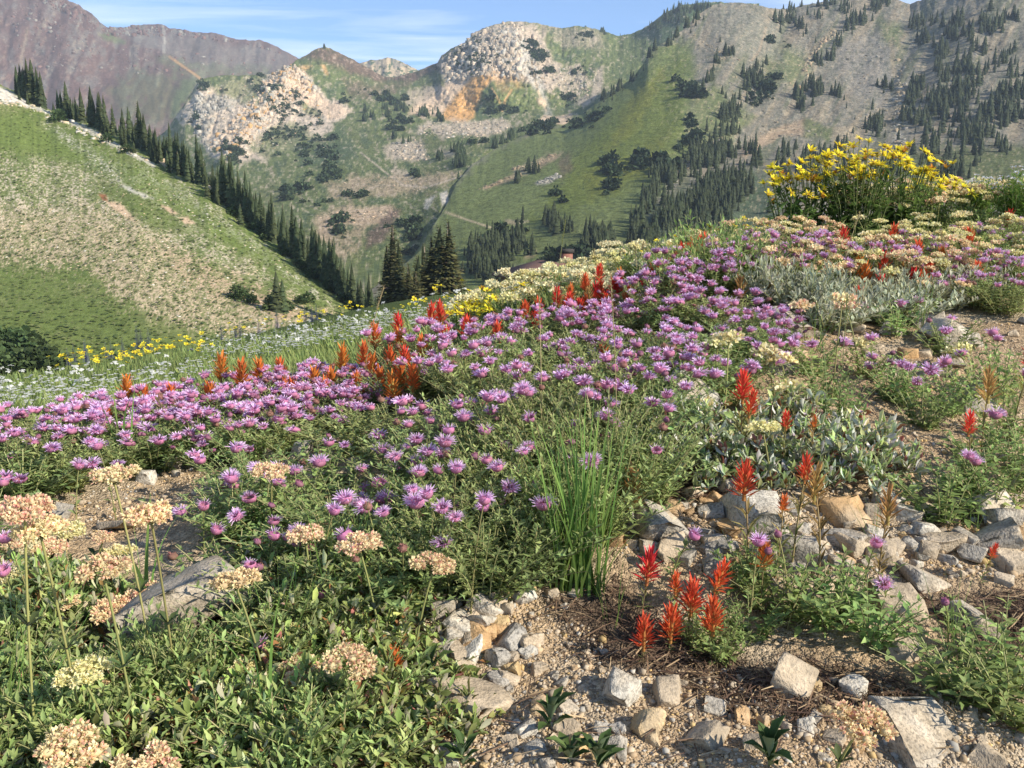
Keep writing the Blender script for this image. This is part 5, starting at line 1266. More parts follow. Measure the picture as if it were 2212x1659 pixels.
# yellow daisies
def daisy(seed, n, up, w=0.34, c=(0.96, 0.79, 0.05), disc=(0.55, 0.30, 0.02)):
    r = np.random.default_rng(seed); g = Geo()
    a = np.arange(n) / n * 6.28 + r.normal(0, 0.12, n); e = up + r.normal(0, 0.18, n)
    D = np.stack([np.cos(a) * np.cos(e), np.sin(a) * np.cos(e), np.sin(e)], -1)
    g.inst(leaf_t(w, 0.05, 0.06, 0.5), frames(D), D * np.array([0.18, 0.18, 0]), np.array(c) * (0.8 + 0.35 * r.random((n, 1))), 0.82 * (0.8 + 0.3 * r.random(n)))
    ellipsoid(g, 0.25, 0.16, 0.03, 7, 5, np.array([0.20, 0.20, 0.05]), np.array(disc))
    return g
DAISY = [daisy(1010 + k, 12, (0.2, 0.5, 0.8, 0.35)[k]).mesh('flower_head', M_PETAL) for k in range(4)]
DAISY_OLD = [daisy(1020 + k, 9, 1.0, 0.3, (0.55, 0.25, 0.03), (0.35, 0.15, 0.03)).mesh('flower_head', M_PETAL) for k in range(2)]
DAISY_FAR = [daisy(1030 + k, 7, 0.4, 0.55).mesh('flower_head', M_PETAL) for k in range(2)]

# ------------------------------------------------------------------ plants on the knoll
def head_pt(u, v, Y): return at(u, v, Y)
def place(name, label, cat, group, x, y, parts, rz=None, s=1.0, sz=None):
    e = link(name, None, loc=(x, y, gz1(x, y) - 0.004), rot=(0, 0, random.random() * 6.28 if rz is None else rz), scale=(s, s, sz or s)); e.empty_display_size = 0.05
    tag(e, label, cat, group)
    for nm, me in parts:
        link(nm, me, e, kind='stuff' if nm == 'foliage' else None)
    return e
def mint(u, v, Y, s=1.0, heads=14, mix=(0.54, 0.18, 0.17, 0.11), label='', group='', lib=None, hs=0.017, zmul=None):
    """a clump of coyote mint whose flower heads show near (u, v)"""
    p = at(u, v, Y); g0 = gz1(p[0], p[1]); h = np.clip(p[2] - g0, 0.13, 0.36)
    lib = lib or MINT
    st, fo, tips = random.choice(lib)
    hm = max(t[0][2] for t in tips)
    sz = h / hm
    rz = random.random() * 6.28
    e = place('coyote_mint', label, 'flower', group, p[0], p[1], [('stems', st), ('foliage', fo)], rz, s, sz)
    near = Y < 2.05
    idx = list(range(len(tips))); random.shuffle(idx)
    for i in idx[:heads]:
        q, d = tips[i]
        stg = random.choices(('full', 'half', 'bud', 'spent'), mix)[0]
        me = random.choice((HEAD_NEAR if near else HEAD_FAR)[stg])
        k = hs * random.uniform(0.75, 1.25) * 1.25 * (0.62 if stg in ('bud', 'spent') else 1.0) 
        d2 = Vector((d[0] * 0.6, d[1] * 0.6, d[2] + 0.2)) + Vector((random.gauss(0, 0.15), random.gauss(0, 0.15), 0))
        M = dir_mat(q, d2, 1.0, random.random() * 6.28) @ Matrix.Diagonal((k / s, k / s, 0.85 * k / sz, 1))
        link('flower_head', me, e, mat4=M)
    return e
def stem_to(e, me_geo, name='stem'): link(name, me_geo, e)
def single(u, v, Y, stg, label, k=0.019, lean=None, leaves=6):
    """one coyote mint stem with its head at (u, v)"""
    p = at(u, v, Y); bx, by = p[0] + random.uniform(-0.04, 0.04), p[1] + random.uniform(-0.02, 0.05)
    if lean: bx, by = p[0] + lean[0], p[1] + lean[1]
    z0 = gz1(bx, by)
    e = link('coyote_mint', None, loc=(bx, by, z0)); e.empty_display_size = 0.05
    tag(e, label, 'flower', 'single coyote mint stems')
    q = np.array([p[0] - bx, p[1] - by, max(p[2] - z0, 0.05)])
    t = np.linspace(0, 1, 7)[:, None]; mid = q * np.array([0.25, 0.25, 0.6])
    c = 2 * mid * t * (1 - t) + q * t * t
    g = Geo(); V, Q = tube(c, np.linspace(0.0017, 0.0011, 7), 4); g.add(V, Q, None, np.array([0.22, 0.21, 0.08]))
    link('stem', g.mesh('stem', M_STEM), e)
    fo = Geo(); f = np.linspace(0.1, 0.75, leaves); az = np.arange(leaves) * 1.7 + random.random() * 6
    P_ = np.stack([np.interp(f, t[:, 0], c[:, k2]) for k2 in range(3)], -1)
    D = np.stack([np.cos(az), np.sin(az), np.full(leaves, 0.7)], -1)
    fo.inst(LEAF_B, frames(np.concatenate([D, D * np.array([-1, -1, 1])])), np.concatenate([P_, P_]), np.tile(MINT_G, (2 * leaves, 1)) * rng.uniform(0.7, 1.3, (2 * leaves, 1)), rng.uniform(0.018, 0.028, 2 * leaves))
    link('foliage', fo.mesh('foliage', M_LEAF), e, kind='stuff')
    d = c[-1] - c[-2]
    link('flower_head', random.choice(HEAD_NEAR[stg]), e, mat4=dir_mat(q, (d[0], d[1], d[2] + 0.002), k * (0.62 if stg in ('bud', 'spent') else 1), random.random() * 6.28))
    return e
def brush(u, v, Y, kind, hsp, label, group, tilt=(0, 0), h=None, stalk=None):
    """a paintbrush whose spike (hsp metres long) tops out at (u, v)"""
    hsp = hsp * 1.25
    p = at(u, v, Y); z0 = gz1(p[0] - tilt[0] * 0.1, p[1])
    h = np.clip(p[2] - z0 - hsp * 0.75, 0.05, 0.42) if h is None else h
    e = link('paintbrush', None, loc=(p[0] - tilt[0] * h, p[1] - tilt[1] * h, z0 - 0.004), rot=(-tilt[1] + random.gauss(0, 0.05), tilt[0] + random.gauss(0, 0.05), 0)); e.empty_display_size = 0.05
    tag(e, label, 'flower', group)
    st, fo, tip = random.choice(STALK[stalk or kind])
    w = min(h, 0.20) * 0.9 + 0.02
    rz = random.random() * 6.28
    M = Matrix.Rotation(rz, 4, 'Z') @ Matrix.Diagonal((w, w, h, 1))
    link('stem', st, e, mat4=M); link('foliage', fo, e, mat4=M, kind='stuff')
    tp = M @ Vector(tip)
    link('flower_spike', random.choice(SPIKE[kind]), e, mat4=Matrix.Translation(tp - Vector((0, 0, hsp * 0.25))) @ Matrix.Rotation(random.random() * 6.28, 4, 'Z') @ Matrix.Diagonal((hsp * 0.95, hsp * 0.95, hsp, 1)))
    return e
def buck(u, v, Y, pal, r, label, group, whorl=True, lean=None):
    """one buckwheat stem with its umbel (radius r) at (u, v)"""
    p = at(u, v, Y); bx, by = p[0] + random.uniform(-0.05, 0.05), p[1] + random.uniform(-0.02, 0.05)
    if lean: bx, by = p[0] + lean[0], p[1] + lean[1]
    z0 = gz1(bx, by)
    e = link('buckwheat', None, loc=(bx, by, z0 - 0.004)); e.empty_display_size = 0.05
    tag(e, label, 'flower', group)
    q = np.array([p[0] - bx, p[1] - by, max(p[2] - z0 - r * 0.5, 0.04)])
    t = np.linspace(0, 1, 6)[:, None]; c = 2 * q * np.array([0.35, 0.35, 0.55]) * t * (1 - t) + q * t * t
    g = Geo(); V, Q = tube(c, 0.0019, 5); g.add(V, Q, None, np.array([0.27, 0.26, 0.09]) * random.uniform(0.8, 1.15))
    link('stem', g.mesh('stem', M_STEM), e)
    if whorl:
        k = 5; f = random.uniform(0.35, 0.6); m = np.array([np.interp(f, t[:, 0], c[:, i]) for i in range(3)])
        az = np.arange(k) / k * 6.28 + random.random(); el = rng.uniform(0.5, 1.1, k)
        wg = Geo(); wg.inst(OVAL, frames(np.stack([np.cos(az) * np.cos(el), np.sin(az) * np.cos(el), np.sin(el)], -1)), np.tile(m, (k, 1)), np.tile([0.12, 0.165, 0.06], (k, 1)), rng.uniform(0.022, 0.032, k))
        link('leaf_whorl', wg.mesh('leaf_whorl', M_LEAF), e)
    d = c[-1] - c[-2]; d = d / np.linalg.norm(d)
    link('flower_head', random.choice((UMB_NEAR if Y < 2.2 else UMB_FAR)[pal]), e, mat4=dir_mat(q, (d[0] * 0.5, d[1] * 0.5, d[2] + 0.3), r, random.random() * 6.28))
    return e

# ------------------------------------------------------------------ stones
ROCKS = []
for k in range(12):
    V, T = rock_arrays(1100 + k, 3)
    ROCKS.append(build_mesh('stone', V, None, T, None, False, M_ROCK))
PEB = []
for k in range(5):
    V, T = rock_arrays(1150 + k, 1, 6); PEB.append((V, None, T, np.ones((len(V), 3))))
GREY = (0.43, 0.395, 0.33); WHITE = (0.60, 0.565, 0.48); TANR = (0.46, 0.37, 0.26); ORG = (0.46, 0.27, 0.11); BLUE = (0.35, 0.335, 0.30); YELR = (0.52, 0.36, 0.16)
def stone(u, v, w, h, col, label, group=None, k=None, depth=0.8, name='stone', sink=0.40, rot=None, tilt=0.28):
    """a stone seen at (u, v), w by h picture units across, sunk a little into the ground it lies on"""
    p = ground_at(u, v + h * 0.42)
    if p is None: return None
    sx = w / FPX * p[1] / 2; sz = h / FPX * p[1] / 2 * 1.05; sy = sx * depth
    z = gz1(p[0], p[1] + sy * 0.6)
    col = tuple(np.array(col) * random.uniform(0.88, 1.12))
    o = link(name, ROCKS[random.randrange(5, 12) if k is None else k], None, (p[0], p[1] + sy * 0.6, z + sz * (1 - 2 * sink) * 0.9), (random.gauss(0, tilt), random.gauss(0, tilt), random.random() * 6.28 if rot is None else rot), (sx * 1.05, sy if rot is not None else sx * 1.0, sz * 1.1), color=col)
    return tag(o, label, 'rock', group)
stone(390, 1310, 340, 150, (0.40, 0.36, 0.30), 'large lichen-crusted boulder with brown stained top among the leaf mats', None, 0, 0.75, 'boulder', 0.2, 0.2)
for (u, v, w, h, c, lb) in [
    (1950, 1285, 115, 115, TANR, 'wedge-shaped tan stone with one shaded face beside a mint flower'), (1720, 1462, 105, 105, TANR, 'square tan granite stone on dark litter'), (1343, 1482, 95, 85, WHITE, 'white speckled granite stone below the red paintbrushes'),
    (1447, 1483, 85, 85, TANR, 'smooth grey-tan stone beside the white speckled one'), (1010, 1525, 210, 105, TANR, 'broad flat tan rock on the gravel'), (920, 1565, 120, 75, YELR, 'rusty low rock against the broad flat one'), (2010, 1592, 205, 78, GREY, 'long grey slab with a white vein on the gravel'),
    (1530, 1580, 95, 75, TANR, 'buff stone casting shade on the gravel'), (1400, 1562, 90, 60, YELR, 'dusty rounded stone half sunk in soil'), (1480, 858, 135, 115, WHITE, 'big white lichened boulder rising out of the mint leaves'), (1640, 1110, 150, 125, WHITE, 'upright white granite block behind the red paintbrushes'),
    (1348, 1110, 110, 60, BLUE, 'blue-grey rock in the row beneath the silver-leaved plants'), (1430, 1130, 120, 80, GREY, 'grey cracked rock in the row beneath the silver-leaved plants'), (1838, 1108, 115, 52, ORG, 'orange-brown rock among grey ones'), (1735, 1185, 115, 75, GREY, 'speckled grey stone under the orange-brown one'),
    (1835, 1165, 105, 60, BLUE, 'dark grey stone with a shaded hollow'), (2150, 1085, 130, 80, WHITE, 'pale slab at the back of the rubble'), (920, 1272, 115, 75, WHITE, 'white granite stone at the edge of the mint clump'), (1050, 1312, 95, 60, GREY, 'grey-green angular stone in the rubble'), (985, 1300, 50, 55, BLUE, 'upright dark grey stone in the rubble'),
    (1120, 1245, 95, 38, WHITE, 'flat white stone half shaded by the grass tuft'), (985, 1362, 75, 55, GREY, 'pale grey stone beside the rust-orange one'), (1048, 1362, 48, 48, ORG, 'rust-orange stone in the rubble'), (1080, 1347, 42, 32, YELR, 'small ochre stone leaning on the rust-orange one'), (960, 1405, 60, 45, GREY, 'speckled stone lying low in the rubble'),
    (1010, 1412, 80, 45, WHITE, 'flat speckled slab lying low in the rubble'), (1140, 1378, 62, 42, TANR, 'rounded buff stone at the edge of the litter'), (1140, 1405, 44, 34, WHITE, 'small rounded white stone in the gravel'), (1240, 1283, 42, 18, WHITE, 'bright white chip at the foot of the grass tuft'), (310, 1027, 48, 38, WHITE, 'white block on the sandy strip'), (372, 998, 42, 42, GREY, 'greenish grey block under the mint bank'),
    (380, 1020, 24, 18, WHITE, 'small white chip under the mint bank'), (652, 962, 48, 52, GREY, 'rounded grey stone at the mint bank'), (590, 975, 50, 30, TANR, 'tan stone on the sandy strip'), (128, 1105, 60, 30, GREY, 'pale stone by the sandy strip'), (255, 1138, 130, 26, TANR, 'hooded ledge of rock with a dark hollow beneath'),
    (1735, 700, 120, 42, GREY, 'flat grey rock in front of the silver sage'), (2065, 720, 125, 62, WHITE, 'pale square rock behind the scattered mint'), (2010, 690, 70, 36, GREY, 'grey rock half hidden by the sage'), (1640, 740, 110, 40, TANR, 'low tan rock among the mint stems'), (1690, 790, 60, 36, GREY, 'grey stone under a buckwheat umbel'),
    (2110, 865, 110, 70, BLUE, 'shaded dark rock under a leafy mint'), (2000, 1245, 110, 55, GREY, 'angled grey rock on dark litter'), (2115, 1340, 125, 62, BLUE, 'smooth blue-grey block on dark litter'), (2160, 1165, 110, 60, GREY, 'grey rock with straw on top of it'), (2090, 1160, 70, 50, BLUE, 'bluish stone in the rubble heap'),
    (1960, 1105, 80, 45, WHITE, 'pale chunk in the rubble heap'), (1280, 1130, 60, 36, TANR, 'tan stone beside the grass tuft'), (1550, 1170, 70, 44, TANR, 'tan stone under a paintbrush'), (1480, 1200, 64, 40, GREY, 'grey stone behind the red paintbrushes'), (1850, 1480, 55, 70, WHITE, 'white split stone on the litter'), (1960, 1400, 75, 60, TANR, 'earthy stone beneath the mint leaves'),
    (2150, 1640, 90, 60, TANR, 'sunlit buff stone at the gravel edge'), (1640, 1600, 70, 40, TANR, 'low dusty stone in the gravel'), (1250, 1600, 70, 50, YELR, 'ochre stone beside the leafy sprig'), (1230, 1570, 60, 40, TANR, 'brown stone above the leafy sprig'), (1330, 1620, 60, 34, GREY, 'grey pebble-like stone at the gravel edge'), (860, 1600, 60, 40, WHITE, 'white chip under the leaf mat'),
    (960, 1640, 90, 40, WHITE, 'flat pale stone by the small yellow umbel'), (1080, 1470, 60, 26, BLUE, 'slate-grey flat stone in the gravel'), (1060, 1490, 44, 22, ORG, 'orange chip in the gravel'), (1570, 1045, 80, 46, GREY, 'shaded rock under the silver-leaved plants'), (780, 1000, 60, 34, GREY, 'grey stone between mint clumps'), (470, 1055, 40, 24, WHITE, 'white stone on the sandy strip beside the mint')]:
    stone(u, v, w, h, c, lb, None, name='boulder' if w > 150 else 'stone')
GRAVEL = [([(840, 1270), (960, 1240), (1180, 1270), (1320, 1400), (1300, 1659), (870, 1659), (880, 1450)], 90), ([(1250, 1090), (1600, 1060), (2000, 1060), (2260, 1050), (2260, 1260), (1900, 1240), (1600, 1260), (1330, 1200)], 110),
          ([(1300, 1450), (1700, 1440), (2212, 1520), (2212, 1659), (1300, 1659)], 70), ([(100, 1090), (330, 1010), (480, 1000), (470, 1090), (330, 1140), (120, 1180)], 34), ([(1560, 690), (2250, 690), (2250, 950), (1900, 1000), (1880, 850), (1600, 760)], 70), ([(560, 950), (820, 960), (800, 1010), (560, 1010)], 20)]
def in_poly(poly):
    poly = np.array(poly, float); lo, hi = poly.min(0), poly.max(0)
    while True:
        q = np.array([[random.uniform(lo[0], hi[0]), random.uniform(lo[1], hi[1])]])
        if poly_sd(q, poly)[0] > 0: return q[0]
ns = 0
SLB = ['small stone in the rubble below the mint clump', 'small stone in the rubble heap around the paintbrushes', 'small stone on the open gravel beside the slab', 'small stone on the sandy strip by the mint bank', 'small stone on the bare patch amid scattered mint', 'small stone between two mint clumps']
for (poly, n), lb in zip(GRAVEL, SLB):
    for _ in range(n):
        if ns >= 235: break
        u, v = in_poly(poly); w = random.choice((18, 22, 26, 30, 36, 44, 56)) * (0.6 + 0.4 * (v - 600) / 1000)
        stone(u, v, w, w * random.uniform(0.55, 0.8), random.choice((GREY, GREY, WHITE, TANR, TANR, BLUE, ORG, YELR)), lb, lb.replace('small stone', 'small stones')); ns += 1
gv = Geo()
for poly, n in GRAVEL:
    pts = []
    while len(pts) < n * 36:
        u, v = in_poly(poly); p = ground_at(u, v)
        if p is not None: pts.append(p)
    pts = np.array(pts); m = len(pts)
    sz = np.clip(rng.lognormal(-6.15, 0.55, m), 0.001, 0.011)
    pts[:, 2] = gz(pts[:, 0], pts[:, 1]) + sz * 0.2
    pal = np.array([GREY, TANR, TANR, TANR, (0.42, 0.31, 0.19), (0.40, 0.29, 0.175), (0.46, 0.35, 0.22), YELR])
    c = pal[rng.integers(0, len(pal), m)] * rng.uniform(0.7, 1.2, (m, 1))
    which = rng.integers(0, 5, m)
    for k in range(5):
        s = which == k
        V, Q, T, C = PEB[k]
        gv.inst((V * np.array([1, 0.85, 0.65]), None, T, C), yaw(rng.random(s.sum()) * 6.28), pts[s], c[s], sz[s])
tag(link('gravel', gv.mesh('gravel', M_FLAT)), 'loose tan and grey gravel strewn over the bare ground', 'gravel', None, 'stuff')

# broken rock between the paintbrushes and on the face of the mound
RUB = [([(1290, 1060), (1600, 1050), (1700, 1100), (2000, 1050), (2240, 1040), (2240, 1250), (1980, 1220), (1700, 1230), (1560, 1240), (1340, 1190)], 44, 'broken rock in the heap behind the paintbrushes'), ([(860, 1260), (1000, 1240), (1160, 1290), (1180, 1420), (960, 1440), (880, 1380)], 12, 'broken rock in the small heap below the mint clump'),
       ([(1560, 690), (2250, 690), (2250, 800), (1900, 800), (1600, 760)], 18, 'rock bedded in the bare patch under the sage')]
for poly, n, lb in RUB:
    for _ in range(n):
        u, v = in_poly(poly); w = random.uniform(42, 92) * (0.55 + 0.45 * (v - 600) / 700)
        stone(u, v, w, w * random.uniform(0.5, 0.85), random.choice((GREY, GREY, WHITE, WHITE, BLUE, TANR, TANR, ORG)), lb, lb.replace('broken rock', 'broken rocks').replace('rock bedded', 'rocks bedded'))

# dry needles and twigs lying in the litter
lt = Geo()
LIT2 = [(q, 700) for q in LITTER] + [(GRAVEL[0][0], 120), (GRAVEL[1][0], 320), (GRAVEL[2][0], 160), (GRAVEL[4][0], 260)]
T_ = (np.array([(-0.5, -0.5, 0), (-0.5, 0.5, 0), (0.1, -0.5, 0.06), (0.1, 0.5, 0.06), (0.5, -0.2, 0), (0.5, 0.2, 0)]) * np.array([1, 0.035, 1]), np.array([[0, 2, 3, 1], [2, 4, 5, 3]]), None, np.ones((6, 3)))
for poly, n in LIT2:
    pts = []
    for _ in range(n):
        u, v = in_poly(poly); p = ground_at(u, v)
        if p is not None: pts.append(p)
    pts = np.array(pts); m = len(pts); pts[:, 2] += rng.uniform(0.001, 0.012, m)
    a = rng.random(m) * 6.28; d = np.stack([np.cos(a), np.sin(a), rng.normal(0, 0.22, m)], -1)
    pal = np.array([(0.10, 0.06, 0.04), (0.16, 0.10, 0.06), (0.30, 0.21, 0.12), (0.07, 0.045, 0.03), (0.42, 0.31, 0.18)])
    lt.inst(T_, frames(d, None, rng.normal(0, 0.7, m)), pts, pal[rng.choice(5, m, p=[.3, .3, .15, .2, .05])], rng.uniform(0.015, 0.07, m))
tag(link('litter', lt.mesh('litter', M_FLAT)), 'dead brown twigs and needles matted on the bare ground', 'litter', None, 'stuff')

# ------------------------------------------------------------------ coyote mint
LB = {'bank': ('dense lilac coyote mint clump in the bank above the sandy strip', 'coyote mint in the bank above the sandy strip'),
      'mound': ('lilac coyote mint clump on the crown of the flowering mound', 'coyote mint on the crown of the mound'),
      'front': ('lilac coyote mint clump on the stony face of the mound beside the grass tuft', 'coyote mint on the face of the mound'),
      'slope': ('lilac coyote mint clump between buckwheats on the slope below the yellow daisies', 'coyote mint on the slope below the yellow daisies'),
      'low': ('short open coyote mint clump beside the sandy strip', 'short coyote mint beside the sandy strip'),
      'stony': ('small scattered coyote mint clump on the stony patch', 'scattered coyote mint on the stony patch')}
for u, v, Y in [(20, 935, 2.2), (110, 905, 2.35), (40, 975, 2.1), (180, 890, 2.45), (250, 880, 2.5), (330, 870, 2.55), (430, 855, 2.6), (120, 960, 2.2), (240, 920, 2.3), (520, 840, 2.65), (600, 820, 2.75), (690, 810, 2.85), (760, 800, 2.85), (560, 870, 2.5), (660, 850, 2.55), (420, 900, 2.4), (330, 915, 2.35),
                (500, 800, 2.95), (600, 790, 3.0), (700, 792, 3.05), (400, 830, 2.95), (480, 870, 2.5), (740, 850, 2.6), (-60, 960, 2.2), (-120, 950, 2.3), (-150, 990, 2.1), (620, 900, 2.4), (540, 915, 2.35), (300, 845, 2.8), (200, 860, 2.75), (100, 880, 2.65), (-20, 900, 2.6)]:
    mint(u, v, Y, random.uniform(0.9, 1.15), random.randint(22, 32) if v < 895 else random.randint(4, 9), label=LB['bank'][0], group=LB['bank'][1])
for u, v, Y in [(900, 705, 3.0), (980, 690, 3.0), (1060, 680, 3.1), (1140, 670, 3.15), (1220, 662, 3.2), (1300, 655, 3.2), (1380, 650, 3.2), (1460, 650, 3.2), (1540, 668, 3.1), (1600, 672, 2.95), (1000, 740, 2.65), (1100, 720, 2.7), (1200, 735, 2.6), (1290, 715, 2.65), (1380, 705, 2.65), (1450, 700, 2.75), (1540, 705, 2.75), (1160, 785, 2.25), (1240, 782, 2.25), (1320, 778, 2.25),
                (1400, 760, 2.35), (1480, 750, 2.4), (1560, 745, 2.5), (880, 770, 2.7), (1420, 810, 2.1), (940, 745, 2.8), (820, 790, 2.85), (1050, 750, 2.45), (1340, 745, 2.45), (1500, 720, 2.6), (1090, 770, 2.35), (1620, 700, 2.8), (1250, 700, 2.85), (1150, 715, 2.75)]:
    mint(u, v, Y, random.uniform(0.85, 1.1), random.randint(20, 28) if v < 700 else random.randint(7, 13), label=LB['mound'][0], group=LB['mound'][1])
for u, v, Y, n in [(1000, 845, 2.1, 7), (1080, 835, 2.05, 8), (1180, 830, 2.0, 8), (1310, 835, 1.9, 3), (940, 905, 1.95, 9), (1050, 900, 1.9, 4), (1180, 890, 1.85, 3), (1330, 900, 1.8, 3), (880, 940, 1.95, 5), (960, 965, 1.8, 4), (1150, 1040, 1.62, 3), (1010, 1015, 1.68, 4), (1040, 1090, 1.56, 3), (930, 1080, 1.58, 6), (1090, 960, 1.75, 4), (1220, 960, 1.75, 3), (1400, 900, 1.85, 3), (1280, 1000, 1.72, 1), (860, 870, 2.3, 6), (1120, 1120, 1.58, 1)]:
    mint(u, v, Y, random.uniform(0.8, 1.0), n, label=LB['front'][0], group=LB['front'][1])
for u, v, Y in [(1470, 535, 3.5), (1560, 515, 3.6), (1640, 497, 3.7), (1720, 492, 3.8), (1800, 503, 3.8), (1880, 522, 3.8), (2000, 525, 4.0), (2100, 490, 4.5), (2190, 475, 4.5), (2150, 545, 3.7), (2210, 545, 3.7), (1450, 575, 3.4), (1550, 550, 3.5), (1650, 535, 3.6), (1750, 535, 3.6), (2080, 560, 3.6), (2250, 500, 4.2), (2180, 590, 3.4), (1500, 560, 3.5), (2120, 600, 3.5), (1950, 500, 4.2), (1600, 520, 3.7), (1420, 600, 3.3)]:
    mint(u, v, Y, random.uniform(0.9, 1.1), random.randint(16, 26), label=LB['slope'][0], group=LB['slope'][1])
for u, v, Y, n in [(500, 1095, 1.85, 5), (560, 1095, 1.8, 6), (545, 1020, 2.05, 4), (720, 1100, 1.7, 6), (800, 1085, 1.68, 6), (850, 1020, 1.85, 5), (790, 920, 2.25, 6), (650, 1050, 1.85, 3), (700, 1000, 2.05, 4), (600, 1140, 1.65, 3), (680, 1160, 1.6, 2), (500, 1160, 1.6, 2), (820, 1180, 1.55, 2), (870, 1120, 1.6, 3), (750, 1050, 1.8, 3), (880, 1180, 1.55, 0), (640, 1200, 1.5, 1), (-50, 1100, 1.8, 2)]:
    mint(u, v, Y, random.uniform(0.9, 1.2), n, (0.45, 0.25, 0.18, 0.12), LB['low'][0], LB['low'][1], random.choice((MINT_S, MINT)))
for u, v, Y, n in [(1760, 758, 2.7, 3), (1935, 690, 3.1, 3), (1975, 665, 3.3, 2), (2050, 695, 2.9, 3), (1885, 745, 2.7, 2), (1925, 780, 2.55, 4), (1965, 770, 2.5, 5), (2130, 757, 2.5, 4), (2180, 730, 2.6, 4), (2050, 790, 2.45, 0), (2000, 820, 2.35, 0), (1620, 730, 2.7, 5), (1650, 690, 2.9, 5), (1590, 790, 2.4, 5), (2180, 830, 2.3, 2), (2120, 920, 2.1, 1), (2200, 960, 2.0, 1), (2080, 990, 1.95, 1), (2150, 1010, 1.9, 1), (1780, 800, 2.5, 0), (1820, 860, 2.3, 0), (1720, 850, 2.3, 0), (2230, 900, 2.1, 2), (2050, 1030, 1.85, 0)]:
    mint(u, v, Y, random.uniform(0.8, 1.1), n, (0.75, 0.1, 0.15, 0), LB['stony'][0], LB['stony'][1], MINT_S, 0.019)
# the leafy plants near the front
for u, v, Y, n, s, lb in [(1700, 1290, 1.52, 0, 1.0, 'leafy coyote mint plant sprawling beside the red paintbrushes'), (1800, 1285, 1.5, 0, 1.05, 'broad-leaved coyote mint plant in front of the wedge-shaped stone'), (1880, 1330, 1.45, 0, 0.9, 'leafy coyote mint branch reaching over the wedge-shaped stone'),
                          (2080, 1470, 1.3, 0, 1.0, 'reddish-stemmed mint plant creeping over the litter'), (2160, 1430, 1.35, 0, 1.1, 'dense low mint plant at the edge of the litter'), (2200, 1520, 1.25, 0, 1.0, 'low mint plant above the long grey slab'), (1620, 1240, 1.6, 0, 0.8, 'mint plant half hidden by an orange paintbrush')]:
    mint(u, v, Y, s, n, label=lb, group='leafy mint plants in front', lib=MINT_S)
for u, v, Y, stg, lb in [(1637, 1178, 1.5, 'full', 'open lilac mint head touching an orange paintbrush'), (1657, 1195, 1.49, 'bud', 'pink mint bud under the orange paintbrush'), (1682, 1160, 1.52, 'bud', 'pale pink mint bud on a straight stem by the orange paintbrush'), (1890, 1180, 1.6, 'half', 'half-open lilac mint head in front of grey rubble'), (1910, 1268, 1.5, 'full', 'large lilac mint head against the wedge-shaped stone'),
                         (1495, 1163, 1.6, 'half', 'small pale lilac mint head before dark rubble'), (2042, 1305, 1.4, 'bud', 'pink mint bud on a leaning stem over dark litter'), (563, 1412, 1.35, 'half', 'big lilac and pink mint head alone above the leaf mats'), (700, 1293, 1.45, 'bud', 'round pink mint bud on a bare stem'), (1045, 1088, 1.5, 'full', 'large open lilac mint head low on the face of the mound'),
                         (985, 1020, 1.62, 'full', 'open lilac mint head beside the grass tuft'), (925, 1075, 1.52, 'full', 'wide lilac mint head among fading ones'), (955, 1105, 1.5, 'full', 'lilac mint head tucked below a wider one'), (795, 1100, 1.55, 'spent', 'brown faded mint head beside a buckwheat umbel'), (870, 1190, 1.45, 'spent', 'reddish-brown faded mint head beside a pink umbel'), (720, 1110, 1.58, 'full', 'lilac mint head among buds at the umbel pair'),
                         (440, 1100, 1.75, 'half', 'lilac mint head over the sandy strip'), (515, 1120, 1.68, 'full', 'lilac mint head in the short clump'), (465, 1152, 1.65, 'half', 'small lilac mint head behind the boulder'), (590, 1165, 1.6, 'half', 'lilac mint head behind the cream umbels'), (213, 970, 2.0, 'full', 'pale lilac mint head against dark stems of the bank'), (170, 1012, 1.95, 'full', 'ragged lilac mint head above the green leaves of the bank'), (15, 1170, 1.5, 'half', 'lilac and pink mint head beside pink umbels'), (10, 1240, 1.4, 'half', 'bright pink mint head under the umbels'), (310, 1530, 1.3, 'bud', 'dull pink bud in the leaf mat')]:
    single(u, v, Y, stg, lb)

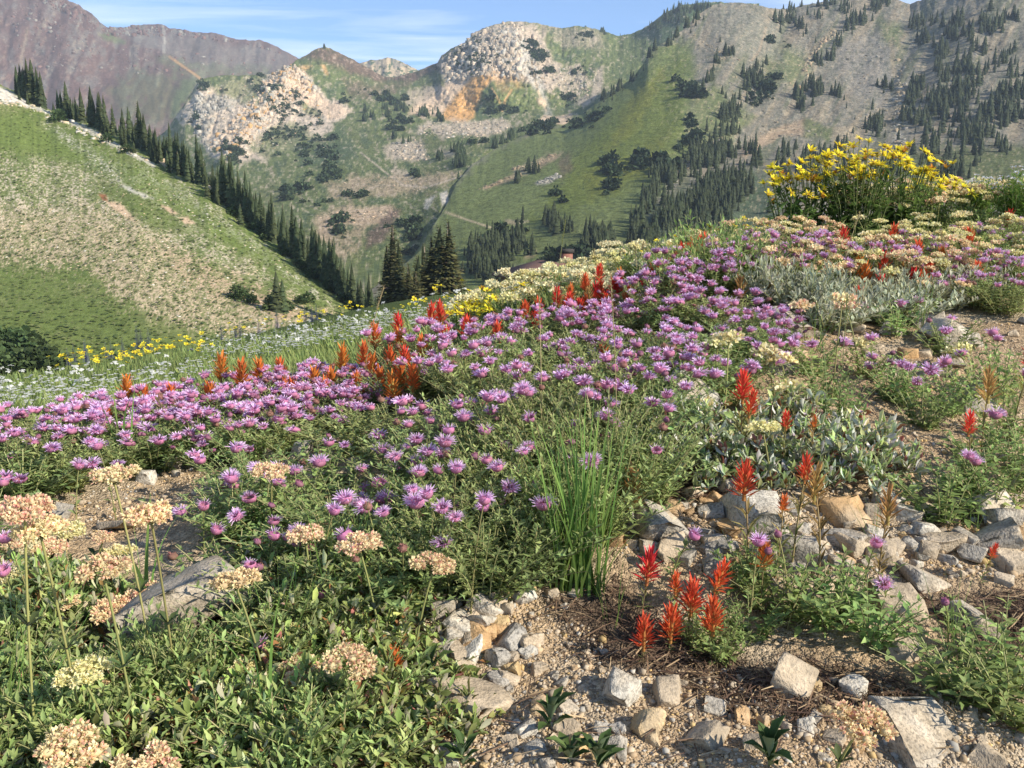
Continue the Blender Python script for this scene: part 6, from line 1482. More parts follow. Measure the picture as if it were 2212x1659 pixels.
# ------------------------------------------------------------------ paintbrush
for u, v, Y, k, hs, lb, tl in [(1390, 1172, 1.52, 'red', 0.055, 'tallest red paintbrush at the edge of the group on the litter', (0, 0)), (1490, 1240, 1.45, 'red', 0.055, 'dense red paintbrush in the middle of the group on the litter', (0, 0)), (1462, 1232, 1.52, 'red', 0.035, 'small red paintbrush behind the dense one', (0, 0)), (1447, 1298, 1.42, 'red', 0.055, 'red paintbrush in front of the small one', (-0.05, 0)),
                               (1392, 1335, 1.38, 'red', 0.05, 'short red paintbrush at the base of the tallest one', (0, 0)), (1548, 1275, 1.42, 'red', 0.055, 'red paintbrush standing over grey-green leaves', (0.05, 0)), (1568, 1200, 1.5, 'red', 0.05, 'tilted red paintbrush leaning out of the mint leaves', (0.35, 0)), (1655, 1158, 1.53, 'orange', 0.045, 'orange paintbrush pressed against a lilac mint head', (0, 0)),
                               (1628, 985, 1.62, 'red', 0.06, 'wide-headed red paintbrush in front of the silver leaves', (0, 0)), (1726, 978, 1.66, 'red', 0.045, 'neat red paintbrush on a tall yellowish stalk', (0, 0)), (1685, 1062, 1.62, 'orange', 0.03, 'small reddish paintbrush between two taller ones', (0, 0)), (1608, 795, 2.0, 'red', 0.06, 'slender red paintbrush rising from the silver leaves', (0, 0)), (1620, 835, 1.98, 'red', 0.05, 'red paintbrush tuft below the slender one', (0.1, 0)),
                               (2108, 885, 2.0, 'red', 0.045, 'low red paintbrush beside the shaded dark rock', (0, 0)), (1785, 1000, 1.62, 'faded', 0.06, 'faded brown paintbrush beside the neat red one', (0, 0)), (1916, 1045, 1.62, 'faded', 0.06, 'faded brown paintbrush standing over pale rubble', (0, 0)), (2148, 1165, 1.62, 'red', 0.025, 'little red-tipped paintbrush bent over the rubble', (0.3, 0)), (2140, 790, 2.2, 'faded', 0.07, 'tan dried paintbrush near the leafy mint', (0, 0)),
                               (2208, 715, 2.3, 'red', 0.07, 'orange-red paintbrush by the scattered mint heads', (0, 0)), (860, 1450, 1.3, 'orange', 0.04, 'orange paintbrush half hidden in the leaf mat', (0, 0)), (1700, 880, 1.95, 'red', 0.035, 'thin red paintbrush in the silver leaves', (0, 0)), (1755, 890, 1.95, 'orange', 0.025, 'tiny orange paintbrush on the bare patch', (0, 0))]:
    brush(u, v, Y, k, hs, lb, 'paintbrushes on the stony ground', tl)
for u, v, Y, k in [(470, 762, 2.9, 'orange'), (517, 772, 2.9, 'orange'), (275, 808, 2.9, 'orange'), (310, 828, 2.9, 'orange'), (572, 770, 3.0, 'orange'), (606, 770, 3.0, 'orange'), (375, 828, 2.9, 'orange'), (620, 815, 2.8, 'orange'), (668, 790, 2.9, 'orange'), (725, 738, 3.0, 'orange'), (722, 790, 2.9, 'orange'), (235, 880, 2.6, 'orange'), (640, 812, 2.8, 'orange'), (700, 812, 2.8, 'orange'), (455, 815, 2.8, 'orange')]:
    brush(u, v, Y, k, 0.075, 'orange paintbrush poking out of the lilac mint bank', 'orange paintbrushes in the mint bank')
for u, v, Y, k in [(800, 695, 3.0, 'orange'), (790, 735, 2.9, 'orange'), (845, 745, 2.8, 'orange'), (880, 672, 3.1, 'red'), (870, 705, 3.0, 'orange'), (926, 650, 3.2, 'red'), (962, 645, 3.25, 'red'), (920, 720, 2.9, 'orange'), (1000, 675, 3.1, 'red'), (965, 695, 3.0, 'red'), (880, 740, 2.8, 'red'), (850, 770, 2.7, 'orange'), (780, 760, 2.8, 'orange'), (775, 800, 2.7, 'orange'), (900, 780, 2.6, 'orange'), (1060, 690, 3.0, 'red'), (825, 790, 2.7, 'orange'), (860, 800, 2.6, 'orange'), (1300, 735, 2.6, 'orange')]:
    brush(u, v, Y, k, 0.07, 'orange-red paintbrush at the meadow edge of the flowering mound', 'paintbrushes at the meadow edge of the mound')
for u, v, Y, k in [(1268, 585, 3.7, 'red'), (1278, 605, 3.6, 'red'), (1295, 565, 3.9, 'red'), (1272, 630, 3.5, 'red'), (1300, 600, 3.6, 'red'), (1325, 595, 3.7, 'red'), (1338, 590, 3.7, 'red'), (1350, 610, 3.6, 'red'), (1312, 625, 3.5, 'red'), (1255, 640, 3.4, 'red'), (1222, 625, 3.5, 'red'), (1212, 615, 3.6, 'red'), (1168, 640, 3.4, 'red'), (1140, 645, 3.4, 'red'), (1320, 640, 3.4, 'orange'), (1360, 640, 3.4, 'orange'), (1290, 650, 3.3, 'red'), (1160, 670, 3.2, 'red'), (1345, 578, 3.8, 'orange'), (1240, 612, 3.6, 'orange'), (1275, 615, 3.5, 'faded'), (1330, 630, 3.5, 'faded')]:
    brush(u, v, Y, k, 0.066, 'bright red paintbrush in the cluster before the cream buckwheat', 'paintbrushes before the cream buckwheat')
for u, v, Y, k in [(1432, 560, 3.6, 'orange'), (1465, 535, 3.7, 'red'), (1460, 545, 3.6, 'red'), (1490, 510, 3.8, 'orange'), (1472, 580, 3.5, 'faded'), (1455, 590, 3.5, 'faded'), (1440, 585, 3.5, 'faded'), (1418, 590, 3.5, 'faded'), (1410, 605, 3.4, 'faded'), (1450, 610, 3.4, 'faded'), (1470, 610, 3.4, 'faded'), (1385, 600, 3.5, 'red'), (1425, 560, 3.6, 'red'), (1480, 555, 3.6, 'red'), (1526, 498, 3.8, 'red'), (1506, 520, 3.7, 'red'), (1400, 590, 3.6, 'red'), (1445, 555, 3.7, 'red'), (1370, 615, 3.5, 'orange'), (1395, 625, 3.5, 'faded'), (1430, 580, 3.6, 'orange'), (1460, 600, 3.4, 'faded'), (1480, 590, 3.5, 'faded'), (1500, 545, 3.7, 'orange'), (1475, 520, 3.8, 'red')]:
    brush(u, v, Y, k, 0.08, 'faded or red paintbrush where the mound meets the daisy slope', 'paintbrushes at the foot of the daisy slope')
for u, v, Y, k in [(1826, 488, 3.9, 'red'), (1930, 480, 4.0, 'red'), (2096, 488, 4.1, 'red'), (1980, 515, 3.9, 'red'), (2030, 530, 3.8, 'orange'), (1910, 540, 3.7, 'red'), (2010, 555, 3.6, 'red'), (1972, 575, 3.6, 'red'), (1905, 588, 3.5, 'red'), (2000, 578, 3.5, 'red'), (1858, 545, 3.7, 'orange'), (1940, 530, 3.8, 'red'), (1850, 618, 3.3, 'red'), (1880, 560, 3.6, 'orange'), (2180, 450, 4.6, 'red'), (2120, 560, 3.6, 'red'), (1960, 560, 3.7, 'faded'), (1930, 575, 3.6, 'faded'), (1990, 600, 3.5, 'faded')]:
    brush(u, v, Y, k, 0.085, 'red paintbrush scattered through the buckwheat on the daisy slope', 'paintbrushes on the daisy slope')
for u, v, Y, lb in [(1608, 590, 3.3, 'tan dried paintbrush standing by the shaded soil under the slope'), (1668, 590, 3.3, 'dried yellow-brown paintbrush beside a like one under the slope'), (1350, 1000, 1.75, 'withered paintbrush inside the mint leaves')]:
    brush(u, v, Y, 'faded', 0.08, lb, 'dried paintbrushes')

# ------------------------------------------------------------------ buckwheat
for u, v, px, pal, lb in [(50, 1085, 120, 'rose', 'broad pink and cream umbel over the leaf mat'), (85, 1128, 118, 'pink', 'flat cream umbel tucked below a broad pink one'), (245, 1015, 100, 'pink', 'cream umbel on a tall stem in front of the white block'), (325, 1098, 108, 'rose', 'pinkish umbel over the sandy strip'), (660, 1145, 90, 'pink', 'cream umbel beside mint heads, first of a pair'), (777, 1162, 98, 'pink', 'rounded cream umbel over lilac mint heads'),
                          (935, 1208, 98, 'rose', 'rosy umbel leaning over the white granite stone'), (222, 1215, 118, 'rose', 'two-lobed rosy umbel beside broad grass blades'), (60, 1195, 80, 'ivory', 'pale ivory umbel behind thin stems'), (112, 1245, 80, 'pink', 'small cream umbel among stems'), (18, 1290, 84, 'pink', 'cream umbel at the border of the leaf mat'), (238, 1308, 92, 'rose', 'pink umbel lying against the boulder'), (510, 1243, 105, 'buff', 'dried buff umbel standing over the boulder'),
                          (165, 1338, 76, 'lemon', 'small yellowish umbel in the shade'), (318, 1388, 90, 'rose', 'pink-cream umbel low before the boulder'), (180, 1442, 118, 'lemon', 'lemon yellow umbel over the leaf mat'), (275, 1440, 80, 'lemon', 'smaller yellow umbel beside the lemon one'), (755, 1415, 115, 'rose', 'large loose rosy umbel beside a mint head'), (655, 1487, 108, 'pink', 'drooping cream-pink umbel over green leaves'), (150, 1598, 150, 'pink', 'big cream umbel low in the leaf mat'),
                          (310, 1642, 140, 'pink', 'cream-pink umbel at the lower border of the leaf mat'), (690, 1280, 84, 'lemon', 'faint yellow umbel behind a pink bud'), (585, 1010, 78, 'pink', 'pinkish umbel beside mint buds'), (1005, 1648, 70, 'lemon', 'small yellow-green umbel on the gravel'), (1182, 1445, 66, 'rose', 'sparse rosy umbel above the leafy sprig'), (1858, 1545, 140, 'rose', 'rosy open umbel casting shade on bare gravel'),
                          (1650, 915, 74, 'lemon', 'pale yellow umbel over silver leaves'), (1520, 868, 62, 'lemon', 'yellow umbel in front of the white boulder'), (1690, 770, 56, 'lemon', 'yellow umbel by the low tan rock'), (1700, 830, 60, 'lemon', 'two-part yellow umbel on the stony patch'), (1655, 752, 56, 'lemon', 'pale umbel among mint stems at the stony patch'), (1575, 722, 60, 'lemon', 'cream umbel among the last mint heads of the mound'), (1820, 640, 56, 'pink', 'cream umbel on a tall bare stem before the sage'),
                          (1830, 655, 50, 'pink', 'cream umbel just under its taller neighbour'), (1550, 735, 54, 'lemon', 'buff-yellow umbel at the mint edge'), (2065, 830, 50, 'lemon', 'dull yellow umbel over bare soil'), (1730, 655, 46, 'pink', 'small cream umbel over shaded soil'), (1860, 735, 50, 'lemon', 'yellow umbel on a stem with curled leaves'), (1380, 880, 56, 'buff', 'brownish umbel inside the mint clump')]:
    Y = np.clip(0.072 * FPX / px, 1.05, 2.9)
    buck(u, v, Y, pal, px / FPX * Y * 0.5, lb, 'single buckwheat umbels')
for i in range(16):
    u, v = random.uniform(-20, 840), random.uniform(1090, 1560)
    if 170 < u < 560 and 1180 < v < 1420: continue
    Y = float(np.interp(v, [1090, 1560], [1.75, 1.2])); buck(u, v, Y, random.choice(('pink', 'lemon', 'pink', 'buff')), random.uniform(0.017, 0.028), 'small cream umbel scattered through the foliage around the boulder', 'small umbels around the boulder')
def buck_clump(u, v, Y, n, pal, R, label, group, hh=(0.16, 0.26), far=True, ur=0.032, mat=True, foliage=None):
    p = at(u, v, Y)
    fo = foliage or random.choice(MATS)
    e = place('buckwheat_clump', label, 'flower', group, p[0], p[1], [('leaf_stems', fo[0]), ('foliage', fo[1])], None, 1.0)
    sg = Geo()
    for i in range(n):
        a = random.random() * 6.28; q = math.sqrt(random.random()) * R
        x, y = math.cos(a) * q, math.sin(a) * q; h = random.uniform(*hh)
        top = np.array([x * 1.25, y * 1.25, h]); V, Q = tube(np.stack([np.array([x * 0.5, y * 0.5, 0]), np.array([x, y, h * 0.55]), top]), 0.0016, 3); sg.add(V, Q, None, np.array([0.22, 0.22, 0.08]))
        link('flower_head', random.choice((UMB_FAR if far else UMB_NEAR)[pal if isinstance(pal, str) else random.choice(pal)]), e, mat4=dir_mat(top, (x * 0.8, y * 0.8, 1), ur * random.uniform(0.75, 1.2), random.random() * 6.28))
    link('stems', sg.mesh('stems', M_STEM), e)
    return e
for u, v, Y in [(1120, 625, 5.2), (1170, 612, 5.4), (1220, 600, 5.6), (1280, 592, 5.8), (1340, 588, 5.8), (1390, 585, 5.6), (1150, 590, 6.0), (1200, 578, 6.2), (1260, 572, 6.4), (1320, 566, 6.6), (1370, 572, 6.2), (1110, 655, 4.8), (1180, 640, 4.8), (1250, 628, 4.9), (1320, 620, 4.9), (1390, 615, 4.8), (1420, 590, 5.2), (1230, 655, 4.3), (1120, 680, 4.3), (1070, 650, 5.2)]:
    p = at(u, v, Y); h = float(np.clip(p[2] - gz1(p[0], p[1]), 0.2, 0.6))
    buck_clump(u, v, Y, 17, ('ivory', 'ivory', 'lemon'), 0.26, 'cream-yellow buckwheat clump massed below the cabin roof', 'cream buckwheat below the cabin roof', (h * 0.55, h * 1.0), ur=0.040, foliage=random.choice(HERB)[:2])
for i in range(30):
    u = random.uniform(1560, 2260); v = random.uniform(480, 610); Y = np.interp(v, [480, 610], [4.5, 3.45])
    buck_clump(u, v + 25, Y, random.randint(7, 12), random.choice((('pink', 'lemon'), ('lemon',), ('pink', 'buff'))), 0.20, 'cream buckwheat clump on the slope below the yellow daisies', 'cream buckwheat on the daisy slope', (0.10, 0.21), ur=0.027)
for u, v, Y in [(1900, 440, 5.2), (1980, 430, 5.4), (2060, 440, 5.2), (2100, 415, 5.8), (1850, 470, 4.9), (2020, 460, 4.9), (2140, 430, 5.5), (2200, 440, 5.4), (1960, 405, 5.9), (2250, 430, 5.4)]:
    buck_clump(u, v + 15, Y, 18, ('lemon', 'pink'), 0.24, 'yellowish buckwheat clump on the crest behind the daisy bush', 'buckwheat on the crest behind the daisies', (0.16, 0.26), ur=0.036)

# ------------------------------------------------------------------ leaf mats and other greenery
for i in range(52):
    u = random.uniform(-60, 850); v = random.uniform(1260, 1680)
    if (200 < u < 570 and v < 1440) or v < 1290 + (u - 300) * -0.05 and u < 330: continue
    p = ground_at(u, v)
    if p is None: continue
    fo = random.choice(SPRIG)
    place('leafy_shoot', 'bunch of upright leafy shoots between the leaf mats', 'plant', 'leafy shoots between the leaf mats', p[0], p[1], [('stems', fo[0]), ('foliage', fo[1])], s=random.uniform(0.7, 1.05), sz=random.uniform(0.6, 1.1))
for i in range(46):
    u = random.uniform(-80, 860); v = random.uniform(1290, 1690)
    if v < 1290 + (u - 0) * 0.05 or (170 < u < 590 and v < 1475) or (u < 330 and v < 1340): continue
    p = ground_at(u, v)
    if p is None: continue
    k = random.random()
    fo = random.choice(MATS)
    place('leaf_mat', 'mat of oval buckwheat leaves with pale undersides around the boulder', 'plant', 'buckwheat leaf mats around the boulder', p[0], p[1], [('stems', fo[0]), ('foliage', fo[1])], s=random.uniform(0.7, 1.05), sz=random.uniform(0.7, 1.25))
for u, v in [(20, 1290), (90, 1300), (130, 1330), (620, 1330), (700, 1350), (780, 1370), (640, 1390), (660, 1260), (740, 1270), (620, 1270), (820, 1270), (850, 1320), (40, 1340)]:
    p = ground_at(u, v); fo = random.choice(MATS)
    place('leaf_mat', 'leafy buckwheat mat between the boulder and the mint', 'plant', 'buckwheat mats between boulder and mint', p[0], p[1], [('stems', fo[0]), ('foliage', fo[1])], s=random.uniform(0.7, 1.0), sz=random.uniform(0.9, 1.5))
for u, v in [(1450, 985), (1530, 975), (1600, 960), (1680, 965), (1750, 970), (1820, 985), (1500, 935), (1580, 920), (1660, 920), (1740, 930), (1800, 945), (1560, 1010), (1640, 1010), (1720, 1010), (1790, 1010), (1860, 1000), (1440, 940), (1870, 970)]:
    p = ground_at(u, v + 25); fo = random.choice(MATS_S)
    place('silver_leaf_plant', 'plant with upturned silver-backed leaves beneath the white boulder', 'plant', 'silver-leaved plants beneath the white boulder', p[0], p[1], [('stems', fo[0]), ('foliage', fo[1])], s=random.uniform(0.8, 1.05), sz=random.uniform(1.0, 1.5))
for u, v in [(1700, 650), (1750, 650), (1800, 655), (1850, 650), (1900, 650), (1950, 655), (2000, 650), (2050, 650), (1880, 625), (1940, 625), (2000, 620), (2060, 630), (1780, 690), (1820, 700), (1650, 640), (2110, 640), (1970, 680), (1900, 680)]:
    p = ground_at(u, v + 15); st, fo, _ = random.choice(SAGE)
    place('sage', 'low silvery sage plant along the shaded soil under the slope', 'plant', 'silvery sage under the slope', p[0], p[1], [('stems', st), ('foliage', fo)], s=random.uniform(0.8, 1.2), sz=random.uniform(0.9, 1.4))
for u, v, s in [(1500, 640, 1.1), (1540, 630, 1.1), (1520, 600, 1.2), (1580, 620, 1.1), (1490, 610, 1.1), (1560, 590, 1.1), (1620, 600, 1.0), (1450, 640, 1.0)]:
    p = ground_at(u, v + 20); st, fo, _ = random.choice(HERB)
    place('leafy_herb', 'fresh green leafy herb on the steep bank of the slope', 'plant', 'green herbs on the bank', p[0], p[1], [('stems', st), ('foliage', fo)], s=s, sz=s * 1.25)
for i in range(70):
    u = random.uniform(1420, 2280); v = random.uniform(470, 640)
    p = ground_at(u, v)
    if p is None or p[1] > 7: continue
    st, fo, _ = random.choice(HERB)
    place('leafy_herb', 'green leafy herb under the buckwheat on the daisy slope', 'plant', 'green herbs on the daisy slope', p[0], p[1], [('stems', st), ('foliage', fo)], s=random.uniform(0.8, 1.2), sz=random.uniform(0.5, 0.9))
for u, v, lb in [(930, 1470, 'rosette of pointed leaves by the flat tan rock'), (1190, 1570, 'upright leafy sprig on the bare gravel'), (1230, 1650, 'silver-backed leafy tuft at the gravel edge'), (1000, 1660, 'leafy tuft beside the small yellow umbel'), (1660, 1655, 'few dark leaf blades at the gravel edge'), (900, 1600, 'leafy shoot at the end of the leaf mat'), (1290, 1660, 'broad-leaved tuft beside the silver-backed one')]:
    p = ground_at(u, min(v, 1657)); r_ = np.random.default_rng(int(u)); g = Geo(); n = 11
    az = np.arange(n) * 2.4; e = r_.uniform(0.5, 1.3, n)
    g.inst(oval_t(0.30, 0.1, 0.15, (2.6, 2.2, 4.0)), frames(np.stack([np.cos(az) * np.cos(e), np.sin(az) * np.cos(e), np.sin(e)], -1)), np.stack([0 * az, 0 * az, r_.uniform(0, 0.03, n)], -1), np.tile([0.13, 0.20, 0.06], (n, 1)) * r_.uniform(0.7, 1.2, (n, 1)), r_.uniform(0.03, 0.055, n))
    e_ = link('leafy_tuft', g.mesh('leafy_tuft', M_LEAF), None, (p[0], p[1], gz1(p[0], p[1]) - 0.003)); tag(e_, lb, 'plant')
for u, v, lb in [(1560, 1420, 'crinkled grey-green leaves under the red paintbrushes'), (1500, 1400, 'wavy-leaved plant at the foot of the dense red paintbrush'), (1620, 1380, 'sprawling grey-green weed on the litter')]:
    p = ground_at(u, v); st, fo, _ = random.choice(SAGE)
    st2, fo2, _ = random.choice(MINT_S)
    place('weed', lb, 'plant', None, p[0], p[1], [('stems', st2), ('foliage', fo2)], s=0.6, sz=0.5)

# grass: each tuft a thing with its blades
def blade_mesh(seed, L_=1.0, bend=0.25, w=0.012, seg=6, c=(0.15, 0.25, 0.05)):
    r = np.random.default_rng(seed); t = np.linspace(0, 1, seg + 1)
    pts = np.stack([bend * t ** 2.2, 0 * t, t - 0.25 * bend * t ** 3], -1)
    V, Q = ribbon(pts, w * np.maximum(0.06, 1 - t ** 1.6), (1, 0, 0)); g = Geo()
    g.add(V, Q, None, np.array(c) * np.concatenate([0.7 + 0.5 * t, 0.7 + 0.5 * t])[:, None])
    return g.mesh('blade', M_LEAF)
BL = [blade_mesh(1200 + k, 1, (0.02, 0.08, 0.16, 0.28, 0.42)[k % 5], 0.017, 7, (0.20, 0.32, 0.075)) for k in range(5)]
BLY = [blade_mesh(1210 + k, 1, (0.04, 0.15, 0.3)[k], 0.012, 7, (0.30, 0.26, 0.10)) for k in range(3)]
def tuft(u, v, n, hlo, hhi, R, label, group=None, w=1.0, lib=None, splay=0.12):
    p = ground_at(u, v)
    e = link('grass_tuft', None, loc=(p[0], p[1], gz1(p[0], p[1]) - 0.006)); e.empty_display_size = 0.05
    tag(e, label, 'grass', group)
    for i in range(n):
        a = random.random() * 6.28; q = math.sqrt(random.random()) * R; h = random.uniform(hlo, hhi)
        link('blade', random.choice(lib or BL), e, loc=(math.cos(a) * q, math.sin(a) * q, 0), rot=(random.gauss(0, splay), random.gauss(0, splay), a + random.gauss(0, 0.5)), scale=(h * 0.9 * w, h * 0.9 * w, h))
tuft(1262, 1268, 80, 0.18, 0.40, 0.04, 'tall green grass tuft beside the mint mound', w=1.15)
tuft(1205, 1262, 40, 0.16, 0.30, 0.03, 'shorter grass tuft growing against the tall one', w=0.9)
tuft(1325, 1345, 7, 0.08, 0.16, 0.02, 'few grass blades between the tall tuft and the paintbrushes')
tuft(318, 1330, 5, 0.20, 0.30, 0.012, 'broad grass blades standing before the boulder', w=2.6, splay=0.07)
tuft(272, 1010, 6, 0.18, 0.28, 0.02, 'broad yellow-green blades in the mint bank', w=2.0, splay=0.08)
tuft(700, 1330, 16, 0.14, 0.30, 0.05, 'thin grass wisps behind the lone mint head', w=0.8, splay=0.25)
tuft(790, 1280, 16, 0.14, 0.28, 0.05, 'thin grass wisps by the rosy umbel', w=0.8, splay=0.25)
tuft(600, 1440, 12, 0.14, 0.26, 0.05, 'thin grass among the leaf mats', w=0.8, splay=0.3)
tuft(2060, 1420, 22, 0.10, 0.20, 0.02, 'wispy fine grass on dark litter', w=0.45, splay=0.28)
tuft(2100, 1150, 12, 0.08, 0.16, 0.02, 'fine grass in the rubble heap', w=0.5, splay=0.2)
tuft(1895, 1170, 8, 0.10, 0.16, 0.02, 'fine grass behind the half-open mint head', w=0.5, splay=0.2)
tuft(1760, 760, 14, 0.10, 0.2, 0.02, 'dark grass tuft on the stony patch', w=0.9, splay=0.3)
tuft(1990, 720, 10, 0.14, 0.26, 0.02, 'upright grass blades beside the pale square rock', w=0.7, splay=0.1)
tuft(580, 1580, 4, 0.2, 0.3, 0.01, 'stout grass stalk below the lone mint head', w=1.6, splay=0.06)
tuft(20, 1560, 10, 0.15, 0.28, 0.05, 'grass wisps at the border of the leaf mat', w=0.9, splay=0.3)
for u, v0, v1, Y, lb in [(1318, 590, 1010, 1.9, 'long pale grass stalk with a seed head across the mound'), (1165, 640, 990, 2.1, 'thin leaning grass stalk on the mound'), (1222, 477, 640, 3.2, 'green seed-headed grass stalk against the valley'), (1372, 535, 610, 4.2, 'brown dry stalk behind the cream buckwheat'), (1285, 540, 610, 4.4, 'reddish dry stalk behind the cream buckwheat'), (1390, 525, 620, 4.4, 'pale dry stalk with a blunt top'),
                         (2030, 500, 640, 3.4, 'tall thin stalk on the daisy slope'), (1858, 460, 640, 3.4, 'straight stalk before the daisy bush'), (830, 620, 900, 2.8, 'leaning straw stalk at the meadow edge'), (335, 860, 985, 2.4, 'bleached stalk in the mint bank'), (1830, 640, 850, 2.3, 'tall bare stem with a curled leaf whorl'), (1770, 690, 860, 2.2, 'bare yellow stem with a curled leaf whorl')]:
    p = at(u, v0, Y); dx_ = random.uniform(-0.08, 0.08); b = np.array([p[0] + dx_, p[1], gz1(p[0] + dx_, p[1])]); e = link('grass_stalk', None, loc=b); e.empty_display_size = 0.05
    tag(e, lb, 'grass'); q = p - b; t = np.linspace(0, 1, 8)[:, None]; c = q * np.array([0, 0, 1]) * t + q * np.array([1, 1, 0]) * t ** 2
    col = np.array([0.20, 0.22, 0.08]) if 'green' in lb or 'bare' in lb else np.array([0.38, 0.29, 0.15])
    g = Geo(); V, Q = tube(c, 0.0009 * (Y / 2) ** 0.5, 4); g.add(V, Q, None, col); link('stem', g.mesh('stem', M_STEM), e)
    hd = Geo(); f = np.linspace(0.82, 1.0, 22); az = np.arange(22) * 2.4
    P_ = np.stack([np.interp(f, t[:, 0], c[:, i]) for i in range(3)], -1)
    hd.inst(leaf_t(0.3), frames(np.stack([np.cos(az) * 0.4, np.sin(az) * 0.4, 1 + 0 * az], -1)), P_, np.tile(col * 1.15, (22, 1)), np.full(22, 0.011 * (Y / 2) ** 0.4)); link('seed_head', hd.mesh('seed_head', M_LEAF), e)

# ------------------------------------------------------------------ yellow daisies
def daisy_plant(u, v, Y, n, R, hlo, hhi, label, group, size=0.036, lib=DAISY, old=0.09, lsize=0.075, spread=1.0, fol=True):
    p = at(u, v, Y); x0, y0 = p[0], p[1]
    e = link('daisy_plant', None, loc=(x0, y0, gz1(x0, y0) - 0.01)); e.empty_display_size = 0.05
    tag(e, label, 'flower', group)
    sg, fo = Geo(), Geo(); LP, LD, LS = [], [], []
    for i in range(n):
        a = random.random() * 6.28; q = math.sqrt((i + 0.5) / n) * R
        top = np.array([math.cos(a) * q, math.sin(a) * q * 0.7, random.uniform(hlo, hhi) * (1 - 0.18 * (q / R) ** 2)]); bx = top * np.array([0.35, 0.35, 0])
        c = np.stack([bx, bx * 0.5 + top * np.array([0.4, 0.4, 0.5]), top]); V, Q = tube(c, [0.003, 0.0024, 0.0018], 4); sg.add(V, Q, None, np.array([0.12, 0.15, 0.05]))
        for m in range(9):
            f = random.uniform(0.08, 0.78); az = random.random() * 6.28; el = random.uniform(-0.1, 1.0)
            LP.append([np.interp(f, [0, 0.5, 1], c[:, k]) for k in range(3)]); LD.append((math.cos(az) * math.cos(el), math.sin(az) * math.cos(el), math.sin(el))); LS.append(lsize * random.uniform(0.6, 1.3) * (1.15 - 0.5 * f))
        d = (random.gauss(0.25, 0.35), random.gauss(-0.35, 0.3), 1)
        me = random.choice(DAISY_OLD if random.random() < old else lib)
        link('flower_head', me, e, mat4=dir_mat(top, d, size * random.uniform(0.8, 1.2), random.random() * 6.28))
    LS = np.array(LS)
    fo.inst(LEAF, frames(np.array(LD)), np.array(LP), np.array([0.17, 0.26, 0.075]) * rng.uniform(0.6, 1.3, (len(LS), 1)), LS)
    link('stems', sg.mesh('stems', M_STEM), e); link('foliage', fo.mesh('foliage', M_LEAF), e, kind='stuff')
    return e
for u, Y, n, R, hl, hh, lb in [(1760, 4.7, 26, 0.22, 0.36, 0.50, 'tall yellow daisy bush on the crest beside a like one, thick with bloom'), (1850, 4.6, 30, 0.22, 0.38, 0.54, 'tallest yellow daisy bush in the middle of the row on the crest'), (1940, 4.7, 26, 0.22, 0.36, 0.50, 'yellow daisy bush on the crest with its outer stems leaning'), (1710, 4.6, 14, 0.16, 0.30, 0.42, 'shorter yellow daisy bush at the valley end of the row on the crest'), (2010, 4.9, 14, 0.18, 0.28, 0.38, 'low yellow daisy bush at the buckwheat end of the row on the crest')]:
    daisy_plant(u, 500, Y, int(n * 1.8), R * 1.15, hl, hh, lb, 'yellow daisy bushes on the crest', 0.040)
for u, v, Y in [(1040, 620, 5.0), (1075, 615, 5.2), (1010, 645, 4.9), (1055, 640, 4.9), (1095, 640, 4.8), (1030, 660, 4.6), (1160, 690, 4.4), (990, 650, 5.2)]:
    p = at(u, v, Y); h = float(np.clip(p[2] - gz1(p[0], p[1]), 0.2, 0.6)); daisy_plant(u, v, Y, 12, 0.13, h * 0.75, h * 1.05, 'yellow daisy clump beside the cream buckwheat', 'yellow daisies beside the cream buckwheat', 0.032, DAISY_FAR, 0.05, 0.05)
for u, v, Y in [(1400, 555, 5.6), (1425, 550, 5.8), (1380, 562, 5.8), (1440, 560, 5.4), (1350, 560, 6.2), (1460, 545, 5.4), (2080, 395, 7), (2130, 400, 7), (2040, 400, 7), (2000, 398, 6.8), (1480, 520, 4.8), (1520, 500, 4.8), (1640, 470, 5.2)]:
    p = at(u, v, Y); h = float(np.clip(p[2] - gz1(p[0], p[1]), 0.2, 0.55)); daisy_plant(u, v, Y, 14, 0.18, h * 0.75, h * 1.05, 'small yellow daisy clump on the skyline of the knoll', 'yellow daisies on the knoll skyline', 0.026, DAISY_FAR, 0.1, 0.04)

# green bushes with small white flowers on the crest
def aster_bush(u, v, Y, h, R, nw, label):
    p = at(u, v, Y); z0 = gz1(p[0], p[1])
    st, fo, tips = stems_and_leaves(int(u), 60, R, h * 0.7, h, leaf_t(0.2), 0.06, 0.026, (0.19, 0.31, 0.07), updeg=0.8)
    e = link('aster_bush', None, loc=(p[0], p[1], z0)); e.empty_display_size = 0.05; tag(e, label, 'shrub')
    link('stems', st.mesh('stems', M_STEM), e); link('foliage', fo.mesh('foliage', M_LEAF), e, kind='stuff')
    for q, d in tips[:nw]:
        link('flower_head', WHITE_D, e, mat4=dir_mat(q, (d[0], d[1] - 0.3, d[2]), 0.02, random.random() * 6))
WHITE_D = daisy(1090, 8, 0.4, 0.4, (0.62, 0.60, 0.66), (0.5, 0.4, 0.1)).mesh('flower_head', M_PETAL)
aster_bush(2195, 470, 4.7, 0.40, 0.16, 30, 'tall bright green bush on the crest with a few white asters')
aster_bush(2110, 440, 5.2, 0.30, 0.16, 34, 'dark green bush on the crest topped with small white asters')
aster_bush(2290, 470, 4.7, 0.42, 0.2, 30, 'bright green bush at the far end of the crest')

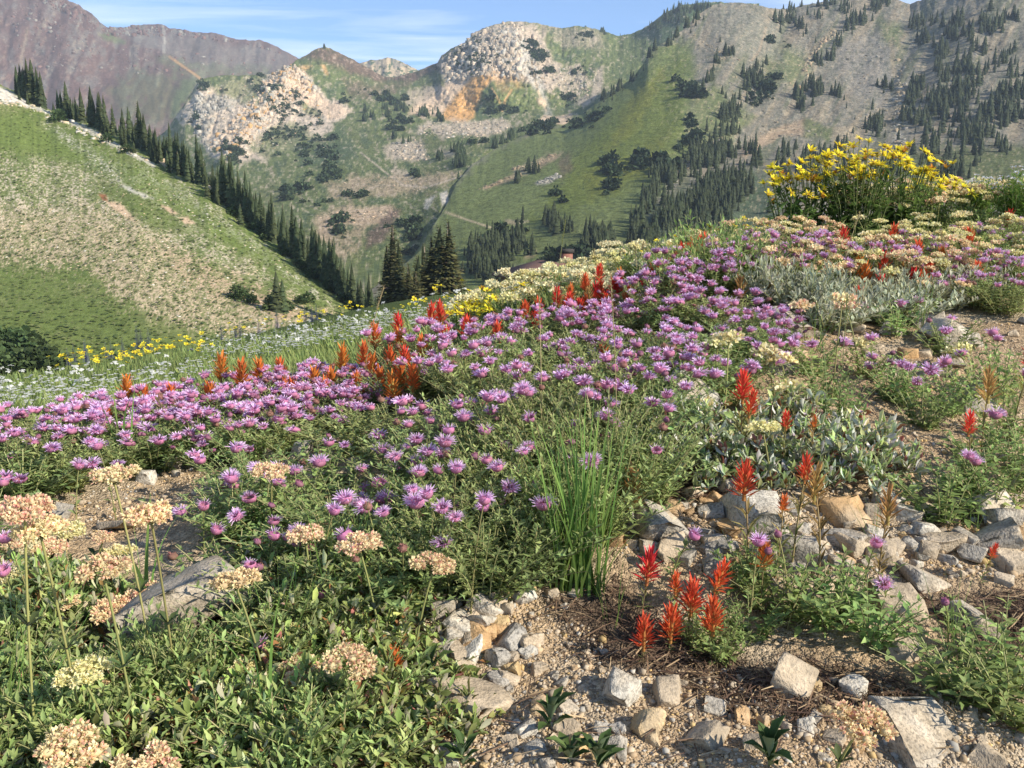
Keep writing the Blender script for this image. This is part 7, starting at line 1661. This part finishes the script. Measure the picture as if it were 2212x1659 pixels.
# ------------------------------------------------------------------ the flowering meadow falling away to the valley
MEADOW = [(-260, 870), (0, 822), (160, 800), (300, 778), (450, 748), (600, 720), (720, 696), (800, 682), (900, 668), (1000, 655), (1130, 640), (1240, 640), (1200, 690), (1050, 720), (900, 770), (760, 820), (600, 860), (400, 890), (200, 930), (-260, 990)]
mg = Geo(); pts = []
MP = np.array(MEADOW, float); lo, hi = MP.min(0), MP.max(0)
q = np.stack([rng.uniform(lo[0], hi[0], 90000), rng.uniform(lo[1], hi[1], 90000)], -1); q = q[poly_sd(q, MEADOW) > 0][:30000]
for u, v in q:
    p = ground_at(u, v + 4)
    if p is not None and p[1] < 60: pts.append(p)
pts = np.array(pts); m = len(pts)
hh = rng.uniform(0.06, 0.20, m); ww = 0.010 * np.sqrt(np.clip(pts[:, 1], 3, 40) / 4)
az = rng.random(m) * 6.28
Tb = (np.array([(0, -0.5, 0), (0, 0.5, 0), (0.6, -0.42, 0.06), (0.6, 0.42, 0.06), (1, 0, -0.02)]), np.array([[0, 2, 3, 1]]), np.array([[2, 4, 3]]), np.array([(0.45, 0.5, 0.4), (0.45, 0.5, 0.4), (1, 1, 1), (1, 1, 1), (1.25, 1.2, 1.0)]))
D = np.stack([np.cos(az) * 0.45, np.sin(az) * 0.45, np.ones(m)], -1)
Rm = frames(D); Rm = Rm * np.stack([hh, ww * 1.0, hh], -1)[:, None, :]
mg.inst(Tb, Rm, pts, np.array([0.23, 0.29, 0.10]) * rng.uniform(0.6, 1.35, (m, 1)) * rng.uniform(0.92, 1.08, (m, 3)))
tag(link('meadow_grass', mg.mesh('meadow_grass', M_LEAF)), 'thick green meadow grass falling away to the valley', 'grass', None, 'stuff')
def small_umbel(seed):
    r = np.random.default_rng(seed); g = Geo(); n = 9
    a = r.random(n) * 6.28; q_ = np.sqrt(r.random(n)); P_ = np.stack([np.cos(a) * q_, np.sin(a) * q_, 0.25 * (1 - q_ ** 2) + r.normal(0, 0.05, n)], -1)
    T = (np.array([(-0.5, -0.5, 0), (0.5, -0.5, 0), (0.5, 0.5, 0), (-0.5, 0.5, 0), (0, 0, 0.3)]), None, np.array([[0, 1, 4], [1, 2, 4], [2, 3, 4], [3, 0, 4]]), np.ones((5, 3)))
    g.inst(T, yaw(r.random(n) * 6.28), P_, np.array([0.66, 0.66, 0.60]) * r.uniform(0.75, 1.1, (n, 1)), r.uniform(0.45, 0.75, n))
    return g
YAR = [small_umbel(1300 + k) for k in range(3)]; YAR_M = [g.mesh('flower_head', M_PETAL) for g in YAR]; YAR_A = [g.arrays() for g in YAR]
SG = Geo(); V, Q = tube(np.array([(0, 0, 0), (0.02, 0, 0.5), (0, 0, 1.0)]), 0.006, 3); SG.add(V, Q, None, np.array([0.13, 0.17, 0.06])); THIN = SG.mesh('stem', M_STEM)
def little(name, u, v, Y_off, head, s, h, label, group, tilt=True):
    p = ground_at(u, v)
    if p is None or p[1] > 45: return
    e = link(name, None, loc=p); e.empty_display_size = 0.05; tag(e, label, 'flower', group)
    link('stem', THIN, e, scale=(h, h, h)); link('flower_head', head, e, mat4=dir_mat((0, 0, h), (random.gauss(0.1, 0.3), random.gauss(-0.3, 0.3), 1), s, random.random() * 6))
WH = [[(-260, 880), (0, 850), (200, 850), (420, 810), (500, 830), (330, 890), (100, 930), (-260, 970)], [(420, 770), (620, 730), (800, 700), (900, 700), (820, 760), (640, 790), (450, 800)], [(900, 690), (1040, 670), (1000, 720), (880, 740)]]
YE = [[(60, 835), (200, 805), (300, 790), (420, 775), (470, 800), (380, 850), (180, 850)], [(450, 755), (650, 715), (800, 690), (830, 700), (620, 740)], [(830, 700), (1000, 665), (1000, 690), (860, 720)]]
for poly, n in zip(WH, (90, 70, 20)):
    for _ in range(n):
        u, v = in_poly(poly); little('yarrow', u, v, 0, random.choice(YAR_M), random.uniform(0.016, 0.032), random.uniform(0.22, 0.36), 'white yarrow flower standing in the meadow grass', 'white yarrow in the meadow')
for poly, n in zip(YE, (90, 50, 30)):
    for _ in range(n):
        u, v = in_poly(poly); little('meadow_daisy', u, v, 0, random.choice(DAISY_FAR), random.uniform(0.03, 0.045), random.uniform(0.28, 0.42), 'yellow daisy standing in the meadow grass', 'yellow daisies in the meadow')
wf = Geo()
for poly, n in zip(WH, (900, 850, 200)):
    P_ = []
    for _ in range(n):
        u, v = in_poly(poly); p = ground_at(u, v)
        if p is not None and p[1] < 50: P_.append(p + np.array([0, 0, random.uniform(0.10, 0.24)]))
    P_ = np.array(P_); k = len(P_)
    wf.inst(random.choice(YAR_A), yaw(rng.random(k) * 6.28), P_, rng.uniform(0.85, 1.1, (k, 1)) * np.ones((1, 3)), rng.uniform(0.012, 0.026, k))
tag(link('meadow_flowers', wf.mesh('meadow_flowers', M_PETAL)), 'countless tiny white flower heads spread through the meadow', 'flowers', None, 'stuff')
# lupine spikes at the meadow's edge
lp = Geo(); f = np.repeat(np.linspace(0.35, 1, 18), 5); az = np.arange(len(f)) * 1.3
lp.inst(leaf_t(0.5, 0.1, 0.2), frames(np.stack([np.cos(az), np.sin(az), 0.4 + 0 * az], -1)), np.stack([0 * f, 0 * f, f], -1), np.array([0.17, 0.15, 0.33]) * rng.uniform(0.7, 1.2, (len(f), 1)), 0.11 * (1.25 - f)); LUP = lp.mesh('flower_spike', M_PETAL)
for u, v in [(163, 795), (188, 790), (189, 800), (232, 785), (243, 785), (300, 772), (308, 771), (316, 772), (325, 775), (268, 782), (480, 742), (510, 738), (520, 736), (660, 706), (675, 704), (685, 702), (150, 800), (600, 722), (560, 728)]:
    p = ground_at(u, v + 9)
    if p is None or p[1] > 45: continue
    h = random.uniform(0.30, 0.48); e = link('lupine', None, loc=p, scale=(h * 1.6, h * 1.6, h * 1.25)); e.empty_display_size = 0.05; tag(e, 'purple-grey lupine spike on the far edge of the meadow', 'flower', 'lupines on the meadow edge')
    link('stem', THIN, e, scale=(1.2, 1.2, 1)); link('flower_spike', LUP, e)

# ------------------------------------------------------------------ cabin whose roof shows over the flowers
def cabin():
    p = at(1196, 570, 60.0); e = link('cabin', None, loc=(p[0], p[1], p[2] - 3.42), rot=(0, 0, 0.35)); tag(e, 'brown cabin with shallow roof and chimney, mostly hidden by the flowers', 'cabin')
    w = Geo(); a, b, hz = 3.0, 2.2, 2.6
    w.add([(-a, -b, 0), (a, -b, 0), (a, b, 0), (-a, b, 0), (-a, -b, hz), (a, -b, hz), (a, b, hz), (-a, b, hz), (0, -b, hz + 0.7), (0, b, hz + 0.7)], [[0, 1, 5, 4], [1, 2, 6, 5], [2, 3, 7, 6], [3, 0, 4, 7]], [[4, 5, 8], [6, 7, 9]], np.array([0.20, 0.12, 0.08]))
    link('wall', w.mesh('wall', M_FLAT), e)
    rf = Geo(); o = 0.5
    for s in (-1, 1):
        V = np.array([(s * (a + o), -b - o, hz - 0.05), (s * (a + o), b + o, hz - 0.05), (0, b + o, hz + 0.82), (0, -b - o, hz + 0.82)]); V = np.concatenate([V, V + np.array([0, 0, 0.14])])
        rf.add(V, [[0, 1, 2, 3], [7, 6, 5, 4], [0, 4, 5, 1], [1, 5, 6, 2], [2, 6, 7, 3], [3, 7, 4, 0]], None, np.array([0.15, 0.085, 0.065]))
    r_ = link('roof', rf.mesh('roof', M_FLAT), e)
    c = Geo(); x = 0.9
    for (s, z0, z1) in ((0.34, hz, hz + 1.55), (0.42, hz + 1.55, hz + 1.8)):
        V = np.array([(x - s, -s, z0), (x + s, -s, z0), (x + s, s, z0), (x - s, s, z0), (x - s, -s, z1), (x + s, -s, z1), (x + s, s, z1), (x - s, s, z1)])
        c.add(V, [[0, 1, 5, 4], [1, 2, 6, 5], [2, 3, 7, 6], [3, 0, 4, 7], [4, 5, 6, 7], [3, 2, 1, 0]], None, np.array([0.24, 0.11, 0.08]) if s < 0.4 else np.array([0.05, 0.045, 0.04]))
    link('chimney', c.mesh('chimney', M_FLAT), r_)
cabin()
